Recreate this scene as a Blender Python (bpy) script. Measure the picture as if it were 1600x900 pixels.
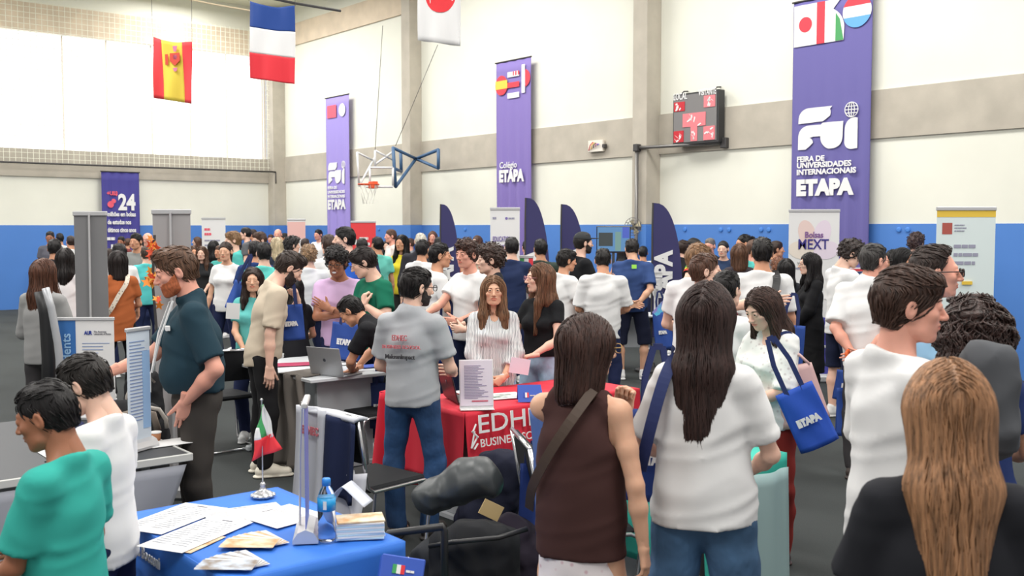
import bpy, math, random
import numpy as np
from mathutils import Vector, Matrix

random.seed(7); np.random.seed(7)
scene = bpy.context.scene
for o in list(bpy.data.objects): bpy.data.objects.remove(o)
COL = scene.collection

# ------------------------------------------------------------------ camera
FPX = 1600.0; CAMH = 1.87; HOR = 355.0
PITCH = math.atan((450-HOR)/FPX)
cam_d = bpy.data.cameras.new('camera'); cam = bpy.data.objects.new('camera', cam_d); COL.objects.link(cam)
cam_d.sensor_fit = 'HORIZONTAL'; cam_d.sensor_width = 36.0; cam_d.lens = 36.0*FPX/1600.0
cam_d.clip_start = 0.05; cam_d.clip_end = 200
cam.location = (0, 0, CAMH); cam.rotation_euler = (math.pi/2-PITCH, 0, 0)
cam_d.dof.use_dof = True; cam_d.dof.focus_distance = 7.0; cam_d.dof.aperture_fstop = 5.6
scene.camera = cam
# ------------------------------------------------------------------ world, light, exposure
world = bpy.data.worlds.new('world'); scene.world = world; world.use_nodes = True
world.node_tree.nodes['Background'].inputs[0].default_value = (1.0, 0.98, 0.96, 1)
world.node_tree.nodes['Background'].inputs[1].default_value = 0.72
scene.view_settings.view_transform = 'Standard'; scene.view_settings.look = 'None'
scene.view_settings.gamma = 1.0; scene.view_settings.use_curve_mapping = False
scene.view_settings.exposure = 0.0
LIGHT_POWER = 365.0
A0 = math.atan2(-.771, .636)                       # direction of the long wall
K = Vector((-6.19, 27.5, 0))                       # far corner of the hall
HALL = Matrix.Translation(K) @ Matrix.Rotation(A0, 4, 'Z')
for i in range(4):                                  # rows of unseen overhead area lamps, added to fill the hall with light
    for j in range(3):
        ld = bpy.data.lights.new('overhead_fill', 'AREA'); ld.shape = 'RECTANGLE'; ld.size = 4.5; ld.size_y = 1.6
        ld.energy = LIGHT_POWER; ld.color = (1, .975, .94)
        lo = bpy.data.objects.new('overhead_fill', ld); COL.objects.link(lo)
        lo.matrix_world = HALL @ Matrix.Translation((3+7.0*i, -3.0-6.5*j, 7.35))

def s2l(c):
    c = c/255.0
    return c/12.92 if c <= .04045 else ((c+.055)/1.055)**2.4
def L(rgb): return tuple(min(.76, s2l(v)) for v in rgb)

# ------------------------------------------------------------------ pixel helpers
def PT(px, py, d):
    """world point seen at pixel (px,py) of the 1600x900 frame at horizontal depth d"""
    x = (px-800)/FPX; y = -(py-450)/FPX
    cy, sy = math.cos(PITCH), math.sin(PITCH)
    w = Vector((x, cy + y*sy, -sy + y*cy))
    w *= d/w.y
    return Vector((w.x, w.y, w.z+CAMH))
UV = Vector((-.636, .771, 0)); VV = Vector((.771, .636, 0))

# ------------------------------------------------------------------ materials
MC = {}
def mat(name, rgb, rough=.8, kind='', metal=0.0, **kw):
    key = (name, tuple(rgb), rough, kind)
    if key in MC: return MC[key]
    m = bpy.data.materials.new(name); m.use_nodes = True
    nt = m.node_tree; b = nt.nodes['Principled BSDF']
    c = L(rgb) if max(rgb) > 1.01 else tuple(rgb)
    b.inputs['Base Color'].default_value = (*c, 1); b.inputs['Roughness'].default_value = rough
    b.inputs['Metallic'].default_value = metal
    N = nt.nodes.new; LK = nt.links.new
    def coords(scale=(1, 1, 1)):
        tc = N('ShaderNodeTexCoord'); mp = N('ShaderNodeMapping'); mp.inputs['Scale'].default_value = scale
        LK(tc.outputs['Object'], mp.inputs['Vector']); return mp.outputs['Vector']
    def noise(vec, sc, det=3):
        n = N('ShaderNodeTexNoise'); n.inputs['Scale'].default_value = sc; n.inputs['Detail'].default_value = det
        LK(vec, n.inputs['Vector']); return n.outputs['Fac']
    def ramp(fac, a, c2, p0=.3, p1=.7):
        r = N('ShaderNodeValToRGB'); e = r.color_ramp.elements
        e[0].position = p0; e[1].position = p1; e[0].color = (*a, 1); e[1].color = (*c2, 1)
        LK(fac, r.inputs['Fac']); return r.outputs['Color']
    def bump(h, st, dist=.01):
        bn = N('ShaderNodeBump'); bn.inputs['Strength'].default_value = st; bn.inputs['Distance'].default_value = dist
        LK(h, bn.inputs['Height']); LK(bn.outputs['Normal'], b.inputs['Normal'])
    def mul(f): return tuple(min(1, v*f) for v in c)
    if kind == 'cloth':
        v = coords()
        LK(ramp(noise(v, 3.0), mul(.95), mul(1.03)), b.inputs['Base Color'])
        nn = N('ShaderNodeTexNoise'); nn.noise_type = 'RIDGED_MULTIFRACTAL'; nn.inputs['Scale'].default_value = 2.6; nn.inputs['Detail'].default_value = 2; nn.inputs['Distortion'].default_value = .6
        LK(coords((1.2, 1, .75)), nn.inputs['Vector']); bump(nn.outputs['Fac'], .45, .022)
        b.inputs['Specular IOR Level'].default_value = .2
    elif kind == 'banner':
        bump(noise(coords((1, 1, .2)), 5, 2), .25, .02)
    elif kind == 'hair':
        v = coords((60, 60, 5))
        LK(ramp(noise(v, 1.6, 4), mul(.45), mul(1.75), .3, .75), b.inputs['Base Color'])
        bump(noise(coords((110, 110, 8)), 1.5, 2), .5, .006)
        b.inputs['Specular IOR Level'].default_value = .35
    elif kind == 'curly':
        v = coords()
        LK(ramp(noise(v, 55, 3), mul(.4), mul(1.9)), b.inputs['Base Color'])
        bump(noise(v, 70, 2), .8, .01)
    elif kind == 'beard':
        v = coords((1, 1, .5))
        LK(ramp(noise(v, 120, 2), mul(.7), mul(1.3)), b.inputs['Base Color']); bump(noise(v, 150, 2), .5, .003)
    elif kind == 'skin':
        v = coords()
        LK(ramp(noise(v, 9), mul(.93), (min(1, c[0]*1.05), c[1]*1.0, c[2]*.98)), b.inputs['Base Color'])
        b.inputs['Subsurface Weight'].default_value = .12
        b.inputs['Subsurface Radius'].default_value = (.02, .008, .004)
        b.inputs['Specular IOR Level'].default_value = .35
    elif kind == 'stripe':
        w = N('ShaderNodeTexWave'); w.bands_direction = 'X'; w.inputs['Scale'].default_value = kw.get('scale', 22)
        w.inputs['Distortion'].default_value = 3.5; w.inputs['Detail'].default_value = 1; w.inputs['Detail Scale'].default_value = .6
        LK(coords(), w.inputs['Vector'])
        LK(ramp(w.outputs['Fac'], L(kw['c2']), c, .12, .42), b.inputs['Base Color'])
    elif kind == 'zebra':
        w = N('ShaderNodeTexWave'); w.inputs['Scale'].default_value = 9
        w.inputs['Distortion'].default_value = 9; LK(coords(), w.inputs['Vector'])
        LK(ramp(w.outputs['Fac'], c, L(kw['c2']), .45, .55), b.inputs['Base Color'])
    elif kind == 'spots':
        w = N('ShaderNodeTexVoronoi'); w.inputs['Scale'].default_value = kw.get('scale', 14); LK(coords(), w.inputs['Vector'])
        LK(ramp(w.outputs['Distance'], L(kw['c2']), c, .12, .34), b.inputs['Base Color'])
    elif kind == 'concrete':
        v = coords()
        LK(ramp(noise(v, 2.6, 8), mul(.88), mul(1.08), .3, .7), b.inputs['Base Color'])
        bump(noise(v, 30, 4), .2, .004)
    elif kind == 'plaster':
        v = coords()
        LK(ramp(noise(v, .8, 6), mul(.955), mul(1.02), .35, .65), b.inputs['Base Color'])
    elif kind == 'carpet':
        v = coords(); v2 = coords((.8, 1.3, 1))
        a1 = noise(v, 160, 2); a2 = noise(v2, .9, 3)
        mx = N('ShaderNodeMath'); mx.operation = 'ADD'; LK(a1, mx.inputs[0]); LK(a2, mx.inputs[1])
        LK(ramp(mx.outputs[0], mul(.75), mul(1.25), .8, 1.2), b.inputs['Base Color'])
        bump(a1, .5, .004)
    elif kind == 'denim':
        v = coords()
        LK(ramp(noise(v, 5, 4), mul(.72), mul(1.25), .35, .68), b.inputs['Base Color'])
        bump(noise(coords((1, 1, .6)), 10, 3), .7, .03)
    elif kind == 'emit':
        b.inputs['Emission Color'].default_value = (*c, 1); b.inputs['Emission Strength'].default_value = kw.get('e', 1)
        b.inputs['Base Color'].default_value = (.02, .02, .02, 1)
    elif kind == 'photo':      # printed brochure picture: soft colour clouds
        v = coords()
        LK(ramp(noise(v, 14, 3), c, L(kw['c2']), .38, .62), b.inputs['Base Color'])
    elif kind == 'clear':
        b.inputs['Transmission Weight'].default_value = 1.0; b.inputs['IOR'].default_value = kw.get('ior', 1.2)
    MC[key] = m
    return m

# ------------------------------------------------------------------ object helpers
def mesh_from(name, V, F, mi=None, smooth=True):
    """V (n,3) array; F (m,k) array of quads/tris or list"""
    me = bpy.data.meshes.new(name)
    if isinstance(F, np.ndarray) and F.ndim == 2:
        m, k = F.shape
        me.vertices.add(len(V)); me.vertices.foreach_set('co', np.asarray(V, np.float32).ravel())
        me.loops.add(m*k); me.loops.foreach_set('vertex_index', F.astype(np.int32).ravel())
        me.polygons.add(m); me.polygons.foreach_set('loop_start', np.arange(0, m*k, k, dtype=np.int32))
        me.polygons.foreach_set('loop_total', np.full(m, k, np.int32))
    else:
        me.from_pydata([tuple(v) for v in V], [], [tuple(f) for f in F])
    if mi is not None: me.polygons.foreach_set('material_index', np.asarray(mi, np.int32))
    me.polygons.foreach_set('use_smooth', np.full(len(me.polygons), smooth, bool))
    me.update(calc_edges=True); me.validate()
    return me
def link(name, me, mats=(), parent=None, M=None):
    o = bpy.data.objects.new(name, me); COL.objects.link(o)
    if parent is not None: o.parent = parent
    if M is not None: o.matrix_local = M
    mats = [mats] if isinstance(mats, bpy.types.Material) else list(mats)
    while len(me.materials) < len(mats): me.materials.append(None)
    for i, m in enumerate(mats):
        if me.materials[i] is None and me.users <= 1: me.materials[i] = m
        else:
            o.material_slots[i].link = 'OBJECT'; o.material_slots[i].material = m
    return o
def tag(o, label=None, cat=None, group=None, kind=None):
    if label: o['label'] = label
    if cat: o['category'] = cat
    if group: o['group'] = group
    if kind: o['kind'] = kind
    return o
def empty(name, M=None, label=None, cat=None, group=None, kind=None):
    o = bpy.data.objects.new(name, None); COL.objects.link(o); o.empty_display_size = .1
    if M is not None: o.matrix_world = M
    return tag(o, label, cat, group, kind)
class MB:
    """mesh builder of hard-surface pieces in local coordinates"""
    def __init__(s): s.V = []; s.F = []; s.mi = []
    def add(s, V, F, mi=0):
        n = len(s.V); s.V += [tuple(v) for v in V]; s.F += [tuple(i+n for i in f) for f in F]; s.mi += [mi]*len(F); return s
    def box(s, x0, x1, y0, y1, z0, z1, mi=0, M=None, b=0.0):
        if b > 0:      # chamfered vertical and horizontal edges
            V = []; F = []
            xs = (x0, x1); ys = (y0, y1); zs = (z0, z1)
            idx = {}
            for ax in range(3):
                for i in range(2):
                    for j in range(2):
                        for k in range(2):
                            p = [xs[i], ys[j], zs[k]]; sg = [1-2*i, 1-2*j, 1-2*k]
                            for q in range(3):
                                if q != ax: p[q] += sg[q]*b
                            idx[(ax, i, j, k)] = len(V); V.append(p)
            def g(ax, i, j, k): return idx[(ax, i, j, k)]
            for i in range(2): F.append([g(0, i, 0, 0), g(0, i, 1, 0), g(0, i, 1, 1), g(0, i, 0, 1)])
            for j in range(2): F.append([g(1, 0, j, 0), g(1, 1, j, 0), g(1, 1, j, 1), g(1, 0, j, 1)])
            for k in range(2): F.append([g(2, 0, 0, k), g(2, 1, 0, k), g(2, 1, 1, k), g(2, 0, 1, k)])
            for i in range(2):
                for j in range(2): F.append([g(0, i, j, 0), g(0, i, j, 1), g(1, i, j, 1), g(1, i, j, 0)])
            for i in range(2):
                for k in range(2): F.append([g(0, i, 0, k), g(0, i, 1, k), g(2, i, 1, k), g(2, i, 0, k)])
            for j in range(2):
                for k in range(2): F.append([g(1, 0, j, k), g(1, 1, j, k), g(2, 1, j, k), g(2, 0, j, k)])
            for i in range(2):
                for j in range(2):
                    for k in range(2): F.append([g(0, i, j, k), g(1, i, j, k), g(2, i, j, k)])
            cen = Vector(((x0+x1)/2, (y0+y1)/2, (z0+z1)/2)); FF = []
            for f in F:
                p = [Vector(V[q]) for q in f]; n = (p[1]-p[0]).cross(p[2]-p[0]); c = sum(p, Vector())/len(p)
                FF.append(f if n.dot(c-cen) > 0 else f[::-1])
            F = FF
        else:
            V = [(x, y, z) for x in (x0, x1) for y in (y0, y1) for z in (z0, z1)]
            F = [(0, 1, 3, 2), (4, 6, 7, 5), (0, 4, 5, 1), (2, 3, 7, 6), (0, 2, 6, 4), (1, 5, 7, 3)]
        if M is not None: V = [M @ Vector(v) for v in V]
        return s.add(V, F, mi)
    def tube(s, pts, r, n=8, mi=0, closed=False, caps=True):
        pts = [Vector(p) for p in pts]; m = len(pts)
        rr = r if isinstance(r, (list, tuple)) else [r]*m
        V = []; F = []; up = None
        for i, p in enumerate(pts):
            a = pts[max(0, i-1)] if not closed else pts[i-1]
            c = pts[min(m-1, i+1)] if not closed else pts[(i+1) % m]
            t = (c-a).normalized() if (c-a).length > 1e-9 else Vector((0, 0, 1))
            if up is None: up = t.orthogonal().normalized()
            up = (up-t*up.dot(t))
            up = up.normalized() if up.length > 1e-6 else t.orthogonal().normalized()
            w = t.cross(up)
            for q in range(n):
                an = 2*math.pi*q/n; V.append(p+(up*math.cos(an)+w*math.sin(an))*rr[i])
        for i in range(m if closed else m-1):
            j = (i+1) % m
            for q in range(n): F.append((i*n+q, i*n+(q+1) % n, j*n+(q+1) % n, j*n+q))
        if caps and not closed: F.append(tuple(range(n))[::-1]); F.append(tuple((m-1)*n+q for q in range(n)))
        return s.add(V, F, mi)
    def lathe(s, prof, n=20, mi=0, M=None, c=(0, 0, 0)):
        V = []; F = []
        for r, z in prof:
            for q in range(n):
                an = 2*math.pi*q/n; V.append(Vector((c[0]+r*math.cos(an), c[1]+r*math.sin(an), c[2]+z)))
        for i in range(len(prof)-1):
            for q in range(n): F.append((i*n+q, i*n+(q+1) % n, (i+1)*n+(q+1) % n, (i+1)*n+q))
        if prof[0][0] > 1e-4: F.append(tuple(range(n))[::-1])
        if prof[-1][0] > 1e-4: F.append(tuple((len(prof)-1)*n+q for q in range(n)))
        if M is not None: V = [M @ v for v in V]
        return s.add(V, F, mi)
    def poly(s, pts, y0, y1, mi=0, flip=False):
        """outline in local xz extruded from y0 to y1"""
        n = len(pts); V = [(p[0], y0, p[1]) for p in pts]+[(p[0], y1, p[1]) for p in pts]
        F = [tuple(range(n)), tuple(range(2*n-1, n-1, -1))]+[(i, i+n, (i+1) % n+n, (i+1) % n) for i in range(n)]
        if flip: F = [f[::-1] for f in F]
        return s.add(V, F, mi)
    def grid(s, fn, nu, nv, mi=0, thick=0.0):
        """fn(u,v)->point, u,v in 0..1; two-sided with thickness along the normal"""
        P = [[Vector(fn(i/nu, j/nv)) for j in range(nv+1)] for i in range(nu+1)]
        V = [p for r in P for p in r]; n = len(V)
        F = [(i*(nv+1)+j, (i+1)*(nv+1)+j, (i+1)*(nv+1)+j+1, i*(nv+1)+j+1) for i in range(nu) for j in range(nv)]
        if thick:
            Q = []
            for i in range(nu+1):
                for j in range(nv+1):
                    a = P[min(nu, i+1)][j]-P[max(0, i-1)][j]; b = P[i][min(nv, j+1)]-P[i][max(0, j-1)]
                    nn = a.cross(b); nn = nn.normalized() if nn.length > 1e-12 else Vector((0, 0, 1)); Q.append(P[i][j]-nn*thick)
            V = V+Q; F2 = [tuple(q+n for q in f[::-1]) for f in F]
            E = []
            w = nv+1
            for i in range(nu):
                E.append((i*w, i*w+n, (i+1)*w+n, (i+1)*w)); E.append((i*w+nv, (i+1)*w+nv, (i+1)*w+nv+n, i*w+nv+n))
            for j in range(nv):
                E.append((j, j+1, j+1+n, j+n)); E.append((nu*w+j, nu*w+j+n, nu*w+j+1+n, nu*w+j+1))
            F = F+F2+E
        return s.add(V, F, mi)
    def build(s, name, mats, parent=None, M=None, smooth=False):
        me = mesh_from(name, s.V, s.F, s.mi, smooth)
        return link(name, me, mats, parent, M)
TXT = {}
def text(s, size, m, parent, M, bold=0.0, ext=.002, name='lettering', align='LEFT', warp=None, width=None):
    key = (s, size, bold, ext, align, width)
    if key in TXT and warp is None: me = TXT[key]
    else:
        cu = bpy.data.curves.new('t', 'FONT'); cu.body = s; cu.size = size; cu.offset = bold; cu.extrude = ext
        cu.align_x = align; cu.resolution_u = 3; cu.space_line = .95
        to = bpy.data.objects.new('t', cu); COL.objects.link(to)
        dg = bpy.context.evaluated_depsgraph_get(); me = bpy.data.meshes.new_from_object(to.evaluated_get(dg))
        bpy.data.objects.remove(to); me.name = name
        me.materials.clear()
        if width:
            xs = [v.co.x for v in me.vertices]; w = max(xs)-min(xs) or 1; f = width/w
            x0 = min(xs) if align == 'LEFT' else 0
            for v in me.vertices: v.co.x = (v.co.x-x0)*f
        if warp:
            for v in me.vertices: v.co.z += warp(v.co.x, v.co.y)
        TXT[key] = me
    return link(name, me, m, parent, M)
# text lies in xy facing +z; TXZ stands it up facing local -y
TXZ = Matrix.Rotation(math.pi/2, 4, 'X')
def T(x, y, z): return Matrix.Translation((x, y, z))
def bars(parent, m, x, z, w, rows, dz, y=.008, h=.35, seed=1, name='small_print'):
    """rows of illegible small print: short word-long strokes standing on the panel"""
    rr = random.Random(seed); mb = MB()
    for i in range(rows):
        cx = x; end = x+w*rr.uniform(.65, 1)
        while cx < end-.004:
            l = min(rr.uniform(.12, .34)*w, end-cx); mb.box(cx, cx+l, -y, -y+.002, z-i*dz, z-i*dz+dz*h); cx += l+w*.03
    return mb.build(name, m, parent)
def RZ(a): return Matrix.Rotation(a, 4, 'Z')
def RX(a): return Matrix.Rotation(a, 4, 'X')
def RY(a): return Matrix.Rotation(a, 4, 'Y')
rad = math.radians

# ------------------------------------------------------------------ distance-field modelling
class Field:
    def __init__(s, lo, hi, h):
        s.lo = np.array(lo, float); s.h = h
        s.n = np.maximum(4, np.ceil((np.array(hi)-s.lo)/h).astype(int)+1)
        s.a = np.full(tuple(s.n), .15, np.float32)
    def box(s, lo, hi):
        i0 = np.clip(((np.array(lo)-s.lo)/s.h).astype(int), 0, s.n); i1 = np.clip(np.ceil((np.array(hi)-s.lo)/s.h).astype(int)+1, 0, s.n)
        if (i1 <= i0).any(): return None
        sl = tuple(slice(a, b) for a, b in zip(i0, i1))
        ax = [(s.lo[q]+s.h*np.arange(i0[q], i1[q])).astype(np.float32) for q in range(3)]
        return sl, ax[0][:, None, None], ax[1][None, :, None], ax[2][None, None, :]
    def comb(s, sl, d, k, op):
        a = s.a[sl]
        if op == 'u':
            if k <= 0: s.a[sl] = np.minimum(a, d); return
            h = np.clip(.5+.5*(a-d)/k, 0, 1); s.a[sl] = a+(d-a)*h-k*h*(1-h)
        elif op == 's':
            d = -d
            if k <= 0: s.a[sl] = np.maximum(a, d); return
            h = np.clip(.5-.5*(a-d)/k, 0, 1); s.a[sl] = a+(d-a)*h+k*h*(1-h)
        elif op == 'i': s.a[sl] = np.maximum(a, d)
    def cap(s, a, b, ra, rb, k=.02, op='u', n=None, w=1.0, cut=None, m=.05):
        """tapered capsule a->b; n/w flatten: w times wider along n; cut: list of (point, normal) keep behind plane"""
        a = np.array(a, float); b = np.array(b, float); R = max(ra, rb)*max(1, w)+m+k
        q = s.box(np.minimum(a, b)-R, np.maximum(a, b)+R)
        if q is None: return
        sl, X, Y, Z = q; ba = b-a; L2 = max(1e-9, float(ba@ba))
        t = np.clip(((X-a[0])*ba[0]+(Y-a[1])*ba[1]+(Z-a[2])*ba[2])/L2, 0, 1)
        dx = X-a[0]-ba[0]*t; dy = Y-a[1]-ba[1]*t; dz = Z-a[2]-ba[2]*t
        d2 = dx*dx+dy*dy+dz*dz
        if n is not None:
            n = np.array(n, float); n /= np.linalg.norm(n); dn = dx*n[0]+dy*n[1]+dz*n[2]; d2 = d2-dn*dn*(1-1/(w*w))
        d = np.sqrt(np.maximum(d2, 0))-(ra+(rb-ra)*t)
        if cut:
            for p, nn in cut:
                p = np.array(p, float); nn = np.array(nn, float); nn /= np.linalg.norm(nn)
                d = np.maximum(d, (X-p[0])*nn[0]+(Y-p[1])*nn[1]+(Z-p[2])*nn[2])
        s.comb(sl, d.astype(np.float32), k, op)
    def ell(s, c, r, R=None, k=.02, op='u', m=.05):
        c = np.array(c, float); r = np.array(r, float); mr = r.max()+m+k
        q = s.box(c-mr, c+mr)
        if q is None: return
        sl, X, Y, Z = q; x = X-c[0]; y = Y-c[1]; z = Z-c[2]
        if R is not None:
            R = np.array(R)
            x, y, z = (R[0, 0]*x+R[1, 0]*y+R[2, 0]*z, R[0, 1]*x+R[1, 1]*y+R[2, 1]*z, R[0, 2]*x+R[1, 2]*y+R[2, 2]*z)
        k0 = np.sqrt((x/r[0])**2+(y/r[1])**2+(z/r[2])**2); k1 = np.sqrt((x/r[0]**2)**2+(y/r[1]**2)**2+(z/r[2]**2)**2)
        s.comb(sl, (k0*(k0-1)/np.maximum(k1, 1e-6)).astype(np.float32), k, op)
    def plane(s, p, n, k=0):
        n = np.array(n, float); n /= np.linalg.norm(n); sl, X, Y, Z = s.box(s.lo, s.lo+s.h*s.n)
        d = ((X-p[0])*n[0]+(Y-p[1])*n[1]+(Z-p[2])*n[2]).astype(np.float32)
        s.a = np.maximum(s.a, d)
    def wob(s, amp, f, seed=0, aniso=(1, 1, 1), grow=0, ridge=False):
        rs = np.random.RandomState(seed); sl, X, Y, Z = s.box(s.lo, s.lo+s.h*s.n)
        o = 0
        for q in range(3):
            kx, ky, kz = rs.normal(size=3)*f*np.array(aniso); ph = rs.uniform(0, 6)
            kx2, ky2, kz2 = rs.normal(size=3)*f*.6*np.array(aniso)
            w_ = np.sin(X*kx+Y*ky+Z*kz+ph+1.3*np.sin(X*kx2+Y*ky2+Z*kz2)); o = o+((2*np.abs(w_)-1.1) if ridge else w_)
        s.a = s.a+(amp*o/1.7-abs(amp)*grow).astype(np.float32)
    def mesh(s):
        a = s.a.copy(); a[0] = a[-1] = .1; a[:, 0] = a[:, -1] = .1; a[:, :, 0] = a[:, :, -1] = .1
        ins = a < 0; nx, ny, nz = a.shape
        cnt = np.zeros((nx-1, ny-1, nz-1), np.int8); C = [(i, j, k) for i in (0, 1) for j in (0, 1) for k in (0, 1)]
        for i, j, k in C: cnt += ins[i:nx-1+i, j:ny-1+j, k:nz-1+k]
        act = np.argwhere((cnt > 0) & (cnt < 8)); idx = np.full(cnt.shape, -1, np.int32); idx[tuple(act.T)] = np.arange(len(act))
        vals = {c: a[act[:, 0]+c[0], act[:, 1]+c[1], act[:, 2]+c[2]] for c in C}
        pos = np.zeros((len(act), 3)); w = np.zeros(len(act))
        for c in C:
            for ax in range(3):
                if c[ax] == 0:
                    c2 = list(c); c2[ax] = 1; v0 = vals[c]; v1 = vals[tuple(c2)]; cr = (v0 < 0) != (v1 < 0)
                    t = np.where(cr, v0/np.where(cr, v0-v1, 1), 0)
                    for q in range(3): pos[:, q] += np.where(cr, c[q]+(t if q == ax else 0), 0)
                    w += cr
        V = s.lo+s.h*(act+pos/w[:, None])
        F = []
        for ax in range(3):
            b, c = (ax+1) % 3, (ax+2) % 3
            sl0 = [slice(None)]*3; sl1 = [slice(None)]*3; sl0[ax] = slice(0, -1); sl1[ax] = slice(1, None)
            ch = ins[tuple(sl0)] != ins[tuple(sl1)]
            e = np.argwhere(ch); e = e[(e[:, b] > 0) & (e[:, c] > 0) & (e[:, b] < a.shape[b]-1) & (e[:, c] < a.shape[c]-1)]
            if not len(e): continue
            neg = ins[tuple(e.T)]
            def at(db, dc):
                q = e.copy(); q[:, b] -= db; q[:, c] -= dc; return idx[tuple(q.T)]
            f = np.stack([at(1, 1), at(0, 1), at(0, 0), at(1, 0)], 1)
            f[~neg] = f[~neg][:, ::-1]; F.append(f)
        F = np.concatenate(F) if F else np.zeros((0, 4), int)
        F = F[(F >= 0).all(1)]
        return V, F
    def sample(s, P):
        g = (P-s.lo)/s.h; i = np.clip(np.floor(g).astype(int), 0, s.n-2); f = np.clip(g-i, 0, 1)
        def tri(A):
            r = 0
            for a in (0, 1):
                for b in (0, 1):
                    for c in (0, 1):
                        w = (f[:, 0] if a else 1-f[:, 0])*(f[:, 1] if b else 1-f[:, 1])*(f[:, 2] if c else 1-f[:, 2])
                        r = r+w*A[i[:, 0]+a, i[:, 1]+b, i[:, 2]+c]
            return r
        if not hasattr(s, 'g'): s.g = np.gradient(s.a, s.h)
        G = np.stack([tri(q) for q in s.g], 1); G /= np.linalg.norm(G, axis=1)[:, None]+1e-9
        return tri(s.a), G
def joinm(parts):
    V = []; F = []; M = []; n = 0
    for p in parts:
        v, f = p[0], p[1]; mi = p[2] if len(p) > 2 else np.zeros(len(f), int)
        V.append(v); F.append(f+n); M.append(mi); n += len(v)
    return np.concatenate(V), np.concatenate(F), np.concatenate(M)
def xf(V, M):
    M = np.array(M); return V @ M[:3, :3].T+M[:3, 3]
# ------------------------------------------------------------------ heads
HEADC = {}
def head_mesh(kind, h):
    """kind: m / f / b (boyish) / smile.  local: +Y face, z up, centre between the ears"""
    key = (kind, h)
    if key in HEADC: return HEADC[key]
    f = Field((-.105, -.125, -.19), (.105, .15, .135), h)
    fem = kind[0] == 'f'
    f.ell((0, -.018, .030), (.074, .094, .084), k=0)
    f.ell((0, .032, -.020), (.060, .060, .085), k=.03)
    f.ell((0, .030, -.070), (.050 if fem else .055, .050, .040), k=.03)
    f.ell((0, .068, -.100), (.020, .018, .016), k=.025)
    f.cap((-.03, .078, .024), (.03, .078, .024), .012, .012, k=.016)
    for s in (-1, 1):
        f.ell((s*.043, .060, -.022), (.020, .020, .018), k=.02)
        f.ell((s*.031, .104, .006), (.019, .020, .014), k=.014, op='s')
        f.ell((s*.0315, .0795, .006), (.0165, .0165, .0155), k=.004)
        f.ell((s*.0315, .0955, .0055), (.0138, .0110, .0056), k=.002, op='s')
        f.cap((s*.050, .02, -.075), (s*.030, .055, -.098), .012, .012, k=.02)
    f.cap((0, .086, .014), (0, .108, -.026), .0075, .0115, k=.012)
    f.ell((0, .111, -.031), (.0115, .011, .009), k=.008)
    for s in (-1, 1): f.ell((s*.0115, .100, -.034), (.0075, .010, .0065), k=.007)
    if kind == 'smile':
        f.ell((0, .090, -.062), (.030, .013, .014), k=.01)
        f.ell((0, .103, -.062), (.022, .012, .0075), k=.003, op='s')
    else:
        f.ell((0, .0865, -.0555), (.024, .0125, .0075), k=.008)
        f.ell((0, .0860, -.0665), (.019, .0125, .0080), k=.007)
        for s in (-1, 1): f.cap((0, .0985, -.0605), (s*.022, .0900, -.0600), .0020, .0018, k=.003, op='s')
    for s in (-1, 1):
        R = np.array((Matrix.Rotation(s*rad(18), 3, 'Z') @ Matrix.Rotation(rad(-12), 3, 'X')))
        f.ell((s*.080, -.010, -.006), (.009, .020, .032), R=R, k=.006)
        f.ell((s*.090, -.006, -.002), (.008, .011, .019), R=R, k=.004, op='s')
    f.cap((0, -.022, -.03), (0, -.048, -.175), .050 if not fem else .043, .056 if not fem else .046, k=.03)
    V, F = f.mesh()
    c = V[F].mean(1); mi = np.zeros(len(F), int)
    if kind == 'smile':
        lips = (((c[:, 0]/.029)**2+((c[:, 2]+.062)/.0135)**2) < 1) & (c[:, 1] > .08); mi[lips] = 1
        te = (((c[:, 0]/.021)**2+((c[:, 2]+.062)/.0085)**2) < 1) & (c[:, 1] > .06); mi[te] = 2
    else:
        lips = (((c[:, 0]/.024)**2+((c[:, 2]+.0605)/.0100)**2) < 1) & (c[:, 1] > .08); mi[lips] = 1
    HEADC[key] = (V, F, mi); return HEADC[key]
def eye_mesh():
    if 'eye' in HEADC: return HEADC['eye']
    m = MB(); n = 14; prof = [(math.sin(a), math.cos(a)) for a in [math.pi*i/10 for i in range(11)]]
    V = []; F = []; mi = []
    r = .0133
    for i, (q, c) in enumerate(prof):
        for j in range(n): V.append((r*q*math.cos(2*math.pi*j/n), r*c, r*q*math.sin(2*math.pi*j/n)))
    for i in range(10):
        for j in range(n): F.append((i*n+j, i*n+(j+1) % n, (i+1)*n+(j+1) % n, (i+1)*n+j)); mi.append(2 if i < 1 else (1 if i < 2 else 0))
    HEADC['eye'] = mesh_from('eye', V, F, mi); return HEADC['eye']
def brow_mesh(s):
    if ('brow', s) in HEADC: return HEADC[('brow', s)]
    m = MB()
    if s:
        m.tube([(s*.014, .0905, .0235), (s*.026, .0905, .0275), (s*.038, .0845, .0275), (s*.048, .075, .022)], [.0028, .0036, .003, .0014], 6)
    HEADC[('brow', s)] = mesh_from('eyebrow', m.V, m.F, m.mi); return HEADC[('brow', s)]

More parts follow.
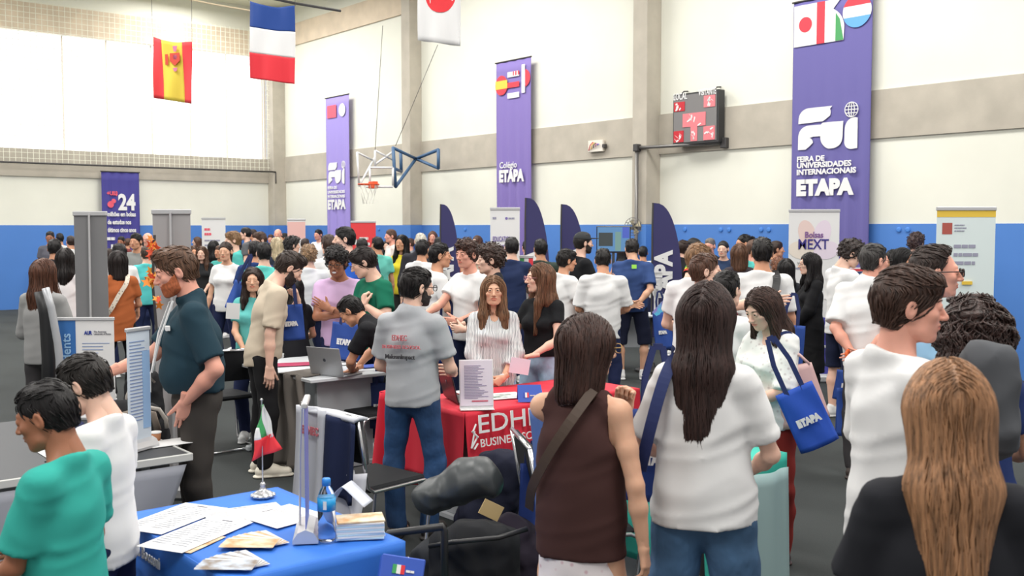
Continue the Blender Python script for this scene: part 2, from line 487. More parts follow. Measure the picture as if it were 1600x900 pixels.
# ------------------------------------------------------------------ hair
def locks(f, seeds, steps, step, r, flow, off=.004, seed=0, wave=0.0):
    rs = np.random.RandomState(seed)
    P = seeds.copy(); N = len(P); path = []; acc = np.ones(N, bool)
    ph = rs.uniform(0, 6.28, N); offs = rs.uniform(-.3, 1.0, N)*off
    for t in range(steps):
        d, G = f.sample(P); P = P-G*np.clip(d-offs, -.02, .02)[:, None]
        path.append(P.copy())
        v = flow(P, G)+rs.normal(scale=.10, size=P.shape)
        if wave: v = v+wave*np.stack([np.cos(ph+t*.9), np.sin(ph+t*.9), 0*ph], 1)
        v = v-G*(v*G).sum(1)[:, None]; v /= np.linalg.norm(v, axis=1)[:, None]+1e-6
        P = P+v*step
    path = np.array(path)                      # steps,N,3
    d, G = f.sample(path.reshape(-1, 3)); G = G.reshape(path.shape)
    tan = np.gradient(path, axis=0); tan /= np.linalg.norm(tan, axis=2)[..., None]+1e-9
    side = np.cross(tan, G); side /= np.linalg.norm(side, axis=2)[..., None]+1e-9
    tt = np.linspace(0, 1, steps); rad_ = r*(.35+.65*np.sin(np.pi*np.clip(tt*.9+.08, 0, 1)))[:, None, None]*rs.uniform(.6, 1.3, N)[None, :, None]
    A = path+side*rad_; B = path-side*rad_; C = path+G*rad_*.8
    V = np.stack([A, C, B], 2)                 # steps,N,3,3
    V = V.transpose(1, 0, 2, 3).reshape(-1, 3)
    base = (np.arange(N)[:, None, None]*steps*3+np.arange(steps-1)[None, :, None]*3)
    F = []
    for a, b in ((0, 1), (1, 2), (2, 0)): F.append(np.concatenate([base+a, base+b, base+b+3, base+a+3], 2).reshape(-1, 4))
    return V, np.concatenate(F)
def face_cut(f, front=.085, low=-.02):
    pass
HAIRC = {}
def hair_mesh(style, h, nl):
    """returns mesh in head coordinates; nl = number of modelled locks"""
    key = (style, h, nl)
    if key in HAIRC: return HAIRC[key]
    base = style.split('_')[0]
    zlo = {'long': -.50, 'xlong': -.60, 'vlong': -.66, 'bob': -.23, 'mid': -.33, 'pony': -.36, 'curlylong': -.42}.get(base, -.13)
    f = Field((-.17, -.22, zlo-.02), (.17, .17, .21), h)
    fl = None; curl = 0; r = .0035
    def hairline(top=.078, ear=.012, zt=.066, ze=-.035, zb=-.085):
        # keep behind the line forehead(top,zt) - ear(ear,ze); keep above nape
        dy, dz = top-ear, zt-ze; n = (0, dz, -dy)
        f.plane((0, ear, ze), n); f.plane((0, 0, zb), (0, -.25, -1))
    short = base in ('short', 'fade', 'quiff', 'curly', 'afro', 'receding', 'buzz', 'flop', 'bald')
    if short:
        inf = {'short': .010, 'fade': .006, 'quiff': .008, 'curly': .022, 'afro': .030, 'receding': .010, 'buzz': .005, 'flop': .014, 'bald': .003}[base]
        f.ell((0, -.020, .032), (.075+inf*.7, .096+inf, .085+inf), k=0)
        f.cap((0, -.045, .0), (0, -.055, -.07), .062+inf*.4, .050+inf*.3, k=.03)
        if base in ('short', 'fade', 'quiff', 'flop', 'receding'):
            f.ell((0, -.005, .085), (.060, .082, .040), k=.03)
        if base == 'quiff': f.ell((0, .045, .098), (.056, .045, .034), k=.025)
        if base == 'flop': f.ell((0, .055, .075), (.066, .040, .034), k=.03)
        if base == 'curly':
            f.ell((0, .010, .092), (.076, .092, .048), k=.03); f.ell((0, .06, .078), (.062, .035, .03), k=.02)
        if base == 'afro': f.ell((0, .0, .085), (.098, .10, .065), k=.03)
        if base == 'buzz' : hairline(.072, .005, .064, -.03, -.065)
        elif base == 'receding': hairline(.050, .0, .095, -.03, -.07)
        elif base == 'bald': f.plane((0, 0, .03), (0, .9, 1)); f.plane((0, 0, -.07), (0, 0, -1)); f.plane((0, .0, 0), (0, 1, 0))
        elif base == 'flop': hairline(.100, .012, .052, -.045, -.085)
        else: hairline(.088, .010, .060, -.040, -.080)
        for s in (-1, 1):
            f.ell((s*.098, -.006, -.012), (.020, .024, .036), k=.006, op='s')
        if base in ('fade',):
            for s in (-1, 1): f.ell((s*.135, -.01, .0), (.055, .12, .075), k=.02, op='s')
        if base in ('curly', 'afro'):
            f.wob(.006, 75, 3); curl = 1; r = .006
            flow = lambda P, G: np.stack([P[:, 0]*4, P[:, 1]*4, P[:, 2]*0-.1], 1)
        else:
            f.wob(.0022, 55, 5, (1, .5, .5))
            flow = lambda P, G: np.stack([P[:, 0]*7+.25, np.where(P[:, 2] > .05, .8, -.5), np.where(P[:, 2] > .07, .0, -1.)], 1)
        step = .0065
    else:
        w = {'xlong': .010, 'bob': .012, 'mid': .010, 'long': .008, 'vlong': .009, 'pony': .005, 'bun': .005, 'curlylong': .022}[base]
        f.ell((0, -.020, .034), (.079+w*.6, .099+w, .087+w), k=0)
        if base in ('pony', 'bun'):
            f.cap((0, -.04, .0), (0, -.05, -.05), .066, .05, k=.03)
            hairline(.084, .006, .072, -.035, -.075)
            for s in (-1, 1): f.ell((s*.096, -.004, -.012), (.018, .022, .034), k=.006, op='s')
            if base == 'bun': f.ell((0, -.125, .065), (.036, .034, .034), k=.01)
            else:
                f.cap((0, -.115, .045), (0, -.155, -.03), .024, .030, k=.015); f.cap((0, -.155, -.03), (0, -.135, -.30), .030, .012, k=.02)
        else:
            z1 = zlo+.05
            if base == 'bob':
                f.cap((0, -.030, .0), (0, -.040, z1), .096, .088, k=.05, n=(1, 0, 0), w=1.12)
            elif base == 'curlylong':
                f.cap((0, -.05, .0), (0, -.085, z1+.06), .105, .085, k=.05, n=(1, 0, 0), w=1.3)
            else:
                f.cap((0, -.038, .0), (0, -.075, -.19), .088, .074, k=.05, n=(1, 0, 0), w=1.14)
                f.cap((0, -.080, -.19), (0, -.118, z1), .072, .030, k=.04, n=(1, 0, 0), w=1.45)
                if base in ('long', 'mid') and not style.endswith('back'):
                    for s in (-1, 1): f.cap((s*.074, .0, -.03), (s*.088, .028, -.20), .024, .030, k=.03); f.cap((s*.088, .028, -.20), (s*.10, .062, z1), .028, .012, k=.03)
            # open the face
            f.ell((0, .085, -.020), (.060, .070, .088), k=.012, op='s')
            f.ell((0, .080, -.125), (.062, .085, .10), k=.015, op='s')
            f.cap((0, .06, -.06), (0, .10, -.5), .058, .07, k=.01, op='s')
            f.plane((0, 0, zlo+.012), (.25, .1, -1))
        f.wob(.0025 if base != 'curlylong' else .008, 48 if base != 'curlylong' else 60, 9, (1, 1, .18 if base != 'curlylong' else 1))
        curl = base == 'curlylong'; r = .0045 if not curl else .007; step = .02
        def flow(P, G):
            down = np.clip((.10-P[:, 2])/.06, 0, 1)
            out = np.clip((.135-np.abs(P[:, 2]))/.05, 0, 1)
            if base in ('pony', 'bun'):
                tail = P[:, 1] < -.118
                return np.stack([-P[:, 0]*5, np.where(tail, 0, -1.), np.where(tail, -1.5, -.15)], 1)
            return np.stack([np.sign(P[:, 0])*(1-down)*1.1+P[:, 0]*.5, -.35*(1-down)-.05, -down-.12], 1)
    V, F = f.mesh(); parts = [(V, F)]
    if nl:
        rs = np.random.RandomState(11); tall = not short and base not in ('pony', 'bun')
        if tall:
            c = np.flatnonzero(V[:, 2] > (.06 if not curl else zlo*.6)); c2 = np.flatnonzero((V[:, 2] > zlo*.5) & (V[:, 2] < .05))
            sd = V[np.concatenate([rs.choice(c, nl*2//3), rs.choice(c2, nl//3)])]
            # never start in front of the face
            steps = max(6, int((.16-zlo)/step*.9))
        else: sd = V[rs.choice(len(V), nl)]; steps = 6 if base not in ('pony',) else 14
        lv, lf = locks(f, sd, steps, step if tall or base == 'pony' else .0075, r, flow, off=.006 if not curl else .014, wave=.9 if curl else (.12 if tall else .1))
        parts.append((lv, lf))
    V, F, mi = joinm(parts)
    me = mesh_from('hair', V, F); HAIRC[key] = me; return me
def beard_mesh(kind, h):
    key = ('beard', kind, h)
    if key in HAIRC: return HAIRC[key]
    f = Field((-.10, -.06, -.15), (.10, .13, .04), h); g = .002 if kind == 'short' else .0045
    f.ell((0, .032, -.020), (.060+g, .060+g, .085+g), k=0)
    f.ell((0, .030, -.070), (.055+g, .050+g, .040+g), k=.03)
    f.ell((0, .068, -.100), (.020+g, .018+g, .016+g*1.4), k=.025)
    f.ell((0, .088, -.058), (.026, .010, .013), k=.008)
    for s in (-1, 1):
        f.cap((s*.050, .02, -.075), (s*.030, .055, -.098), .012+g, .012+g, k=.02); f.cap((s*.061, .014, -.02), (s*.052, .018, -.07), .012+g, .013+g, k=.015)
    f.plane((0, .0, .0), (0, .55, 1)); f.plane((0, .004, -.05), (0, -1, .12))
    f.ell((0, .095, -.008), (.050, .060, .030), k=.008, op='s')
    f.ell((0, .102, -.060), (.020, .020, .0095), k=.003, op='s')
    f.wob(.0012, 90, 2)
    V, F = f.mesh(); HAIRC[key] = mesh_from('beard', V, F); return HAIRC[key]
def cap_mesh():
    if 'cap' in HAIRC: return HAIRC['cap']
    f = Field((-.12, -.14, .02), (.12, .22, .17), .006)
    f.ell((0, -.018, .036), (.088, .108, .100), k=0); f.plane((0, 0, .042), (0, -.1, -1))
    f.ell((0, .115, .055), (.066, .075, .007), k=.006)
    V, F = f.mesh(); HAIRC['cap'] = mesh_from('cap', V, F); return HAIRC['cap']
def glasses_mesh(kind):
    key = ('gl', kind)
    if key in HAIRC: return HAIRC[key]
    m = MB(); r = .0016 if kind == 'thin' else .0026
    for s in (-1, 1):
        w, hh = .0245, .0185
        pts = [(s*.033+w*math.copysign(abs(math.cos(a))**.7, math.cos(a)), .1125-.0*abs(math.cos(a)), .002+hh*math.copysign(abs(math.sin(a))**.7, math.sin(a))) for a in [2*math.pi*i/16 for i in range(16)]]
        m.tube(pts, r, 6, closed=True)
        m.tube([(s*.057, .111, .008), (s*.074, .09, .008), (s*.083, .0, .006), (s*.082, -.015, -.006)], r, 6)
        if kind == 'sun': m.add([(p[0], .1125, p[2]) for p in pts], [tuple(range(16))], 1)
    m.tube([(-.0095, .1125, .006), (0, .1145, .009), (.0095, .1125, .006)], r, 6)
    HAIRC[key] = mesh_from('glasses', m.V, m.F, m.mi); return HAIRC[key]

# ------------------------------------------------------------------ hands
HANDC = {}
def hand_mesh(pose, h=.0034):
    """right hand: wrist at origin, fingers +Y, palm faces -Z, thumb towards -X"""
    key = (pose, h)
    if key in HANDC: return HANDC[key]
    curl = {'relax': (18, 24, 18), 'flat': (4, 6, 5), 'grip': (62, 78, 45), 'fist': (75, 90, 55), 'type': (30, 34, 20), 'hold': (42, 48, 25)}[pose]
    f = Field((-.085, -.05, -.12), (.065, .21, .05), h)
    f.cap((0, -.04, 0), (0, .012, 0), .021, .021, k=0, n=(1, 0, 0), w=1.25)
    X = (-.029, -.010, .009, .027); Ln = (.040, .045, .041, .032); st = (.088, .092, .087, .078)
    for i in range(4):
        f.cap((X[i]*.45, .012, 0), (X[i], st[i], .002-abs(i-1.3)*.002), .0145, .0115, k=.014)
        p = np.array((X[i], st[i], .0)); a = 0; sp = (i-1.5)*.045
        for q, ln in enumerate((Ln[i], Ln[i]*.62, Ln[i]*.5)):
            a += rad(curl[q]+(i-1.5)*2.5)
            p2 = p+ln*np.array((math.sin(sp)*math.cos(a), math.cos(a), -math.sin(a)))
            rr = (.0092, .0082, .0074, .0066)
            sc = .88 if i == 3 else 1
            f.cap(p, p2, rr[q]*sc, rr[q+1]*sc, k=.0035 if q else .005, m=.02); p = p2
    t = {'relax': (-.5, .75, -.35), 'flat': (-.75, .65, -.1), 'grip': (.0, .75, -.6), 'fist': (.15, .75, -.6), 'type': (-.5, .8, -.25), 'hold': (-.2, .8, -.55)}[pose]
    t = np.array(t); t /= np.linalg.norm(t)
    a0 = np.array((-.020, .018, -.006)); a1 = np.array((-.042, .052, -.018)); a2 = a1+t*.032; a3 = a2+t*.026
    f.cap(a0, a1, .016, .0125, k=.012); f.cap(a1, a2, .0112, .0098, k=.005, m=.02); f.cap(a2, a3, .0095, .0078, k=.004, m=.02)
    V, F = f.mesh(); HANDC[key] = (V, F); return HANDC[key]

# ------------------------------------------------------------------ bodies
def ik(S, Tg, l1, l2, hint):
    S = np.array(S); Tg = np.array(Tg); d = Tg-S; L_ = np.linalg.norm(d); mx = (l1+l2)*.995
    if L_ > mx: Tg = S+d/L_*mx; d = Tg-S; L_ = mx
    if L_ < .12: L_ = .12
    u = d/np.linalg.norm(d); a = (l1*l1-l2*l2+L_*L_)/(2*L_); hh = math.sqrt(max(0, l1*l1-a*a))
    hint = np.array(hint, float); hv = hint-u*(hint@u); hv /= np.linalg.norm(hv)+1e-9
    return S+u*a+hv*hh, Tg
DOWN = dict(t=(.27, .03, .80), e=(.5, -1, 0), pose='relax')
ARMS = {   # target of the wrist (right side, mirrored for the left), elbow hint, palm normal hint
 'down': DOWN,
 'downf': dict(t=(.25, .12, .84), e=(.5, -1, 0), pose='relax'),
 'phone': dict(t=(.08, .30, 1.16), e=(.5, -.4, -1), pose='hold', d=(-.5, .6, .4), pn=(0, .3, 1)),
 'book': dict(t=(.13, .33, 1.08), e=(.6, -.4, -1), pose='hold', d=(-.4, .8, .1), pn=(-.6, 0, .8)),
 'bend': dict(t=(.17, .27, 1.05), e=(.6, -.6, -1), pose='relax', d=(-.6, .7, 0)),
 'fold': dict(t=(-.05, .225, 1.17), e=(1, -.1, -.6), pose='hold', d=(-1, -.1, .12), pn=(0, -1, 0)),
 'foldup': dict(t=(-.05, .245, 1.23), e=(1, -.1, -.6), pose='flat', d=(-1, -.15, .5), pn=(0, -1, 0)),
 'behind': dict(t=(.04, -.21, .95), e=(1, -.3, 0), pose='relax', d=(-1, -.1, -.2), pn=(0, -1, 0)),
 'hip': dict(t=(.22, .02, 1.02), e=(1, -.3, 0), pose='grip', d=(-.5, .6, -.5)),
 'clasp': dict(t=(.07, .22, .93), e=(1, -.3, -.3), pose='hold', d=(-.7, .2, -.5), pn=(0, -1, 0)),
 'pocket': dict(t=(.172, .075, .945), e=(.8, -1, 0), pose='relax', d=(-.25, .1, -1), root=True),
 'chin': dict(t=(.06, .20, 1.38), e=(.6, .2, -1), pose='fist', d=(-.1, -.2, 1), pn=(0, -1, 0)),
 'strap': dict(t=(.13, .17, 1.28), e=(.7, -.1, -1), pose='grip', d=(-.2, -.1, 1), pn=(0, -1, 0)),
}
BC = {}
def build_body(fem=False, wd=1.0, belly=0.0, lean=0, side=0, twist=0, head=(0, 0, 0), armL='down', armR='down', stance=.10, step=0.0,
               top='tee', hem=.86, loose=.3, sleeve=.62, bottom='pants', legw=1.0, hw=0.0, bhem=None, h=.012, hh=.004, face=None, hand=True, wob=1.0, seed=0):
    key = repr(sorted(locals().items(), key=lambda q: q[0]))
    if key in BC: return BC[key]
    U3 = np.array(Matrix.Rotation(rad(twist), 3, 'Z') @ Matrix.Rotation(rad(-lean), 3, 'X') @ Matrix.Rotation(rad(side), 3, 'Y'))
    piv = np.array((0, 0, .95))
    def U(x, y, z): return piv+U3 @ (np.array((x, y, z))-piv)
    ux = U3 @ np.array((1, 0, 0)); ud = U3 @ np.array((0, 0, -1))
    sw = (.146 if fem else .170)*wd; sr = .046 if fem else .055
    HR = (U3 if False else np.eye(3)) @ np.array(Matrix.Rotation(rad(head[0]), 3, 'Z') @ Matrix.Rotation(rad(head[1]), 3, 'X') @ Matrix.Rotation(rad(head[2]), 3, 'Y'))
    NB = U(0, -.015, 1.44)
    hp = rad(head[1])
    HC = U(0, -.005, 1.492)+HR @ np.array((0, .030, .135))
    HM = np.eye(4); HM[:3, :3] = HR; HM[:3, 3] = HC
    nk = HC+HR @ np.array((0, -.03, -.05))
    Lg = {}
    for s in (-1, 1):
        st = step*s
        Lg[s] = [np.array((s*.088, 0, .90)), np.array((s*(.09+stance)*.5+s*.045, .02+st*.5, .49)), np.array((s*stance, -.01+st, .09))]
    Am = {}
    for s, a in ((1, armR), (-1, armL)):
        a = ARMS[a] if isinstance(a, str) else a
        S = U(s*sw, -.012, 1.380)
        if 'abs' in a: t = np.array(a['abs'], float)
        else: t = np.array(a['t'], float)*np.array((s, 1, 1)); t = t if a.get('root') or (isinstance(a, dict) and t[2] < .9 and lean > 15) else U(*t)
        e = np.array(a['e'], float)*np.array((s, 1, 1))
        E, W = ik(S, t, .285, .250, e)
        d = np.array(a['d'], float)*np.array((s, 1, 1)) if 'd' in a else (W-E)
        pn = np.array(a['pn'], float)*np.array((s, 1, 1)) if 'pn' in a else np.array((-s, 0, 0.))
        Am[s] = (S, E, W, d/np.linalg.norm(d), pn, a.get('pose', 'relax'))
    pts = np.array([HC+.16, HC-.16]+[q for s in Am for q in Am[s][:3]]+[q for s in Lg for q in Lg[s]]+[(-.2, -.16, 0), (.2, .2, .05)])
    lo, hi = pts.min(0)-.13, pts.max(0)+.13; lo[2] = -.02
    # ---- body (one continuous skin surface)
    f = Field(lo, hi, h)
    def torso(f, g, k=.04, clothed=False):
        f.ell((0, 0, .94), (.154+g if not fem else .162+g, .106+g, .125), k=0)
        f.ell(U(0, .0+belly*.4, 1.09), ((.118 if fem else .140)*wd+g+belly*.5, .092*wd+g+belly, .15), R=U3, k=k)
        f.ell(U(0, -.005, 1.27), ((.135 if fem else .158)*wd+g, (.098 if fem else .108)*wd+g, .16), R=U3, k=k)
        f.cap(U(-sw*.86, -.012, 1.375), U(sw*.86, -.012, 1.375), sr*.92+g, sr*.92+g, k=k)
        for s in (-1, 1):
            f.cap(U(s*.03, -.02, 1.468), U(s*sw*.85, -.015, 1.392), .040+g*.7, .036+g*.6, k=k)
            if fem: f.ell(U(s*.068, .082, 1.255), (.062+g*.6, .052+g*.6, .060), R=U3, k=.03)
    torso(f, -.008 if top != 'tank' else -.004)
    nr = .046 if fem else .056
    f.cap(NB, nk, nr*1.12, nr, k=.035)
    for s in (-1, 1):
        S, E, W, *_ = Am[s]; q = 1.0 if not fem else .86; q *= .5+.5*wd
        f.ell(S, (.048*q, .048*q, .048*q), k=.03)
        f.cap(S, S+(E-S)*.5, (.046 if top != 'tank' else .050)*q, .045*q, k=.03); f.cap(S+(E-S)*.5, E, .045*q, .036*q, k=.02)
        f.cap(E, E+(W-E)*.35, .037*q, .039*q, k=.02); f.cap(E+(W-E)*.35, W, .039*q, .024*q, k=.02)
        a, b, c = Lg[s]
        lq = .84 if bottom in ('pants', 'jeans') and Lg is not None else 1.0
        f.cap(a, a+(b-a)*.5, .083*lq, .072*lq, k=.03); f.cap(a+(b-a)*.5, b, .072*lq, .050*lq, k=.02)
        f.cap(b, b+(c-b)*.33+np.array((0, -.015, 0)), .050*lq, .054*lq, k=.02); f.cap(b+(c-b)*.33+np.array((0, -.015, 0)), c, .054*lq, .033, k=.02)
        f.cap(c, c+np.array((0, .13, -.055)), .036, .026, k=.02)
    parts = [f.mesh()]
    kd = face or ('f' if fem else 'm')
    hv, hf, hm = head_mesh(kd, hh); parts.append((xf(hv, HM), hf, hm))
    HM_ = {}
    for s in (-1, 1):
        S, E, W, d, pn, ps = Am[s]
        Y = d; Z = -pn; Z = Z-Y*(Z@Y); Z /= np.linalg.norm(Z)+1e-9; X = np.cross(Y, Z)
        M = np.eye(4); M[:3, 0] = X*(1 if s == 1 else -1); M[:3, 1] = Y; M[:3, 2] = Z; M[:3, 3] = W-Y*.01
        sc = np.eye(4)*(.93 if fem else 1); sc[3, 3] = 1
        HM_[s] = M
        if hand:
            v, ff = hand_mesh(ps, .0034 if hand is True else .0055)
            v = xf(v, M @ sc)
            if s == -1: ff = ff[:, ::-1]
            parts.append((v, ff))
    out = dict(body=joinm(parts), HM=HM, HC=HC, hands=HM_, arms=Am, U=U, U3=U3, legs=Lg, sw=sw)
    # ---- top
    if top:
        g = .007+.010*loose; f = Field(lo, hi, h)
        torso(f, g, clothed=True)
        hr = (.165 if not fem else .155)*wd+.01*loose
        f.cap(U(0, -.025, 1.36), U(0, -.022, 1.455), (.046 if fem else .056)*1.15+g, (.046 if fem else .056)*1.08+g*.8, k=.03)
        bz = U(0, 0, 1.22); hz = np.array((0, 0, hem-.05)) if lean < 8 else np.array((0, .0, hem-.05))
        f.cap(bz, hz, .098*wd+g+belly*.5, .114+g+.008*loose+hw, k=.05, n=ux, w=1.38)
        if top == 'dress': f.cap((0, 0, .95), (0, 0, hem-.1), .13, .15, k=.05, n=(1, 0, 0), w=1.35)
        if top in ('tee', 'polo', 'blouse', 'jacket', 'dress') and sleeve > 0:
            for s in (-1, 1):
                S, E, W, *_ = Am[s]; q = (1.0 if not fem else .86)*(.5+.5*wd)
                v = E-S; C = S+v*min(1.0, sleeve); r0 = .056*q+g*.85; r1 = (.050*q+g+.016*loose) if top != 'blouse' else .062
                f.cap(S-v*.05, S+v*min(1, sleeve+.1), r0, r1, k=.03, cut=[(C, v)] if sleeve <= 1 else None)
                if sleeve > 1:
                    w_ = W-E; C2 = E+w_*(sleeve-1); f.cap(E-w_*.02, E+w_*(sleeve-1+.1), r1, .034+g, k=.02, cut=[(C2, w_)])
        f.ell(U(0, .030, 1.530), (.070 if not fem else .078, .070, .066 if top != 'wide' else .09), R=U3, k=.006, op='s')
        if top in ('tee', 'tank', 'dress'):
            f.plane(U(0, 0, 1.462), U3 @ np.array((0, .30, 1)))
        if top in ('tank',):
            for s in (-1, 1): f.cap(U(s*(sw+.035), -.01, 1.30), U(s*(sw+.01), -.01, 1.52), .078, .06, k=.01, op='s')
            f.ell(U(0, -.03, 1.52), (.10, .13, .085), R=U3, k=.01, op='s')
        if top in ('blouse', 'vneck'): f.ell(U(0, .10, 1.47), (.075, .09, .10), R=U3, k=.01, op='s')
        if top in ('polo', 'jacket'):
            NBc = U(0, .0, 1.475)
            M3 = U3
            for i in range(10):
                a = rad(-235+i*29.0); a2 = rad(-235+(i+1)*29.0)
                p = NBc+M3 @ np.array((.070*math.sin(a), -.008-.062*math.cos(a), .004+.014*math.cos(a))); p2 = NBc+M3 @ np.array((.070*math.sin(a2), -.008-.062*math.cos(a2), .004+.014*math.cos(a2)))
                f.cap(p, p2, .010, .010, k=.006, n=M3 @ np.array((0, 0, 1)), w=1.7)
        hp_ = np.array((0, 0, hem)); f.plane(hp_, (0, .0 if lean < 8 else .25, -1))
        if wob: f.wob(.0022*wob*(1+loose), 15, seed+1, (1, 1, .6), .8); f.wob(.0030*wob*(.6+loose), 20, seed+4, (.8, .8, .9), .7, True)
        out['top'] = f.mesh()
    # ---- bottom
    if bottom:
        f = Field(lo, (hi[0], hi[1], 1.10), h)
        gz = .003
        f.ell((0, 0, .93), ((.156 if not fem else .164)+gz, .110+gz+belly*.3, .13), k=0)
        f.cap((0, 0, 1.08), (0, 0, .95), .095+belly*.4, .11, k=.03, n=(1, 0, 0), w=1.4)
        zh = bhem if bhem is not None else {'pants': .075, 'jeans': .075, 'shorts': .50, 'skirt': .25}[bottom]
        if bottom == 'skirt': f.cap((0, 0, .93), (0, .02, zh-.1), .114, .19, k=.05, n=(1, 0, 0), w=1.3)
        else:
            for s in (-1, 1):
                a, b, c = Lg[s]; lw = legw
                rk = {'pants': .064, 'jeans': .068, 'shorts': .085}[bottom]*lw; ra = {'pants': .050, 'jeans': .058, 'shorts': .08}[bottom]*lw
                f.cap(a, b, .096*(.6+.4*lw), rk, k=.025); f.cap(b, c+np.array((0, 0, -.03)), rk, ra, k=.025)
                if bottom != 'shorts': f.cap(b, b+(c-b)*.33+np.array((0, -.015, 0)), max(rk, .056), .058, k=.02); f.cap(b+(c-b)*.33+np.array((0, -.015, 0)), c, .058, ra, k=.02)
        f.plane((0, 0, zh), (0, 0, -1)); f.plane((0, 0, 1.05), (0, 0, 1))
        if wob: f.wob(.0035*wob, 22, seed+2, (1, 1, .8), .9)
        out['bottom'] = f.mesh()
    # ---- shoes
    sh = {}
    for s in (-1, 1):
        c = Lg[s][2]; f = Field((c[0]-.075, c[1]-.11, -.02), (c[0]+.095 if s > 0 else c[0]+.075, c[1]+.26, .16), max(.007, h*.6))
        f.cap((c[0], c[1]-.035, .048), (c[0]+s*.02, c[1]+.165, .036), .040, .036, k=0, n=(1, 0, 0), w=1.08)
        f.cap((c[0], c[1]-.01, .10), (c[0]+s*.01, c[1]+.07, .055), .040, .042, k=.03)
        f.cap((c[0], c[1]-.045, .012), (c[0]+s*.02, c[1]+.175, .012), .046, .044, k=.004, n=(0, 0, 1), w=.35)
        f.plane((0, 0, .002), (0, 0, -1)); sh[s] = f.mesh()
    out['shoes'] = sh
    # meshes
    V, F, mi = out['body']; out['m_body'] = mesh_from('body', V, F, mi)
    if top: out['m_top'] = mesh_from('shirt', *out['top'])
    if bottom: out['m_bottom'] = mesh_from('trousers', *out['bottom'])
    out['m_shoe'] = {s: mesh_from('shoe', *sh[s]) for s in sh}
    for k_ in ('body', 'top', 'bottom', 'shoes'): out.pop(k_, None)
    BC[key] = out
    return out
SKIN = {'fair': (232, 186, 166), 'rosy': (232, 165, 145), 'tan': (205, 152, 122), 'brown': (160, 108, 82), 'olive': (216, 170, 142)}
NAMES = {'tee': 'shirt', 'polo': 'polo_shirt', 'blouse': 'blouse', 'jacket': 'jacket', 'tank': 'tank_top', 'dress': 'dress', 'vneck': 'shirt', 'wide': 'blouse'}
def person(label, px, ytop, d, yaw, skin='fair', hair=('short', (35, 26, 22)), topc=(235, 235, 238), botc=(25, 28, 45), shoec=(225, 225, 225),
           nl=0, hres=.006, beard=None, glasses=None, cap=None, eyes=False, group=None, topk='cloth', botk='cloth', topn=None, botn=None, topm=None, botm=None, **bp):
    fem = bp.get('fem', False)
    B = build_body(**bp)
    hairp = {'afro': .045, 'curly': .035, 'quiff': .025, 'flop': .018, 'short': .018, 'bald': .0, 'buzz': .006}.get(hair[0].split('_')[0] if hair else 'bald', .012)
    yaw = yaw+math.degrees(math.atan((800-px)/FPX)); P = PT(px, ytop, d); top = B['HC'][2]+(.115+hairp)*(1 if bp.get('head', (0, 0, 0))[1] > -25 else .96)
    s = P.z/top
    R = RZ(rad(yaw)); hc = R @ Vector((B['HC'][0]*s, B['HC'][1]*s, 0))
    root = empty('person', T(P.x-hc.x, P.y-hc.y, 0) @ R @ Matrix.Scale(s, 4), label, 'person', group)
    sk = mat('skin', SKIN[skin], .5, 'skin'); lip = mat('lips', tuple(int(a*b) for a, b in zip(SKIN[skin], (.93, .74, .73))), .45)
    link('body', B['m_body'], [sk, lip, mat('teeth', (240, 236, 228), .3)] if bp.get('face') == 'smile' else [sk, lip], root)
    HM = Matrix([list(r) for r in B['HM']])
    if hair:
        st, hc_ = hair
        hm = mat('hair', hc_, .5, 'curly' if st.startswith(('curly', 'afro')) else 'hair')
        link('hair', hair_mesh(st, hres, nl), hm, root, HM)
    if beard: link('beard', beard_mesh(beard[0], .0045), mat('hair', beard[1], .7, 'beard'), root, HM)
    if cap: link('cap', cap_mesh(), mat('cap_cloth', cap, .8, 'cloth'), root, HM)
    if glasses:
        link('glasses', glasses_mesh(glasses[0]), [mat('glasses_frame', glasses[1], .3), mat('dark_lens', (30, 30, 34), .1)], root, HM)
    if eyes:
        for sx in (-1, 1):
            link('eyebrow', brow_mesh(sx), mat('hair', hair[1] if hair else (80, 60, 50), .6, 'curly'), root, HM)
            link('eye', eye_mesh(), [mat('eye_white', (238, 234, 230), .2), mat('iris', (52, 36, 28), .2), mat('pupil', (10, 10, 10), .1)], root, HM @ T(sx*.0315, .0795, .006) @ RX(rad(-6)))
    if 'm_top' in B: link(topn or NAMES[bp.get('top', 'tee')], B['m_top'], topm or mat('garment', topc, .85, topk), root)
    if 'm_bottom' in B: link(botn or {'pants': 'trousers', 'jeans': 'jeans', 'shorts': 'shorts', 'skirt': 'skirt'}[bp.get('bottom', 'pants')], B['m_bottom'], botm or mat('garment', botc, .85, botk), root)
    for sx in (-1, 1): link('shoe', B['m_shoe'][sx], mat('shoe_leather', shoec, .6), root)
    root['_s'] = s
    PEOPLE.append((root, B, s)); return root, B, s
PEOPLE = []
# ------------------------------------------------------------------ the hall
def HW(px):                       # s coordinate along the long wall seen at pixel column px
    return (27.5-16.49/((px-800)/FPX+.825))/.771
def LW(px):                       # distance along the window wall from the corner (negative hall y)
    return (27.5-40.56/(1.25-(px-800)/FPX))/.636
def hall(name, mb, m, kind='structure', smooth=False):
    o = mb.build(name, m, None, HALL, smooth); o['kind'] = kind; return o
WALLC = mat('wall_paint', (232, 227, 214), .9, 'plaster'); CONC = mat('concrete', (180, 173, 160), .9, 'concrete')
BLUEP = mat('blue_paint', (74, 126, 200), .55, 'plaster')
SL, TL = 27.0, -13.0               # extents of the two walls
floor = MB().box(-1, SL, -27, 1, -.12, 0).build('floor', mat('carpet', (42, 46, 46), .95, 'carpet'), None, HALL); floor['kind'] = 'structure'
hall('wall_right', MB().box(-.3, SL, 0, .3, 0, 7.6), WALLC)
PIL = [(HW(1029.5)-.32, .34), (HW(659.5)-.32, .31)]
o = MB()
edges = [0]+[e for p in sorted(PIL) for e in (p[0], p[0]+.32)]+[SL]
dado = MB()
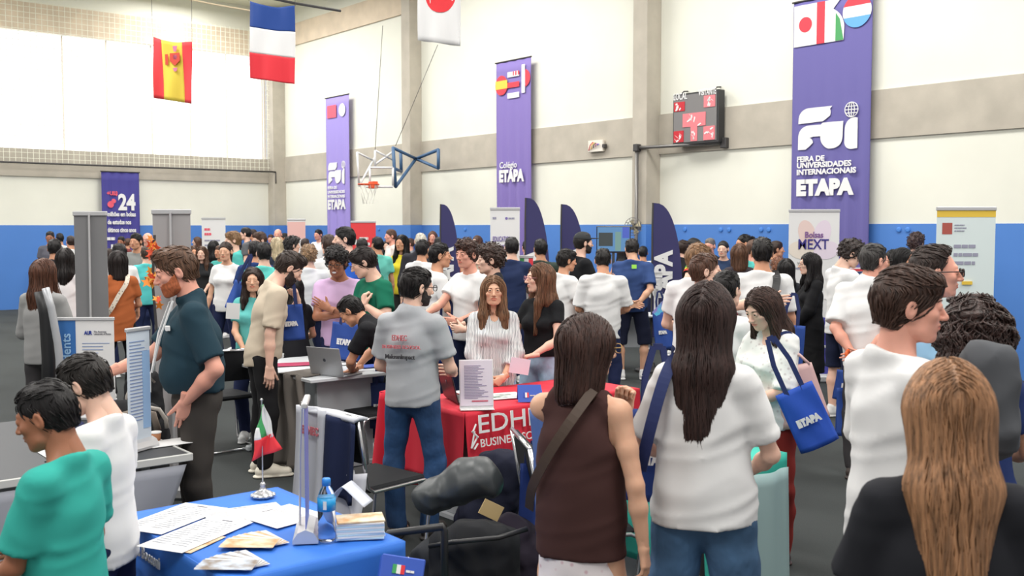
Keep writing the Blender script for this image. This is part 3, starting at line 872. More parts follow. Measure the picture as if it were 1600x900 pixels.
for a, b in zip(edges[::2], edges[1::2]): dado.box(a, b, -.012, 0, 0, 1.915)
hall('wall_right', dado, BLUEP)
hall('wall_left', MB().box(-.3, 0, TL, 0, 0, 3.64).box(-.3, 0, TL, 0, 6.32, 7.6), WALLC)
hall('wall_left', MB().box(0, .012, TL, 0, 0, 1.915), BLUEP)
for i, (a, dp) in enumerate(PIL+[(-.02, .36)]):
    w = .32 if i < 2 else .34
    hall('trim_%d' % (i+1), MB().box(a, a+w, -dp, 0, 1.915, 7.6, b=.008), CONC)
    hall('trim_%d' % (i+4), MB().box(a-.004, a+w+.004, -dp-.004, 0, 0, 1.915, b=.006), BLUEP)
n = 7
for a, b in zip(edges[::2], edges[1::2]):
    hall('trim_%d' % n, MB().box(a, b, -.035, 0, 3.07, 3.72), CONC); n += 1
    hall('trim_%d' % n, MB().box(a, b, -.05, 0, 6.55, 7.1), mat('upper_beam', (214, 198, 176), .9, 'concrete')); n += 1
hall('trim_%d' % n, MB().box(0, .04, TL, -.36, 3.03, 3.66), CONC); n += 1
hall('trim_%d' % n, MB().box(0, .05, TL, -.36, 6.32, 6.95), mat('upper_beam', (214, 198, 176), .9, 'concrete')); n += 1
ceil_m = mat('roof_sheet', (236, 226, 206), .9, 'plaster')
hall('ceiling', MB().box(-.3, SL, -27, .3, 7.6, 7.75), ceil_m)
for i in range(5):
    hall('trim_%d' % n, MB().box(2.6+5*i, 2.85+5*i, -26, 0, 7.42, 7.6, b=.01), ceil_m); n += 1
# translucent window band with mullions
wn = empty('window_1', HALL, kind='structure')
win_m = mat('translucent_panel', (255, 252, 246), .5, 'emit', e=2.6)
mx = [0.36]+sorted(-LW(p)*-1 for p in ())
cols = [LW(p) for p in (417, 360, 302, 241, 170, 100)]
ys = [-.36]+[-c for c in cols]+[-8.6, -10.2, -11.8, TL]
for a, b in zip(ys[:-1], ys[1:]):
    MB().box(-.20, -.17, b+.02, a-.02, 3.66, 6.32).build('pane', win_m, wn)
fr = mat('window_frame', (226, 216, 205), .6)
for a in ys: MB().box(-.22, -.15, a-.02, a+.02, 3.64, 6.32).build('mullion', fr, wn)
# wall-mounted safety net in front of the window wall
net = MB()
nt_ = mat('net_cord', (240, 226, 210), .9)
y = -.5
while y > TL: net.box(.30, .308, y-.005, y+.005, 3.30, 6.95); y -= .125
z = 3.30
while z <= 6.96: net.box(.300, .308, TL, -.45, z-.005, z+.005); z += .125
o = net.build('safety_net', nt_, None, HALL); tag(o, 'pale knotted safety net hanging in front of the bright window band', 'net', kind='stuff')
# horizontal pipe and cable along window wall
m_steel = mat('grey_steel', (120, 118, 116), .4, metal=.6)
m_dark = mat('dark_metal', (62, 60, 60), .5)
o = MB().tube([(.33, TL, 3.32), (.33, -.3, 3.32)], .018).tube([(.33, -.3, 3.32), (.33, -.3, 3.02)], .015).build('net_rail', m_dark, None, HALL, True)
tag(o, 'thin dark rail running along the beam below the windows', 'rail')
# conduit pipes beside second pillar
p0, p1 = HW(1018), HW(1133)
cr = empty('conduit_pipe', HALL @ T(p0, -.36, 0), 'grey L-shaped conduit pipe on the pillar under the scoreboard', 'pipe')
zb = 3.17
MB().tube([(0, -.03, 0), (0, -.03, zb)], .03, 10).build('vertical_pipe', m_steel, cr, smooth=True)
MB().tube([(0, -.03, zb), (p1-p0, .30, zb)], .028, 10).build('horizontal_pipe', m_steel, cr, smooth=True)
MB().box(-.05, .05, -.08, .02, zb-.06, zb+.06, b=.01).build('junction_box', m_dark, cr)
MB().box(p1-p0-.05, p1-p0+.06, .24, .33, zb-.08, zb+.08, b=.01).build('end_bracket', m_dark, cr)
# overhead cable the flags hang from
# ---- generic hall placements
def hp(px, py, off=0.0):          # hall coordinates of the long-wall point at a pixel, 'off' metres in front of it
    s_ = HW(px); z_ = 27.5-.771*s_
    # plane shifted by off toward the room: solve again
    c = 16.49-off*(.636+.771*.825)
    u = (px-800)/FPX; Z = c/(u+.825); X = u*Z
    P = PT(px, py, Z); q = HALL.inverted() @ P
    return q

# ---- scoreboard
a, b = hp(1050, 185, .22), hp(1121, 185, .22)
ztop = hp(1050, 148, .22).z; zbot = hp(1050, 228, .22).z; W_ = b.x-a.x; H_ = ztop-zbot
sb = empty('scoreboard', HALL @ T(a.x, -.22, zbot), 'square grey electronic scoreboard with red digit windows on the right-hand wall', 'scoreboard')
MB().box(0, W_, 0, .16, 0, H_, b=.012).build('casing', mat('scoreboard_case', (46, 46, 48), .5), sb)
MB().box(.03, W_-.03, -.008, .002, .04, H_-.03).build('front_panel', mat('scoreboard_face', (118, 116, 116), .6), sb)
dm = [mat('red_digits', (226, 120, 128), .4), mat('dark_red_digits', (190, 20, 38), .4), mat('white_digits', (240, 225, 228), .4)]
def digits(x0, x1, z0, z1, base):
    m = MB().box(x0*W_, x1*W_, -.016, -.006, z0*H_, z1*H_, base); rr = random.Random(int(x0*99+z0*37))
    w, hh = (x1-x0)*W_, (z1-z0)*H_
    for q in range(6):
        cx = x0*W_+w*rr.uniform(.15, .8); cz = z0*H_+hh*rr.uniform(.15, .85); l = min(w, hh)*rr.uniform(.2, .42); an = rr.choice((.9, .5, -.6, 1.3))
        c, s_ = math.cos(an)*l, math.sin(an)*l
        t = .018
        pts = [(cx-c*.5, cz-s_*.5), (cx+c*.5, cz+s_*.5), (cx+c*.5+t, cz+s_*.5-t), (cx-c*.5+t, cz-s_*.5-t)]
        pts = [(min(max(p[0], x0*W_), x1*W_), min(max(p[1], z0*H_), z1*H_)) for p in pts]
        m.poly(pts, -.020, -.016, 2)
    return m.build('digit_window', dm, sb)
digits(.04, .28, .66, .84, 1); digits(.70, .94, .68, .90, 0); digits(.24, .74, .34, .60, 0)
digits(.04, .26, .06, .28, 1); digits(.42, .56, .06, .34, 0); digits(.70, .94, .06, .32, 0)
WHT = mat('white_print', (244, 242, 246), .6)
text('LOCAL', .15, WHT, sb, T(.03, -.014, H_*.885) @ TXZ, .002, width=W_*.30); text('VISITANTE', .14, WHT, sb, T(W_*.58, -.014, H_*.915) @ TXZ, .002, width=W_*.38)
for x in (.14, .86): MB().tube([(W_*x, .05, H_), (W_*x, .12, H_+.05), (W_*x, .21, H_+.06)], .012, 6).build('hook', m_dark, sb)
# ---- broken control board on the beam
q = hp(918, 238, .10)
bb = empty('control_board', HALL @ T(q.x, -.10, q.z), 'small exposed control board with coloured wires on the concrete beam', 'control board')
w = hp(941, 238, .1).x-q.x
MB().box(0, w, 0, .05, 0, .2, b=.005).build('board', mat('board_white', (222, 216, 205), .7), bb)
for i, c in enumerate([(200, 60, 60), (226, 180, 60), (60, 60, 60), (190, 100, 150), (90, 90, 200)]):
    MB().tube([(w*.15*i+.03, -.01, .03+.02*i), (w*.12*i+.10, -.04, .12), (w*.1*i+.14, -.01, .17-.01*i)], .008, 6).build('wire', mat('wire_sheath', c, .5), bb)
MB().box(w, w+.06, -.02, .05, .06, .12, b=.004).build('connector', m_dark, bb)

# ---- banners on the wall
def circ(cx, cz, r, n=28, a0=0, a1=360): return [(cx+r*math.cos(rad(a0+(a1-a0)*i/n)), cz+r*math.sin(rad(a0+(a1-a0)*i/n))) for i in range(n+(a1-a0 != 360))]
def rip(W_, amp=.018, k=5):
    return lambda x, z: amp*math.sin(x/W_*k*6.283+.6)*(.55+.45*math.sin(z*.9+1))
def flat(parent, pts, y, m, name, fn=None):
    """flat printed shape (outline in local xz) lying y in front of the cloth, following its ripple"""
    mb = MB()
    # triangulated strips: clip to thin columns so that the print follows the ripple
    import bmesh
    bm = bmesh.new(); vs = [bm.verts.new((p[0], 0, p[1])) for p in pts]; f_ = bm.faces.new(vs)
    if f_.normal.y > 0: f_.normal_flip()
    if fn:
        x0, x1 = min(p[0] for p in pts), max(p[0] for p in pts); st = .06; x = x0+st
        while x < x1-1e-4:
            bmesh.ops.bisect_plane(bm, geom=bm.verts[:]+bm.edges[:]+bm.faces[:], plane_co=(x, 0, 0), plane_no=(1, 0, 0)); x += st
    for v in bm.verts: v.co.y = -y+(fn(v.co.x, v.co.z) if fn else 0)
    me = bpy.data.meshes.new(name); bm.to_mesh(me); bm.free()
    return link(name, me, m, parent)
def wtext(s_, size, m, parent, x, z, y, fn, bold, width):
    if fn: y = .004-min(fn(x+width*i/30, z+size*.3) for i in range(31))
    # local: text x,y -> cloth x,z ; text z -> -y
    return text(s_, size, m, parent, T(x, -y, z) @ TXZ, bold, .003, width=width)
def fui_logo(parent, x, z, W_, m, fn, y=.012):
    """geometric FUI letters: F, u and dotted i with a globe"""
    k = W_/2.45
    P = lambda pts: [(x+a*k, z+b*k) for a, b in pts]
    arc = lambda cx, cz, r, a0, a1, n=10: [(cx+r*math.cos(rad(a0+(a1-a0)*i/n)), cz+r*math.sin(rad(a0+(a1-a0)*i/n))) for i in range(n+1)]
    flat(parent, P([(0, 1.0)]+arc(.42, 1.08, .42, 170, 90)+[(1.42, 1.50)]+arc(1.0, 1.28, .35, 40, -20)[3:]+[(1.0, .98), (.0, .95)]), y, m, 'logo_shape', fn)
    flat(parent, P([(0, 0)]+[(0, .35)]+arc(.42, .45, .42, 180, 90)+[(.95, .87), (.95, .45), (.62, .45)]+arc(.42, .20, .22, 80, 10, 4)+[(.42, .0)][:0]+[(.30, 0.)]), y, m, 'logo_shape', fn)
    flat(parent, P([(.95, .87)]+arc(1.35, .40, .42, 180, 270)+arc(1.42, .40, .42, 270, 360)+[(1.86, .93), (1.0, .93)]), y+.002, m, 'logo_shape', fn)
    flat(parent, P(arc(2.20, .20, .28, 190, 270)[:]+[(2.42, -.06), (2.42, 1.0)]+arc(2.35, .62, .42, 100, 180, 8)), y, m, 'logo_shape', fn)
    c = P([(2.18, 1.30)])[0]; r = .26*k
    def ringp(rx, rz, n=24): return [Vector((c[0]+rx*math.cos(6.283*i/n), -y+(fn(c[0], c[1]) if fn else 0), c[1]+rz*math.sin(6.283*i/n))) for i in range(n)]
    t = r*.07
    gm = MB().tube(ringp(r, r), t, 4, closed=True).tube(ringp(r*.45, r), t, 4, closed=True)
    yy = ringp(r, r)[0].y
    for dz in (-.45, 0, .45):
        hw = r*math.sqrt(1-dz*dz); gm.tube([(c[0]-hw, yy, c[1]+dz*r), (c[0]+hw, yy, c[1]+dz*r)], t, 4)
    gm.tube([(c[0], yy, c[1]-r), (c[0], yy, c[1]+r)], t, 4)
    gm.build('logo_globe', m, parent)
VIO = (100, 94, 156)
def banner(pxl, pxr, pytop, zbot, label, off=.14, col=VIO, amp=.02, k=5, py2=None):
    a = hp(pxl, pytop, off); bx = hp(pxr, pytop, off); W_ = bx.x-a.x; H_ = a.z-zbot
    r = empty('banner', HALL @ T(a.x, -off, zbot), label, 'banner')
    fn = rip(W_, amp, k)
    m = MB().grid(lambda u, v: (u*W_, fn(u*W_, v*H_)+.004, v*H_), int(k*12), 24, thick=.002); cl_ = m.build('cloth', mat('banner_cloth', col, .75, 'banner'), r, smooth=True)
    MB().tube([(-.02, 0, H_), (W_+.02, 0, H_)], .014, 8).build('top_rod', m_dark, r)
    return cl_, W_, H_, fn
RED = mat('red_print', (224, 58, 72), .7); YEL = mat('yellow_print', (240, 190, 70), .7); GRN = mat('green_print', (70, 150, 90), .7)
LBL = mat('light_blue_print', (96, 160, 226), .7); PNK = mat('pink_print', (225, 90, 110), .7); DBL = mat('dark_blue_print', (40, 60, 150), .7)
# big banner on the right
r, W_, H_, fn = banner(1237, 1360, 4, 0.35, 'tall violet cloth banner with large white logo, right of the scoreboard', amp=.026)
def bz(py, px=1300): return hp(px, py, .14).z-.35
z1 = H_-.06; fz = .36*W_
flat(r, [(.02, z1-fz*1.28), (.02, z1), (W_*.62, z1)]+circ(W_*.40, z1-fz*.95, W_*.27, 8, 62, 8)+[(W_*.66, z1-fz*1.28)], .012, WHT, 'flag_panel', fn)
flat(r, circ(W_*.17, z1-fz*.62, W_*.085), .016, RED, 'flag_disc', fn)
flat(r, [(W_*.32, z1-fz*1.28), (W_*.32, z1), (W_*.42, z1), (W_*.42, z1-fz*1.28)], .016, RED, 'flag_stripe', fn)
flat(r, [(W_*.56, z1-fz*1.27), (W_*.56, z1-fz*.42), (W_*.61, z1-fz*.62), (W_*.66, z1-fz*1.27)], .016, GRN, 'flag_stripe', fn)
cz = z1-fz*.48; R_ = W_*.175; cx = W_*.82
flat(r, circ(cx, cz, R_, 14, 20, 160), .014, RED, 'flag_part', fn)
flat(r, circ(cx, cz, R_, 6, 160, 200)+circ(cx, cz, R_, 6, -20, 20), .014, WHT, 'flag_part', fn)
flat(r, circ(cx, cz, R_, 14, 200, 340), .014, LBL, 'flag_part', fn)
fui_logo(r, W_*.10, bz(231), W_*.76, WHT, fn)
wtext('FEIRA DE', .105, WHT, r, W_*.09, bz(250), .014, fn, .004, W_*.36)
wtext('UNIVERSIDADES', .105, WHT, r, W_*.09, bz(260), .014, fn, .004, W_*.70)
wtext('INTERNACIONAIS', .105, WHT, r, W_*.09, bz(271), .014, fn, .004, W_*.76)
wtext('ETAPA', .29, WHT, r, W_*.09, bz(303), .014, fn, .020, W_*.74)
# middle banner
r, W_, H_, fn = banner(775, 829, 99, 0.45, 'violet banner with white Colégio ETAPA lettering and flag motifs on the wall', amp=.036, k=4, col=(126, 110, 176))
def bz(py, px=800): return hp(px, py, .14).z-.45
flat(r, circ(W_*.18, H_-.45, W_*.18), .02, RED, 'flag_disc', fn)
flat(r, [(W_*.01, H_-.52), (W_*.01, H_-.36), (W_*.36, H_-.36), (W_*.36, H_-.52)], .024, YEL, 'flag_band', fn)
for i in range(3): flat(r, [(W_*.36, H_-.72+i*.2), (W_*.36, H_-.62+i*.2), (W_*.70, H_-.62+i*.2), (W_*.70, H_-.72+i*.2)], .02, WHT if i % 2 == 0 else RED, 'flag_band', fn)
flat(r, [(W_*.50, H_-.30), (W_*.50, H_-.22), (W_*.70, H_-.22), (W_*.70, H_-.30)], .02, RED, 'flag_band', fn)
flat(r, [(W_*.76, H_-.65), (W_*.76, H_-.12), (W_*.86, H_-.12), (W_*.86, H_-.65)], .02, WHT, 'flag_band', fn)
flat(r, circ(W_*.84, H_-.38, W_*.16, 12, -80, 80), .018, RED, 'flag_disc', fn)
wtext('Colégio', .17, WHT, r, W_*.13, bz(262), .02, fn, .002, W_*.50)
wtext('ETAPA', .3, WHT, r, W_*.12, bz(283), .02, fn, .018, W_*.72)
# far banner near the corner; window glare put into its paler violet
r, W_, H_, fn = banner(510, 546, 154, 0.5, 'violet banner with white logo near the corner, its colour paled to mimic window glare', amp=.03, k=3, col=(150, 136, 205))
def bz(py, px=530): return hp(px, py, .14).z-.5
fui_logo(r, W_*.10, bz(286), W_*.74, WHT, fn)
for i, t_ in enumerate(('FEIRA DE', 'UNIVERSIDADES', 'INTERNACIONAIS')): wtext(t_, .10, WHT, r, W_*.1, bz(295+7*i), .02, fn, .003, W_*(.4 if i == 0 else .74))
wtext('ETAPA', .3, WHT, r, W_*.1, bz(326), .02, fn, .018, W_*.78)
flat(r, [(W_*.1, H_-.5), (W_*.1, H_-.2), (W_*.5, H_-.2), (W_*.5, H_-.5)], .02, PNK, 'flag_panel', fn); flat(r, circ(W_*.75, H_-.35, W_*.14), .02, WHT, 'flag_disc', fn)
# banner on the window wall
ya, yb = -LW(151), -LW(211)
LWM = HALL @ T(.14, 0, 0)
zt = PT(151, 268, 40.56/(1.25+649/1600)).z
W_ = abs(yb-ya); H_ = zt-.6
r = empty('banner', HALL @ T(.16, ya, .6) @ RZ(math.pi/2), 'dark violet banner reading 24 milhões below the window band', 'banner')
fn = rip(W_, .015, 4)
cl_ = MB().grid(lambda u, v: (u*W_, fn(u*W_, v*H_)+.004, v*H_), 40, 12, thick=.002).build('cloth', mat('banner_cloth', (66, 62, 140), .75, 'banner'), r, smooth=True)
MB().tube([(-.02, 0, H_), (W_+.02, 0, H_)], .014, 8).build('top_rod', m_dark, r)
r = cl_
wtext('24', .52, WHT, r, W_*.42, H_-.90, .02, fn, .02, W_*.46)
wtext('+US$', .13, PNK, r, W_*.13, H_-.56, .02, fn, .006, W_*.28); flat(r, circ(W_*.22, H_-.78, W_*.09, 14), .02, PNK, 'pink_motif', fn); flat(r, circ(W_*.30, H_-.70, W_*.06, 14), .024, PNK, 'pink_motif', fn)
for i, t_ in enumerate(('milhões em bolsas', 'de estudos nos', 'últimos cinco anos')): wtext(t_, .15, WHT, r, W_*.13, H_-1.06-.19*i, .02, fn, .005, W_*(.75, .62, .75)[i])
bars(r, WHT, W_*.1, .96, W_*.3, 1, .2, y=.03); bars(r, WHT, W_*.2, .62, W_*.65, 1, .4, y=.03, h=.6, seed=4)

# ---- hanging national flags
def hang_flag(name, label, TL_, TR_, h_, d, painter, sag=.04):
    """TL_,TR_: pixel corners of the top edge, d: depth"""
    A = PT(*TL_, d); B = PT(*TR_, d*.985); ex = (B-A); slope = ex.z; ex.z = 0; W_ = ex.length; ex.normalize(); ez = Vector((0, 0, 1)); ey = ez.cross(ex).normalized(); ez = ex.cross(ey)
    M = Matrix.Identity(4)
    for i, v in enumerate((ex, ey, ez)): M.col[i][:3] = v
    M.col[3][:3] = A-ez*h_
    r = empty(name, M, label, 'flag'); fn = lambda x, z: .025*math.sin(x/W_*11+z*1.1)*(.5+.5*(1-z/h_))+.012*math.sin(x*17-z*5)
    sg = lambda x, z: -sag*math.sin(math.pi*x/W_)*(z/h_)**3+slope*x/W_
    painter(r, W_, h_, fn, sg)
    MB().tube([(0, .0, h_), (-.02, .02, 7.5-A.z+h_)], .003, 4).build('cord', m_dark, r); MB().tube([(W_, .0, h_+slope), (W_+.02, .02, 7.5-A.z+h_)], .003, 4).build('cord', m_dark, r)
    return r
def fstrip(r, x0, x1, z0, z1, m, fn, sg, name='cloth', y=0):
    MB().grid(lambda u, v: (x0+(x1-x0)*u, fn(x0+(x1-x0)*u, z0+(z1-z0)*v)-y, z0+(z1-z0)*v+sg(x0+(x1-x0)*u, z0+(z1-z0)*v)), 10, 14, thick=.002).build(name, m, r, smooth=True)
def spain(r, W_, h_, fn, sg):
    rm = mat('flag_red', (226, 62, 68), .8); ym = mat('flag_yellow', (246, 202, 74), .8)
    fstrip(r, 0, W_*.25, 0, h_, rm, fn, sg, 'red_stripe'); fstrip(r, W_*.25, W_*.76, 0, h_, ym, fn, sg, 'yellow_stripe'); fstrip(r, W_*.76, W_, 0, h_, rm, fn, sg, 'red_stripe')
    cr_ = mat('crest_red', (208, 74, 58), .8); pk = mat('crest_mauve', (205, 120, 160), .8)
    m = MB(); c = (W_*.54, h_*.60)
    for q, mi in (([(c[0]-.05, c[1]+.09), (c[0]+.12, c[1]+.09), (c[0]+.12, c[1]-.02), (c[0]+.035, c[1]-.09), (c[0]-.05, c[1]-.02)], 0), ([(c[0]-.13, c[1]+.08), (c[0]-.08, c[1]+.08), (c[0]-.08, c[1]-.07), (c[0]-.13, c[1]-.07)], 0), ([(c[0]+.0, c[1]+.19), (c[0]+.08, c[1]+.19), (c[0]+.06, c[1]+.11), (c[0]+.02, c[1]+.11)], 1), (circ(c[0]+.04, c[1]+.03, .035, 12), 1), ([(c[0]-.0, c[1]-.12), (c[0]+.08, c[1]-.12), (c[0]+.06, c[1]-.17), (c[0]+.02, c[1]-.17)], 1)):
        y = -.030; m.poly(q, y, y+.003, mi)
    m.build('crest', [cr_, pk], r)
def france(r, W_, h_, fn, sg):
    for i, c in enumerate(((222, 50, 62), (236, 234, 240), (28, 66, 140))): fstrip(r, 0, W_, h_*i/3, h_*(i+1)/3, mat('flag_cloth', c, .8), fn, sg, ('red_stripe', 'white_stripe', 'blue_stripe')[i])
def japan(r, W_, h_, fn, sg):
    fstrip(r, 0, W_, 0, h_, mat('flag_cloth', (236, 234, 240), .8), fn, sg, 'white_cloth')
    mb = MB(); cx, cz, R_ = W_*.55, h_*.515, W_*.36
    for i in range(40):
        a0, a1 = 6.2832*i/40, 6.2832*(i+1)/40
        P = [(cx, cz), (cx+R_*.5*math.cos(a0), cz+R_*.5*math.sin(a0)), (cx+R_*.5*math.cos(a1), cz+R_*.5*math.sin(a1)), (cx+R_*math.cos(a0), cz+R_*math.sin(a0)), (cx+R_*math.cos(a1), cz+R_*math.sin(a1))]
        V = [(p[0], fn(*p)-.005, p[1]) for p in P]; mb.add(V, [(0, 1, 2), (1, 3, 4, 2)])
    mb.build('red_disc', mat('flag_disc_red', (224, 52, 60), .8), r)
hang_flag('spanish_flag', 'red and yellow Spanish flag hung sideways in front of the windows', (238, 57), (300, 65), 94*15/1600, 15, spain)
hang_flag('french_flag', 'French tricolour flag hung with its blue band on top', (389, 1), (461, 9), 118*12.5/1600, 12.5, france)
hang_flag('japanese_flag', 'white Japanese flag with red disc, cut off by the top of the photo', (652, -68), (720, -60), 127*12/1600, 12, japan, .03)
# cables overhead
o = MB().tube([PT(380, -12, 12.6), PT(460, 5, 12.6), PT(532, 17, 13.2)], .016, 6).build('ceiling_cable', m_dark); tag(o, 'dark cable end hanging under the roof beside the French flag', 'cable')
o = MB().tube([PT(200, -20, 16), PT(330, 6, 15.5), PT(410, 20, 15)], .012, 6).build('ceiling_cable', mat('pale_metal', (196, 180, 150), .6)); tag(o, 'pale cable crossing under the roof left of the French flag', 'cable')

# ---- basketball hoop with wall frame (far)
WT = mat('white_steel', (214, 214, 214), .5); BS = mat('blue_steel', (58, 92, 128), .5)
a = hp(641, 262, .6)
wf = empty('hoop_wall_frame', HALL @ T(a.x, -.45, 0), 'dark blue triangular steel bracket of the hoop on the pillar', 'bracket')
def seg(P0, P1, d0, d1, r_, m_, name, par, n_=6):
    I = par.matrix_world.inverted() if False else None
    A = PT(*P0, d0); B = PT(*P1, d1)
    return A, B
def fr3(parent, M, segs, r_, m_, name):
    I = M.inverted()
    for (A, da), (B, db) in segs:
        MB().tube([I @ PT(*A, da), I @ PT(*B, db)], r_, 6).build(name, m_, parent, smooth=True)
M = HALL @ T(a.x, -.45, 0)
fr3(wf, M, [(((614, 230), 20.6), ((618, 292), 20.6)), (((614, 231), 20.6), ((650, 248), 21.6)), (((618, 292), 20.6), ((650, 248), 21.6)), (((650, 248), 21.6), ((685, 234), 20.9)), (((650, 248), 21.6), ((685, 263), 20.9)), (((685, 233), 20.9), ((685, 264), 20.9)), (((626, 238), 21.4), ((627, 268), 21.4)), (((627, 268), 21.4), ((614, 262), 20.6))], .035, BS, 'strut')
hb = empty('basketball_hoop', M, 'basketball hoop frame with orange rim in front of the far wall', 'basketball hoop')
fr3(hb, M, [(((558, 238), 20.4), ((561, 291), 20.4)), (((558, 238), 20.4), ((586, 252), 21)), (((561, 291), 20.4), ((586, 245), 21)), (((586, 235), 20.6), ((586, 262), 20.6)), (((586, 235), 20.6), ((614, 250), 21)), (((586, 257), 20.6), ((614, 237), 21)), (((578, 262), 20.5), ((614, 262), 20.5)), (((578, 262), 20.5), ((578, 290), 20.5)), (((614, 262), 20.5), ((614, 290), 20.5)), (((570, 292), 20.5), ((614, 292), 20.5))], .022, WT, 'strut')
I = M.inverted()
c = PT(575, 288, 20.1); pts = [I @ (c+Vector((.19*math.cos(t), .19*math.sin(t), 0))) for t in [6.283*i/20 for i in range(20)]]
MB().tube(pts, .014, 6, closed=True).tube([I @ (c+Vector((.19, .1, 0))), I @ PT(590, 288, 20.5)], .02).build('rim', mat('orange_paint', (222, 84, 40), .5), hb, smooth=True)
c2 = I @ PT(583, 289, 20.3); MB().box(c2.x-.09, c2.x+.09, c2.y-.06, c2.y+.06, c2.z-.07, c2.z+.07, b=.01).build('rim_mount', mat('orange_paint', (222, 84, 40), .5), hb)
nm = MB()
for i in range(10):
    t = 6.283*i/10; t2 = t+.5
    nm.tube([I @ (c+Vector((.19*math.cos(t), .19*math.sin(t), 0))), I @ (c+Vector((.13*math.cos(t2), .13*math.sin(t2), -.22))), I @ (c+Vector((.10*math.cos(t), .10*math.sin(t), -.38)))], .006, 4)
nm.build('net', mat('net_white', (236, 228, 216), .8), hb)['kind'] = 'stuff'
fr3(hb, M, [(((586, 235), 20.6), ((598, 40), 20.9)), (((618, 228), 20.6), ((684, 70), 20.6))], .006, m_dark, 'stay_cable')

# ---- feather flags
def feather(px, pytop, pxr, d, label):
    P = PT(px, pytop, d); H_ = P.z; w = (pxr-px)*d/FPX
    r = empty('feather_flag', T(P.x, P.y, 0) @ RZ(rad(-8)), label, 'feather flag')
    zb = .45; pts = [(0, zb), (w*.98, zb)]
    for i in range(15):
        t = i/14; a = rad(90*t); pts.append((w*(1.0*math.cos(a)**.75 if a < 1.57 else 0), zb+(H_-zb)*(.34+.66*math.sin(a)**1.15)))
    pts = [p for i, p in enumerate(pts)]
    MB().poly(pts, -.004, .004).build('sail', mat('feather_cloth', (52, 50, 96), .8, 'banner'), r)
    MB().tube([(-.012, 0, .05), (-.012, 0, zb+(H_-zb)*.8), (-.005, 0, H_)], .012, 8).build('pole', m_dark, r)
    MB().lathe([(.22, 0), (.22, .03), (.05, .06), (.03, .12)], 20).build('base', m_dark, r)
    text('ETAPA', .30, WHT, r, T(w*.62, -.012, .78) @ RY(-math.pi/2) @ TXZ, .015, .003, width=.80)
    text('fui', .16, WHT, r, T(w*.30, -.012, .95) @ RY(-math.pi/2) @ TXZ, .008, .003, width=.34)
    return r
feather(689, 319, 719, 15.5, 'dark violet feather flag leftmost of four, right of the first pillar')
feather(822, 309, 860, 13.8, 'dark violet feather flag in front of the Colégio ETAPA banner')
feather(878, 319, 917, 14.2, 'dark violet feather flag behind the bearded man in a cap')
feather(1021, 317, 1067, 13.2, 'dark violet feather flag rightmost of four, next to the conduit pillar')

# ---- roll-up banners
def rollup(pxl, pxr, pytop, d, label, col, zb=0.0, yaw=None, back=False, name='rollup_banner', depth2=None, basec=(190, 190, 192)):
    A = PT(pxl, pytop, d); B = PT(pxr, pytop, depth2 or d); w = (B.xy-A.xy).length; an = math.atan2(B.y-A.y, B.x-A.x); H_ = A.z-zb
    r = empty(name, T(A.x, A.y, zb) @ RZ(an), label, 'roll-up banner')
    bm_ = mat('aluminium', basec, .4, metal=.3)
    hb_ = min(.09, H_*.09)
    MB().box(-.01, w+.01, -.09 if zb == 0 else -.045, .09 if zb == 0 else .045, 0, hb_, b=.02 if zb == 0 else .01).build('base', bm_, r)
    pn_ = MB().box(0, w, -.004, .0, hb_, H_-.02).build('panel', col, r)
    MB().box(-.005, w+.005, -.014, .012, H_-.035, H_, b=.005).build('top_rail', bm_, r)
    MB().tube([(w/2, .035, hb_), (w/2, .035, H_*.5), (w/2, .02, H_-.02)], .008, 8).build('support_pole', bm_, r)
    return pn_, w, H_
r, w, H_ = rollup(1233, 1312, 327, 12.3, 'white roll-up banner reading Bolsas MEXT with pastel petals', mat('print_white', (240, 240, 242), .7))
PET = [mat('petal_pink', (250, 202, 196), .7), mat('petal_mauve', (238, 212, 240), .7), mat('petal_peach', (252, 216, 204), .7), mat('petal_lilac', (224, 212, 242), .7)]
def ellp(cx, cz, a, b, t, n=20): return [(cx+a*math.cos(6.283*i/n)*math.cos(t)-b*math.sin(6.283*i/n)*math.sin(t), cz+a*math.cos(6.283*i/n)*math.sin(t)+b*math.sin(6.283*i/n)*math.cos(t)) for i in range(n)]
for i, (x, z, a_, b_, t) in enumerate(((.36, .86, .17, .085, 1.85), (.66, .86, .17, .085, 1.3), (.25, .765, .16, .09, -.15), (.75, .765, .16, .09, .15))):
    flat(r, ellp(x*w, z*H_, a_*.98, b_*1.2, t), .006+.0007*i, PET[i], 'petal')
text('Bolsas', .10, mat('plum_print', (130, 90, 150), .7), r, T(w*.32, -.012, H_*.838) @ TXZ, .002, width=w*.36)
text('MEXT', .17, mat('navy_print', (58, 50, 130), .7), r, T(w*.19, -.012, H_*.772) @ TXZ, .0025, width=w*.60)
bars(r, mat('grey_print', (150, 150, 170), .7), w*.15, H_*.655, w*.68, 1, .06)
flat(r, [(0, .10), (0, .42*H_), (w, .36*H_), (w, .10)], .006, mat('violet_print', (72, 70, 160), .7), 'lower_panel')
for i, z in enumerate((.30, .25, .20, .13)): bars(r, WHT, w*.30, z*H_, w*.6, 1, .09, seed=i)
r, w, H_ = rollup(766, 812, 324, 12.8, 'white roll-up banner reading Education with purpose, beside the ETAPA banner', mat('print_white', (240, 240, 244), .7))
GP = mat('grey_print', (150, 150, 170), .7)
for i, t_ in enumerate(('EDUCATION', 'WITH PURPOSE')): text(t_, .09, mat('plum_print', (120, 104, 170), .7), r, T(w*.09, -.012, H_*(.80-.05*i)) @ TXZ, .001, width=w*(.62, .78)[i])
bars(r, GP, w*.08, H_*.93, w*.2, 1, .08); flat(r, circ(w*.55, H_*.935, .018, 10), .006, mat('plum_print', (120, 104, 170), .7), 'logo_mark'); bars(r, GP, w*.62, H_*.93, w*.3, 1, .06)
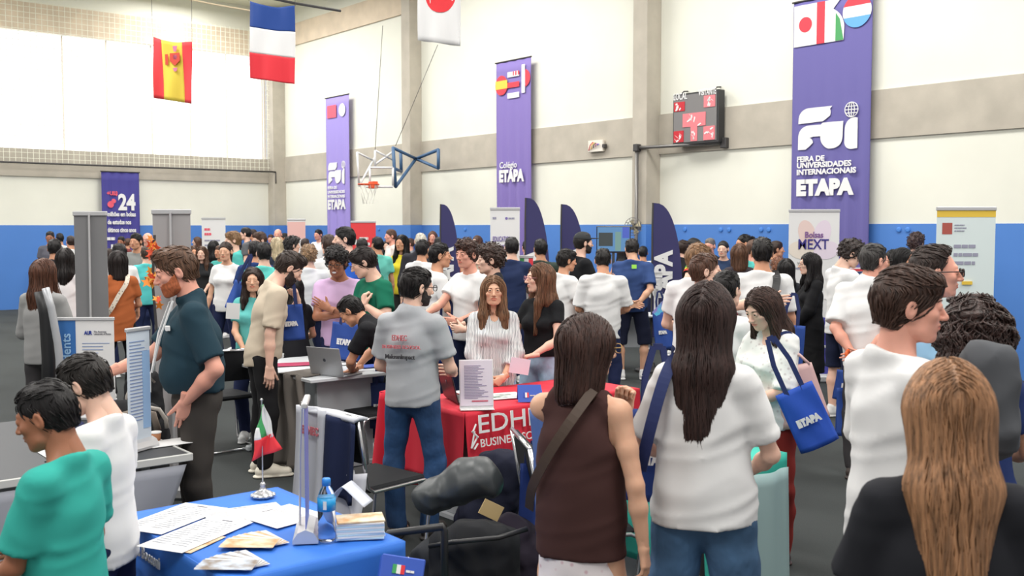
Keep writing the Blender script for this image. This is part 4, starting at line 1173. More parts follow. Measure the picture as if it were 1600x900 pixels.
r, w, H_ = rollup(1464, 1556, 323, 9.2, 'pale blue roll-up banner with yellow strip and red square logo at right', mat('print_pale', (214, 226, 236), .7))
flat(r, [(0, H_*.955), (0, H_*.985), (w, H_*.985), (w, H_*.955)], .006, YEL, 'yellow_strip')
flat(r, [(.05, H_*.88), (.05, H_*.93), (.14, H_*.93), (.14, H_*.88)], .006, mat('brick_print', (170, 84, 74), .7), 'logo_square')
bars(r, GP, .16, H_*.918, .13, 3, .026)
bars(r, GP, w*.30, H_*.82, w*.5, 3, .075, h=.4, seed=3)
for z in (.66, .56): MB().box(w*.45, w*.62, -.02, -.005, z*H_, z*H_+.03).build('yellow_label', YEL, r)
r, w, H_ = rollup(315, 352, 340, 19.5, 'small white roll-up banner with red and orange print by the window wall', mat('print_white', (240, 236, 234), .7))
bars(r, PNK, .05, H_*.88, w*.35, 2, .09, h=.5)
bars(r, GP, .05, H_*.78, w*.75, 3, .09, seed=5)
flat(r, [(.0, H_*.42), (.0, H_*.58), (w*.55, H_*.48), (w*.55, H_*.42)], .006, YEL, 'orange_shape')
r, w, H_ = rollup(449, 477, 342, 21, 'pink-topped white roll-up banner near the corner pillar', mat('print_white', (240, 234, 234), .7))
flat(r, [(0, H_*.80), (0, H_*.97), (w, H_*.97), (w, H_*.80)], .006, mat('rose_print', (222, 178, 172), .7), 'photo_strip')
bars(r, PNK, w*.2, H_*.72, w*.5, 2, .08)
r, w, H_ = rollup(548, 587, 345, 17, 'bright red roll-up banner with white lettering, left of the first pillar', mat('print_red', (226, 62, 68), .7))
bars(r, WHT, w*.35, H_*.84, w*.5, 3, .09, h=.5)
flat(r, [(w*.1, H_*.80), (w*.2, H_*.86), (w*.3, H_*.80)], .006, WHT, 'logo_mark')
# grey backs of two roll-ups on the left
BK = mat('panel_back', (128, 128, 130), .45, 'cloth')
r, w, H_ = rollup(166, 115, 330, 7.6, 'grey back of a tall roll-up banner, leftmost, beside the rust-topped woman', BK, depth2=7.6)
r, w, H_ = rollup(297, 238, 327, 7.0, 'grey back of a tall roll-up banner behind the red-bearded man', mat('panel_back_light', (166, 163, 164), .45, 'cloth'), depth2=7.0)
# Italian-coloured low roll-up and British flag
r, w, H_ = rollup(812, 833, 399, 12.4, 'low roll-up banner in Italian green, white and red', mat('print_white', (240, 240, 244), .7))
flat(r, [(0, .1), (0, H_-.03), (w/3, H_-.03), (w/3, .1)], .006, GRN, 'green_band'); flat(r, [(w*.67, .1), (w*.67, H_-.03), (w, H_-.03), (w, .1)], .006, RED, 'red_band')
P = PT(1322, 418, 11.2); w = .30; r = empty('british_flag', T(P.x, P.y, P.z-.24), 'piece of a British flag between the two men in white shirts', 'flag')
fm = [mat('flag_navy', (50, 72, 128), .8), mat('flag_white', (236, 234, 240), .8), mat('flag_red', (206, 60, 70), .8)]
MB().box(0, w, 0, .006, 0, .24, 0).poly([(0, 0), (w, .20), (w, .24), (w-.05, .24), (0, .05)], -.004, 0, 1).poly([(0, .17), (0, .24), (w, .24), (w, .20), (0, .19)], -.005, 0, 1).poly([(0, .2), (0, .225), (w, .225), (w, .2)], -.008, -.004, 2).poly([(0, .01), (w, .21), (w, .225), (0, .03)], -.008, -.004, 2).build('flag_cloth', fm, r)
MB().tube([(0, .01, -1.2), (0, .01, .26)], .008).build('pole', m_dark, r)
# ---- television on a stand
P = PT(932, 353, 13.4); w = 53*13.4/1600; hh = 42*13.4/1600
r = empty('television', T(P.x, P.y, 0) @ RZ(rad(-6)), 'flat television showing blue slides with photos, behind the capped man', 'television')
MB().box(0, w, 0, .05, P.z-hh, P.z, b=.006).build('casing', mat('tv_black', (20, 20, 24), .3), r)
MB().box(.012, w-.012, -.004, .001, P.z-hh+.02, P.z-.015).build('screen', mat('screen_blue', (104, 160, 214), .3, 'emit', e=.7), r)
MB().box(.03, w*.48, -.008, -.003, P.z-hh*.75, P.z-hh*.25).build('slide_picture', mat('slide_photo', (62, 72, 74), .3, 'emit', e=.7), r)
MB().box(w*.55, w*.72, -.008, -.003, P.z-hh*.92, P.z-hh*.22).build('slide_picture', mat('slide_photo2', (134, 176, 170), .3, 'emit', e=.7), r)
MB().box(w*.76, w*.96, -.008, -.003, P.z-hh*.45, P.z-hh*.05).build('slide_picture', mat('slide_blue', (84, 110, 220), .3, 'emit', e=.7), r)
MB().box(w*.46, w*.54, .01, .05, .02, P.z-hh).box(w*.2, w*.8, -.2, .25, 0, .03).build('stand', m_dark, r)
# ---- wall fan
P = PT(990, 354, 15.0); r = empty('wall_fan', T(P.x, P.y-.1, P.z) @ RZ(rad(-30)), 'round grey wall fan on the pillar beside the television', 'fan')
m = MB(); R_ = .13
for k_ in (.35, .7, 1): m.tube([(R_*k_*math.cos(t), -.05, R_*k_*math.sin(t)) for t in [6.283*i/20 for i in range(20)]], .004, 4, closed=True)
for i in range(12): m.tube([(0, -.06, 0), (R_*math.cos(i*.5236), -.05, R_*math.sin(i*.5236)), (R_*.9*math.cos(i*.5236), .04, R_*.9*math.sin(i*.5236))], .003, 4)
m.build('cage', m_steel, r)
m = MB()
for i in range(4):
    a_ = i*1.57; m.add([(0, -.02, 0), (R_*.85*math.cos(a_), -.03, R_*.85*math.sin(a_)), (R_*.85*math.cos(a_+.8), 0, R_*.85*math.sin(a_+.8))], [(0, 1, 2)])
m.build('blade', mat('fan_blade', (180, 170, 140), .4), r); MB().box(-.04, .04, 0, .16, -.05, .05, b=.01).build('motor', m_dark, r)
# round screw caps on the blue dado
cm = mat('cap_blue', (70, 130, 210), .5)
for ci_, px in enumerate((592, 703, 727, 1070, 1126, 1139, 1189, 1201, 1404, 1418)):
    q = hp(px, 358.5 if px < 1100 else 359, .012)
    o = MB().lathe([(.035, 0), (.035, .015), (.02, .02)], 12, M=RX(math.pi/2)).build('wall_socket', cm, None, HALL @ T(q.x, -.012, q.z)); tag(o, 'small round blue cap on the blue wall dado, %s from the left' % ('leftmost', 'second', 'third', 'fourth', 'fifth', 'sixth', 'seventh', 'eighth', 'ninth', 'rightmost, tenth')[ci_], 'wall cap', 'round caps on the blue dado')
# ------------------------------------------------------------------ tables and things on them
def frame(corner, ex):            # matrix with x along ex (horizontal), z up, origin corner
    ex = Vector(ex).normalized(); ez = Vector((0, 0, 1)); ey = ez.cross(ex)
    M = Matrix.Identity(4)
    for i, v in enumerate((ex, ey, ez)): M.col[i][:3] = v
    M.col[3][:3] = (corner[0], corner[1], 0); return M
TH = .74
lam = mat('white_laminate', (216, 220, 224), .45); lamg = mat('grey_laminate', (176, 180, 184), .5)
blk = mat('black_fabric', (30, 31, 34), .8, 'cloth'); blkp = mat('black_plastic', (26, 26, 28), .45)
chrome = mat('chrome', (196, 196, 198), .22, metal=.9); paper = mat('paper', (240, 240, 244), .8)
def table(label, M, lx, ly, top, legm, name='table', panel=True, zt=TH):
    r = empty(name, M, label, 'table')
    MB().box(0, lx, 0, ly, zt-.028, zt, b=.005).build('tabletop', top, r)
    if panel:
        for x in (.10, lx-.16):
            MB().box(x, x+.045, ly*.16, ly*.84, .05, zt-.028, b=.004).build('leg_panel', legm, r)
            MB().box(x-.01, x+.055, ly*.04, ly*.96, 0, .05, b=.012).build('foot', legm, r)
        MB().box(.16, lx-.16, ly*.5, ly*.5+.015, .30, zt-.03).build('modesty_panel', legm, r)
    return r
def cloth_over(name, label, M, lx, ly, drops, m, lift=.006, fold=.018, zt=TH, cat='tablecloth', thick=.003):
    """drops: dict of sides -x,+x,-y,+y -> drop length or function of the position 0..1"""
    r = empty(name, M, label, cat); z = zt+lift
    mb = MB(); e = .012
    nx, ny = int(lx/.04)+2, int(ly/.04)+2
    mb.grid(lambda u, v: (-e+(lx+2*e)*u, -e+(ly+2*e)*v, z+.0012*math.sin(u*31+v*17)), nx, ny, thick=thick)
    def side(fn0, out, length, dr, ph):
        g = dr if callable(dr) else (lambda t: dr)
        def P(u, v):
            b = fn0(u); dz = g(u)*v
            w = fold*math.sin(u*length*17+ph)*v+fold*.6*math.sin(u*length*31+ph*2)*v*v
            o = .004+.05*v*(.3+.7*v)*.6+w
            rr = .018; 
            return (b[0]+out[0]*o, b[1]+out[1]*o, z-dz)
        return P
    n = 16
    if '-y' in drops: mb.grid(lambda u, v, P=side(lambda t: (-e+(lx+2*e)*t, -e), (0, -1), lx, drops['-y'], 1): P(u, 1-v), nx*2, n, thick=thick)
    if '+y' in drops: mb.grid(lambda u, v, P=side(lambda t: (-e+(lx+2*e)*t, ly+e), (0, 1), lx, drops['+y'], 2): P(u, v), nx*2, n, thick=thick)
    if '-x' in drops: mb.grid(lambda u, v, P=side(lambda t: (-e, -e+(ly+2*e)*t), (-1, 0), ly, drops['-x'], 3): P(u, v), ny*2, n, thick=thick)
    if '+x' in drops: mb.grid(lambda u, v, P=side(lambda t: (lx+e, -e+(ly+2*e)*t), (1, 0), ly, drops['+x'], 4): P(u, 1-v), ny*2, n, thick=thick)
    mb.build('cloth', m, r, smooth=True); return r
def sheet(name, label, cat, px, py, w, l, yaw, m, z=TH+.008, n=1, group=None, thick=.0008, prints=None, curl=0.0):
    d = (CAMH-z)/((py-HOR)/FPX)*1.0
    P = PT(px, py, d); k_ = (CAMH-z)/(CAMH-P.z) if CAMH-P.z > 0 else 1; P = Vector((P.x*k_, P.y*k_, z))
    r = empty(name, T(P.x, P.y, z) @ RZ(rad(yaw)), label, cat, group)
    if curl: MB().grid(lambda u, v: ((u-.5)*w, (v-.5)*l, curl*u*u+.001), 10, 2, thick=.0008).build('page', m, r, smooth=True)
    else: MB().box(-w/2, w/2, -l/2, l/2, 0, thick*n).build('page', m, r)
    if prints: prints(r, w, l, thick*n+.0008)
    return r
gpr = mat('grey_print', (140, 144, 156), .8); dpr = mat('dark_print', (96, 98, 110), .8)
def lines(r, w, l, z, cols=2, rows=14, qr=False):
    mb = MB()
    for c in range(cols):
        for i in range(rows):
            x0 = -w*.43+c*w*.88/cols; ww = w*.78/cols*random.uniform(.55, 1); y = l*.36-i*l*.76/rows
            mb.add([(x0, y, z), (x0+ww, y, z), (x0+ww, y+l*.012, z), (x0, y+l*.012, z)], [(0, 1, 2, 3)])
    mb.build('print', gpr, r)
    MB().add([(-w*.12, l*.42, z), (w*.12, l*.42, z), (w*.12, l*.445, z), (-w*.12, l*.445, z)], [(0, 1, 2, 3)]).build('heading', dpr, r)
def tote(label, M, w=.36, h=.40, strap=.26, logo='ETAPA', col=(34, 70, 148), group=None, name='tote_bag', slant=0.0, gusset=.05, sides='both', lw=.5):
    """origin at the middle of the top edge, bag hanging down"""
    r = empty(name, M, label, 'bag', group); m = mat('tote_fabric', col, .75, 'banner')
    def P(sgn): return lambda u, v: ((u-.5)*w*(1-.04*v), sgn*(gusset*(1-v)*math.sin(math.pi*u)*.7+.006+.004*math.sin(u*9+v*7)), -h*(1-v))
    MB().grid(P(-1), 12, 12, thick=.0015).grid(P(1), 12, 12, thick=.0015).build('pouch', m, r, smooth=True)
    for sg in (-1, 1):
        st = MB(); pts = [(-w*.22, sg*.008, -.03), (-w*.21, sg*.01, strap*.5), (-w*.08+slant, sg*.008, strap*.96), (w*.08+slant, sg*.008, strap*.96), (w*.21, sg*.01, strap*.5), (w*.22, sg*.008, -.03)]
        for a, b in zip(pts[:-1], pts[1:]):
            a = Vector(a); b = Vector(b); d_ = (b-a).normalized(); n_ = Vector((-d_.z, 0, d_.x))*.012
            V = [a-n_, a+n_, b+n_, b-n_]; V += [v+Vector((0, .002, 0)) for v in V]
            st.add(V, [(0, 1, 2, 3), (7, 6, 5, 4), (0, 3, 7, 4), (1, 5, 6, 2)])
        st.build('strap', mat('strap_navy', (30, 44, 96), .7), r)
    if logo:
        for sg in ((-1,) if sides == 'front' else (-1, 1)):
            Mt = T(-sg*-w*lw/2 if sg == -1 else w*lw/2, sg*(gusset*.5+.012), -h*.58) @ (RZ(math.pi) if sg == 1 else Matrix.Identity(4)) @ TXZ
            Mt = (T(-w*lw/2, -(gusset*.55+.014), -h*.58) @ TXZ) if sg == -1 else (T(w*lw/2, gusset*.55+.014, -h*.58) @ RZ(math.pi) @ TXZ)
            text(logo, .085*w/.36, WHT, r, Mt, .0045, width=w*lw)
    return r
def at(px, py, d, yaw=0, rx=0, ry=0): return T(*PT(px, py, d)) @ RZ(rad(yaw)) @ RY(rad(ry)) @ RX(rad(rx))
def laptop(M, label, screen=None, body=(176, 178, 182)):
    r = empty('laptop', M, label, 'laptop'); bm_ = mat('laptop_shell', body, .35, metal=.4)
    MB().box(-.16, .16, -.22, 0, 0, .014, b=.004).build('keyboard_base', bm_, r)
    MB().box(-.145, .145, -.12, -.02, .0145, .0155).build('keyboard', blkp, r)
    lid = MB().box(-.16, .16, 0, .008, 0, .22, b=.003).build('lid', bm_, r, T(0, 0, .012) @ RX(rad(-14)))
    MB().box(-.15, .15, -.0015, 0, .01, .21).build('screen', mat('dark_screen', (30, 32, 40), .15), r, T(0, 0, .012) @ RX(rad(-14)))
    MB().lathe([(.014, 0), (.012, .002)], 14, M=RX(rad(-90))).build('logo_disc', mat('logo_dark', (70, 72, 80), .3), r, T(0, .0, .012) @ RX(rad(-14)) @ T(0, .009, .12))
    return r

# ---- Table with laptop (centre left)
C2 = Vector((-1.49, 7.53, 0)); ML = frame(C2+UV*1.35, -UV)      # x runs toward the camera side, y = +VV
def loc(M, x, y, z=0): return M @ Vector((x, y, z))
# frame(-UV): ey = z x ex ; check its sign against VV
sgn = 1 if (ML.to_3x3() @ Vector((0, 1, 0))).dot(VV) > 0 else -1
ML = frame(C2+UV*1.30, -UV) if sgn == 1 else frame(C2+UV*1.30+VV*.72, -UV)
YS = sgn                                                        # +1: local +y is VV
t2 = table('white-topped table with grey leg panels under the silver laptop', ML, 1.30, .72, lam, lamg)
laptop(T(*PT(512, 577, 7.72)) @ RZ(rad(150)) @ T(0, 0, 0), 'silver laptop the leaning man in black is typing on').location.z = TH+.001
sheet('brochure', 'dark pink leaflet lying behind the silver laptop', 'leaflet', 460, 569, .30, .21, 20, mat('leaflet_pink', (176, 60, 96), .5))
sheet('brochure', 'blue and white folded leaflet at the right end of the laptop table', 'leaflet', 582, 572, .22, .16, 30, mat('leaflet_blue', (84, 104, 186), .5), n=6)
sheet('paper_sheet', 'small white paper under the typing hands', 'paper', 548, 568, .2, .15, 10, paper)
# woollen coat hanging over its left end
coat_m = mat('grey_wool', (112, 106, 100), .95, 'concrete')
Mc = T(*PT(462, 586, 7.75)) @ RZ(rad(-35)); Mc.translation.z = TH
r = empty('wool_coat', Mc, 'grey woollen coat hanging off the left end of the laptop table', 'coat')
MB().grid(lambda u, v: ((u-.5)*(.30+.16*(1-v))+.03*math.sin(v*5), -.03-.045*math.sin(u*14+v*2)-.05*(1-v), .012-(1-v)*.70), 26, 20, thick=.012).grid(lambda u, v: ((u-.5)*.30, -.035+.30*v, .012+.004*math.sin(u*14)), 12, 8, thick=.010).build('coat_cloth', coat_m, r, smooth=True)

# ---- red table
C3 = Vector((-.284, 6.15, 0)); LXR, LYR = 1.5, .66
# local x = VV, local y should be UV
MR = frame(C3, VV)
if (MR.to_3x3() @ Vector((0, 1, 0))).dot(UV) < 0: raise Exception('frame')
table('grey-legged table under the red tablecloth', MR, LXR, LYR, lam, lamg)
redm = mat('red_cloth', (206, 34, 56), .75, 'banner')
cloth_over('tablecloth', 'bright red tablecloth with white EDHEC Business School lettering', MR, LXR, LYR, {'-y': lambda t: .245+.03*math.sin(t*9) if t > .06 else .40, '-x': .46, '+x': .3, '+y': .4}, redm, fold=.020)
rt = [o for o in bpy.data.objects if o.name.startswith('tablecloth')][0]
text('EDHEC', .16, WHT, rt, T(.06, -.060, TH-.118) @ RX(rad(-4)) @ TXZ, .0005, .002, width=.62)
text('BUSINESS SCHOOL', .07, WHT, rt, T(.06, -.078, TH-.200) @ RX(rad(-4)) @ TXZ, .0002, .002, width=.62)
# emblem left of the lettering
em = MB()
for a0, b0 in (((.0, -.20), (.05, -.14)), ((.05, -.14), (.01, -.10)), ((.01, -.10), (.04, -.06)), ((.0, -.20), (.03, -.10)), ((.02, -.21), (.055, -.18))):
    em.tube([(a0[0], -.064, TH+a0[1]), (b0[0], -.055, TH+b0[1])], .006, 5)
em.build('emblem', WHT, rt)
# second red cloth hanging at the far left end
Mq = T(*PT(615, 617, 6.9)) @ RZ(rad(-25)); Mq.translation.z = TH
r = empty('red_drape', Mq, 'red cloth hanging to the floor behind the man in grey polo', 'cloth')
MB().grid(lambda u, v: ((u-.5)*(.20+.16*(1-v)), -.03*math.sin(u*11)-.02, .01-(1-v)*.62), 24, 12, thick=.004).grid(lambda u, v: ((u-.5)*.20, -.02+.25*v, .012), 8, 4, thick=.004).build('cloth', redm, r, smooth=True)
# acrylic sign on the red table
P = PT(745, 638, 6.25); r = empty('sign_holder', T(P.x, P.y, TH+.012) @ RZ(rad(8)), 'clear acrylic stand with a printed sheet on the red tablecloth', 'sign')
MB().box(-.10, .10, -.003, .002, .02, .30, b=.001).build('sheet', mat('pinkish_sheet', (226, 214, 226), .5), r, RX(rad(-8)))
mb = MB()
for i in range(22): mb.box(-.075, -.075+random.uniform(.08, .15), -.0055, -.004, .265-i*.0095, .268-i*.0095)
mb.build('print', mat('mauve_print', (150, 136, 170), .7), r, RX(rad(-8)))
MB().box(-.03, .07, -.0055, -.004, .045, .053).build('red_line', mat('red_line', (200, 90, 110), .7), r, RX(rad(-8)))
MB().box(-.105, .105, -.05, .05, 0, .006, b=.002).build('acrylic_foot', mat('acrylic', (230, 228, 236), .08), r); MB().box(-.105, .105, .003, .006, .006, .305).build('acrylic_plate', mat('acrylic', (230, 228, 236), .08), r, RX(rad(-8)))
# laptop seen from the side, dark
lp = laptop(T(*PT(706, 625, 6.55)) @ RZ(rad(110)), 'dark laptop standing open on the red table behind the acrylic sign', body=(58, 52, 54)); lp.location.z = TH+.012
sheet('paper_sheet', 'white paper lying on the red table beside the sign', 'paper', 722, 612, .12, .10, 40, paper, z=TH+.013)
def mag(r, w, l, z):
    MB().add([(-w*.4, -l*.35, z), (w*.3, -l*.35, z), (w*.2, l*.3, z), (-w*.35, l*.35, z)], [(0, 1, 2, 3)]).build('cover_picture', mat('cover_photo', (96, 120, 110), .4, 'photo', c2=(220, 222, 220)), r)
sheet('magazine', 'open magazine with grey-green pictures on the red table', 'magazine', 788, 619, .26, .22, 25, mat('gloss_paper', (226, 228, 228), .4), z=TH+.013, n=6, prints=mag)
P = PT(829, 614, 6.55); r = empty('tent_card', T(P.x, P.y, TH+.012) @ RZ(rad(5)), 'blue folded card with a small French flag on the red table', 'card')
V = [(-.085, -.045, 0), (.085, -.045, 0), (.065, .0, .105), (-.085, .0, .105), (-.085, .05, 0), (.085, .05, 0)]
MB().add(V, [(0, 1, 2, 3), (5, 4, 3, 2)]).build('card', mat('card_blue', (52, 88, 186), .5), r)
for i, c in enumerate(((40, 70, 170), (238, 238, 244), (216, 50, 60))):
    MB().add([(-.05+i*.012, -.036+.0, .028), (-.038+i*.012, -.036, .028), (-.038+i*.012, -.022, .058), (-.05+i*.012, -.022, .058)], [(0, 1, 2, 3)]).build('flag_stripe', mat('mini_flag', c, .6), r)
bars(r, WHT, -.008, .036, .055, 1, .022, y=.034)

# ---- blue table in front
B4 = Vector((-1.02, 4.36, 0)); MBm = frame(B4-VV*.64, VV)       # x = VV, y = UV ; table spans y -0.95..0
MBm = frame(B4-VV*.64-UV*.97, VV)
table('table under the bright blue tablecloth in the foreground', MBm, .64, .97, lam, lamg, panel=True)
bluem = mat('blue_cloth', (44, 112, 206), .7, 'banner')
bt = cloth_over('tablecloth', 'bright blue tablecloth with white Università Bocconi lettering', MBm, .64, .97, {'-y': .5, '-x': .5, '+x': .5, '+y': .4}, bluem, fold=.008)
# lettering on the -x side (left face), reading from far to near
MT = T(-.055, .90, TH-.09) @ RZ(rad(-90)) @ RX(rad(-5)) @ TXZ
text('Università Bocconi', .062, WHT, bt, T(-.040, .93, TH-.085) @ RZ(rad(-90)) @ TXZ, .0012, .002, width=.42)
text('Milano', .062, WHT, bt, T(-.045, .93, TH-.15) @ RZ(rad(-90)) @ TXZ, .0012, .002)
BY = math.degrees(math.atan2(VV.y, VV.x))
def pl(r, w, l, z): lines(r, w, l, z)
sheet('paper_sheet', 'long white timetable sheet at the back left of the blue table', 'paper', 272, 809, .21, .38, BY-62, paper, prints=pl, z=TH+.011)
sheet('paper_sheet', 'white printed sheet nearest the teal-shirted boy on blue table', 'paper', 308, 834, .20, .40, BY-62, paper, prints=pl, z=TH+.013)
sheet('paper_sheet', 'white sheet lying centrally behind the fanned leaflets', 'paper', 385, 803, .30, .22, BY-10, paper, prints=pl, z=TH+.012)
sheet('paper_sheet', 'white sheet partly beneath the upright narrow banner', 'paper', 443, 806, .24, .24, BY+10, paper, prints=pl, z=TH+.014)
tanp = mat('tan_picture', (196, 146, 92), .45, 'photo', c2=(234, 214, 186)); grp = mat('grey_picture', (120, 104, 88), .45, 'photo', c2=(190, 204, 222))
def fan(px, py, yaw, m, label, n=7, w=.10, l=.19, spread=46, z=TH+.014):
    d = (CAMH-z)/((py-HOR)/FPX); P = PT(px, py, d); k_ = (CAMH-z)/(CAMH-P.z)
    r = empty('leaflet_fan', T(P.x*k_, P.y*k_, z) @ RZ(rad(yaw)), label, 'leaflets')
    for i in range(n):
        a = rad(-spread/2+spread*i/(n-1))
        MB().box(-w/2, w/2, 0, l, .001*i, .001*i+.0008).build('leaflet', m if i % 2 else mat('leaflet_white', (238, 238, 240), .5), r, RZ(a))
    MB().box(-w/2, w/2, 0, l, .001*n, .001*n+.001).build('leaflet', m, r, RZ(rad(spread/2+4)))
fan(432, 852, 62, tanp, 'fan of tan and white leaflets in the middle of the blue table', 7)
fan(400, 886, 62, grp, 'fan of grey photo leaflets at the front edge of the blue table', 7)
sheet('brochure', 'tan leaflet peeking from under the white sheets', 'leaflet', 308, 849, .10, .20, BY-60, tanp, z=TH+.010)
# stack of cards
P = PT(563, 853, 3.66); z0 = TH+.012
for i in range(9):
    M = T(P.x, P.y, z0+i*.0075) @ RZ(rad(BY-28+random.uniform(-3, 3)))
    o = MB().box(-.085, .085, -.055, .055, 0, .0068, b=.0008).build('booklet', [tanp, mat('booklet_white', (236, 232, 226), .6), mat('booklet_sky', (190, 214, 238), .6)][0 if i == 8 else (1 if i % 2 else 2)], None, M)
    if i == 8: tag(o, 'topmost tan booklet of the stack beside the water bottle', 'booklet')
    else: tag(o, '%s booklet in the stack by the water bottle, %s' % ('white' if i % 2 else 'sky-blue', ('lowest', 'second from below', 'third from below', 'fourth from below', 'fifth from below', 'sixth from below', 'seventh from below', 'just under the tan top one')[i]), 'booklet', 'booklets stacked under the tan one')
# water bottle
P = PT(511, 858, 3.60); r = empty('water_bottle', T(P.x, P.y, TH+.012), 'clear plastic water bottle with blue cap and blue label', 'bottle')
clr = mat('clear_plastic', (226, 238, 248), .06, 'clear', ior=1.15)
MB().lathe([(.024, 0), (.031, .006), (.032, .02), (.030, .03), (.032, .04), (.030, .05), (.032, .06), (.030, .07), (.032, .08), (.032, .15), (.030, .165), (.022, .185), (.013, .197), (.012, .205)], 24).build('bottle_body', clr, r, smooth=True)
MB().lathe([(.0328, .112), (.0328, .158)], 24).build('label', mat('label_blue', (34, 150, 210), .4), r, smooth=True)
MB().lathe([(.0155, .200), (.0155, .222), (.013, .226)], 20).build('bottle_cap', mat('cap_blue', (50, 140, 226), .4), r, smooth=True)
MB().box(-.006, .006, -.0335, -.033, .12, .15).build('label_mark', WHT, r)
# bent plastic sheet behind the bottle
P = PT(530, 800, 3.75); r = empty('plastic_sleeve', T(P.x, P.y, TH+.012) @ RZ(rad(-12)), 'curved translucent plastic sleeve standing behind the water bottle', 'plastic sleeve')
MB().grid(lambda u, v: (-.085+.19*u, -.02+.10*v, .165*math.sin(min(1, u*1.6)*1.57)-.075*max(0, u-.55)/.45), 22, 4, thick=.001).build('sleeve', mat('frosted_plastic', (206, 212, 232), .25), r, smooth=True)
# desk flag
P = PT(411, 781, 4.20); r = empty('desk_flag', T(P.x, P.y, TH+.011), 'small Italian flag on a chrome desk pole, blue table corner', 'flag')
MB().lathe([(.045, 0), (.048, .008), (.040, .016), (.028, .024), (.014, .030), (.010, .045), (.013, .052), (.006, .062)], 24).build('base', mat('silver', (190, 190, 192), .3, metal=.7), r, smooth=True)
for i in range(12):
    a = i*.5236; MB().lathe([(.001, 0), (.009, .005), (.009, .010), (.001, .014)], 8, c=(.044*math.cos(a), .044*math.sin(a), .0)).build('bead', mat('silver', (190, 190, 192), .3, metal=.7), r, smooth=True)
MB().tube([(0, 0, .05), (0, 0, .40)], .003, 8).build('pole', chrome, r); MB().lathe([(.001, 0), (.008, .006), (.001, .014)], 10, c=(0, 0, .40)).build('finial', chrome, r, smooth=True)
FC = [mat('mini_flag', c, .7) for c in ((62, 158, 92), (240, 240, 242), (220, 48, 58))]
def fpt(a, b):     # a across stripes (0 hoist top .. 1), b along
    # triangle-like hanging cloth: top at pole, spreads downwards
    x = (-.045+.115*b)*(.10+.90*a)+.006*math.sin(a*9+b*5); return (x+.006*b, .012*math.sin(b*9+a*4), .385-.235*a+(.05*b*a))
MB().grid(lambda u, v: fpt(.0+.62*v, .0+.5*u), 6, 8, thick=.001).build('green_stripe', FC[0], r, smooth=True)
MB().grid(lambda u, v: fpt(.0+(.70 if u > .3 else .62)*v, .5+.5*u), 6, 8, thick=.001).build('white_stripe', FC[1], r, smooth=True)
MB().grid(lambda u, v: fpt(.62+.12*0+.38*v, u*1.0), 10, 6, thick=.0012).build('red_stripe', FC[2], r, smooth=True)
MB().grid(lambda u, v: fpt(.42+.22*v, u*.30), 4, 4, thick=.0018).build('white_stripe', FC[1], r, smooth=True)
# narrow tabletop roll-up standing edge-on on the blue table
def desk_rollup(M, w, h, label, mface, base_m=None, prints=None):
    r = empty('tabletop_banner', M, label, 'tabletop banner'); bm_ = base_m or mat('aluminium', (200, 200, 202), .35, metal=.4)
    mb = MB(); pr = [(-.045, 0), (-.045, .012), (-.028, .038), (0, .050), (.028, .038), (.045, .012), (.045, 0)]
    V = [(x, p[0], p[1]) for x in (-w/2-.01, w/2+.01) for p in pr]; n_ = len(pr)
    mb.add(V, [tuple(range(n_))[::-1], tuple(range(n_, 2*n_))]+[(i, (i+1) % n_, (i+1) % n_+n_, i+n_) for i in range(n_)]); mb.build('base', bm_, r)
    MB().box(-w/2, w/2, -.003, 0, .045, h-.015).build('panel', mface, r)
    MB().box(-w/2-.004, w/2+.004, -.012, .010, h-.02, h, b=.004).build('top_rail', bm_, r)
    MB().tube([(0, .025, .04), (0, .022, h*.6), (0, .012, h-.01)], .004, 8).build('support_pole', bm_, r)
    if prints: prints(r, w, h)
    return r
def prb(r, w, h):
    MB().box(-w/2, -w*.17, -.005, -.003, .05, h-.02).build('blue_strip', mat('strip_blue', (46, 104, 170), .6), r)
    text('students', .075, mat('pale_blue', (150, 190, 226), .6), r, T(-w*.26, -.007, h*.42) @ RY(-math.pi/2) @ TXZ, .001, .001, width=h*.42)
    text('AUR', .03, DBL, r, T(-w*.02, -.006, h*.83) @ TXZ, .0012, .001, width=w*.14); text('The American\nUniversity of Rome', .014, dpr, r, T(w*.15, -.006, h*.85) @ TXZ, 0, .001, width=w*.3)
    mb = MB()
    for i in range(13): mb.box(-w*.06, w*random.uniform(.2, .42), -.005, -.0035, h*(.74-i*.032), h*(.74-i*.032)+.004)
    mb.build('print', mat('blue_grey_print', (130, 150, 190), .6), r)
    MB().box(-w*.17, w/2, -.005, -.003, .05, .05+h*.10).build('footer', mat('footer_navy', (40, 78, 140), .6), r)
    bars(r, WHT, w*.1, .075, w*.3, 1, .02)
# ---- left table, black top with grey skirt
E5 = Vector((-1.61, 5.06, 0)); M5 = frame(E5-VV*1.6, VV)
t5 = table('dark table with thick grey edge on the left under papers and backpack', M5, 1.6, 1.5, mat('dark_top', (60, 62, 66), .6), lamg, panel=True)
MB().box(-.01, 1.61, -.012, 0, TH-.035, TH+.004, b=.004).build('edge_trim', mat('grey_edge', (196, 196, 192), .5), t5)
MB().box(1.6, 1.612, -.012, 1.5, TH-.035, TH+.004, b=.004).build('edge_trim', mat('grey_edge', (196, 196, 192), .5), t5)
skm = mat('grey_skirt', (150, 152, 160), .8, 'cloth')
r = empty('table_skirt', M5, 'grey cloth skirt hanging in folds under the dark left table', 'cloth')
MB().grid(lambda u, v: (1.58-.9*u-.22*(1-v)*(1-u), .02+.05*math.sin(u*9+v*3)*(1-v)-.02, TH-.05-.62*(1-v)), 40, 12, thick=.003).build('skirt', skm, r, smooth=True)
P = PT(137, 655, 6.0)
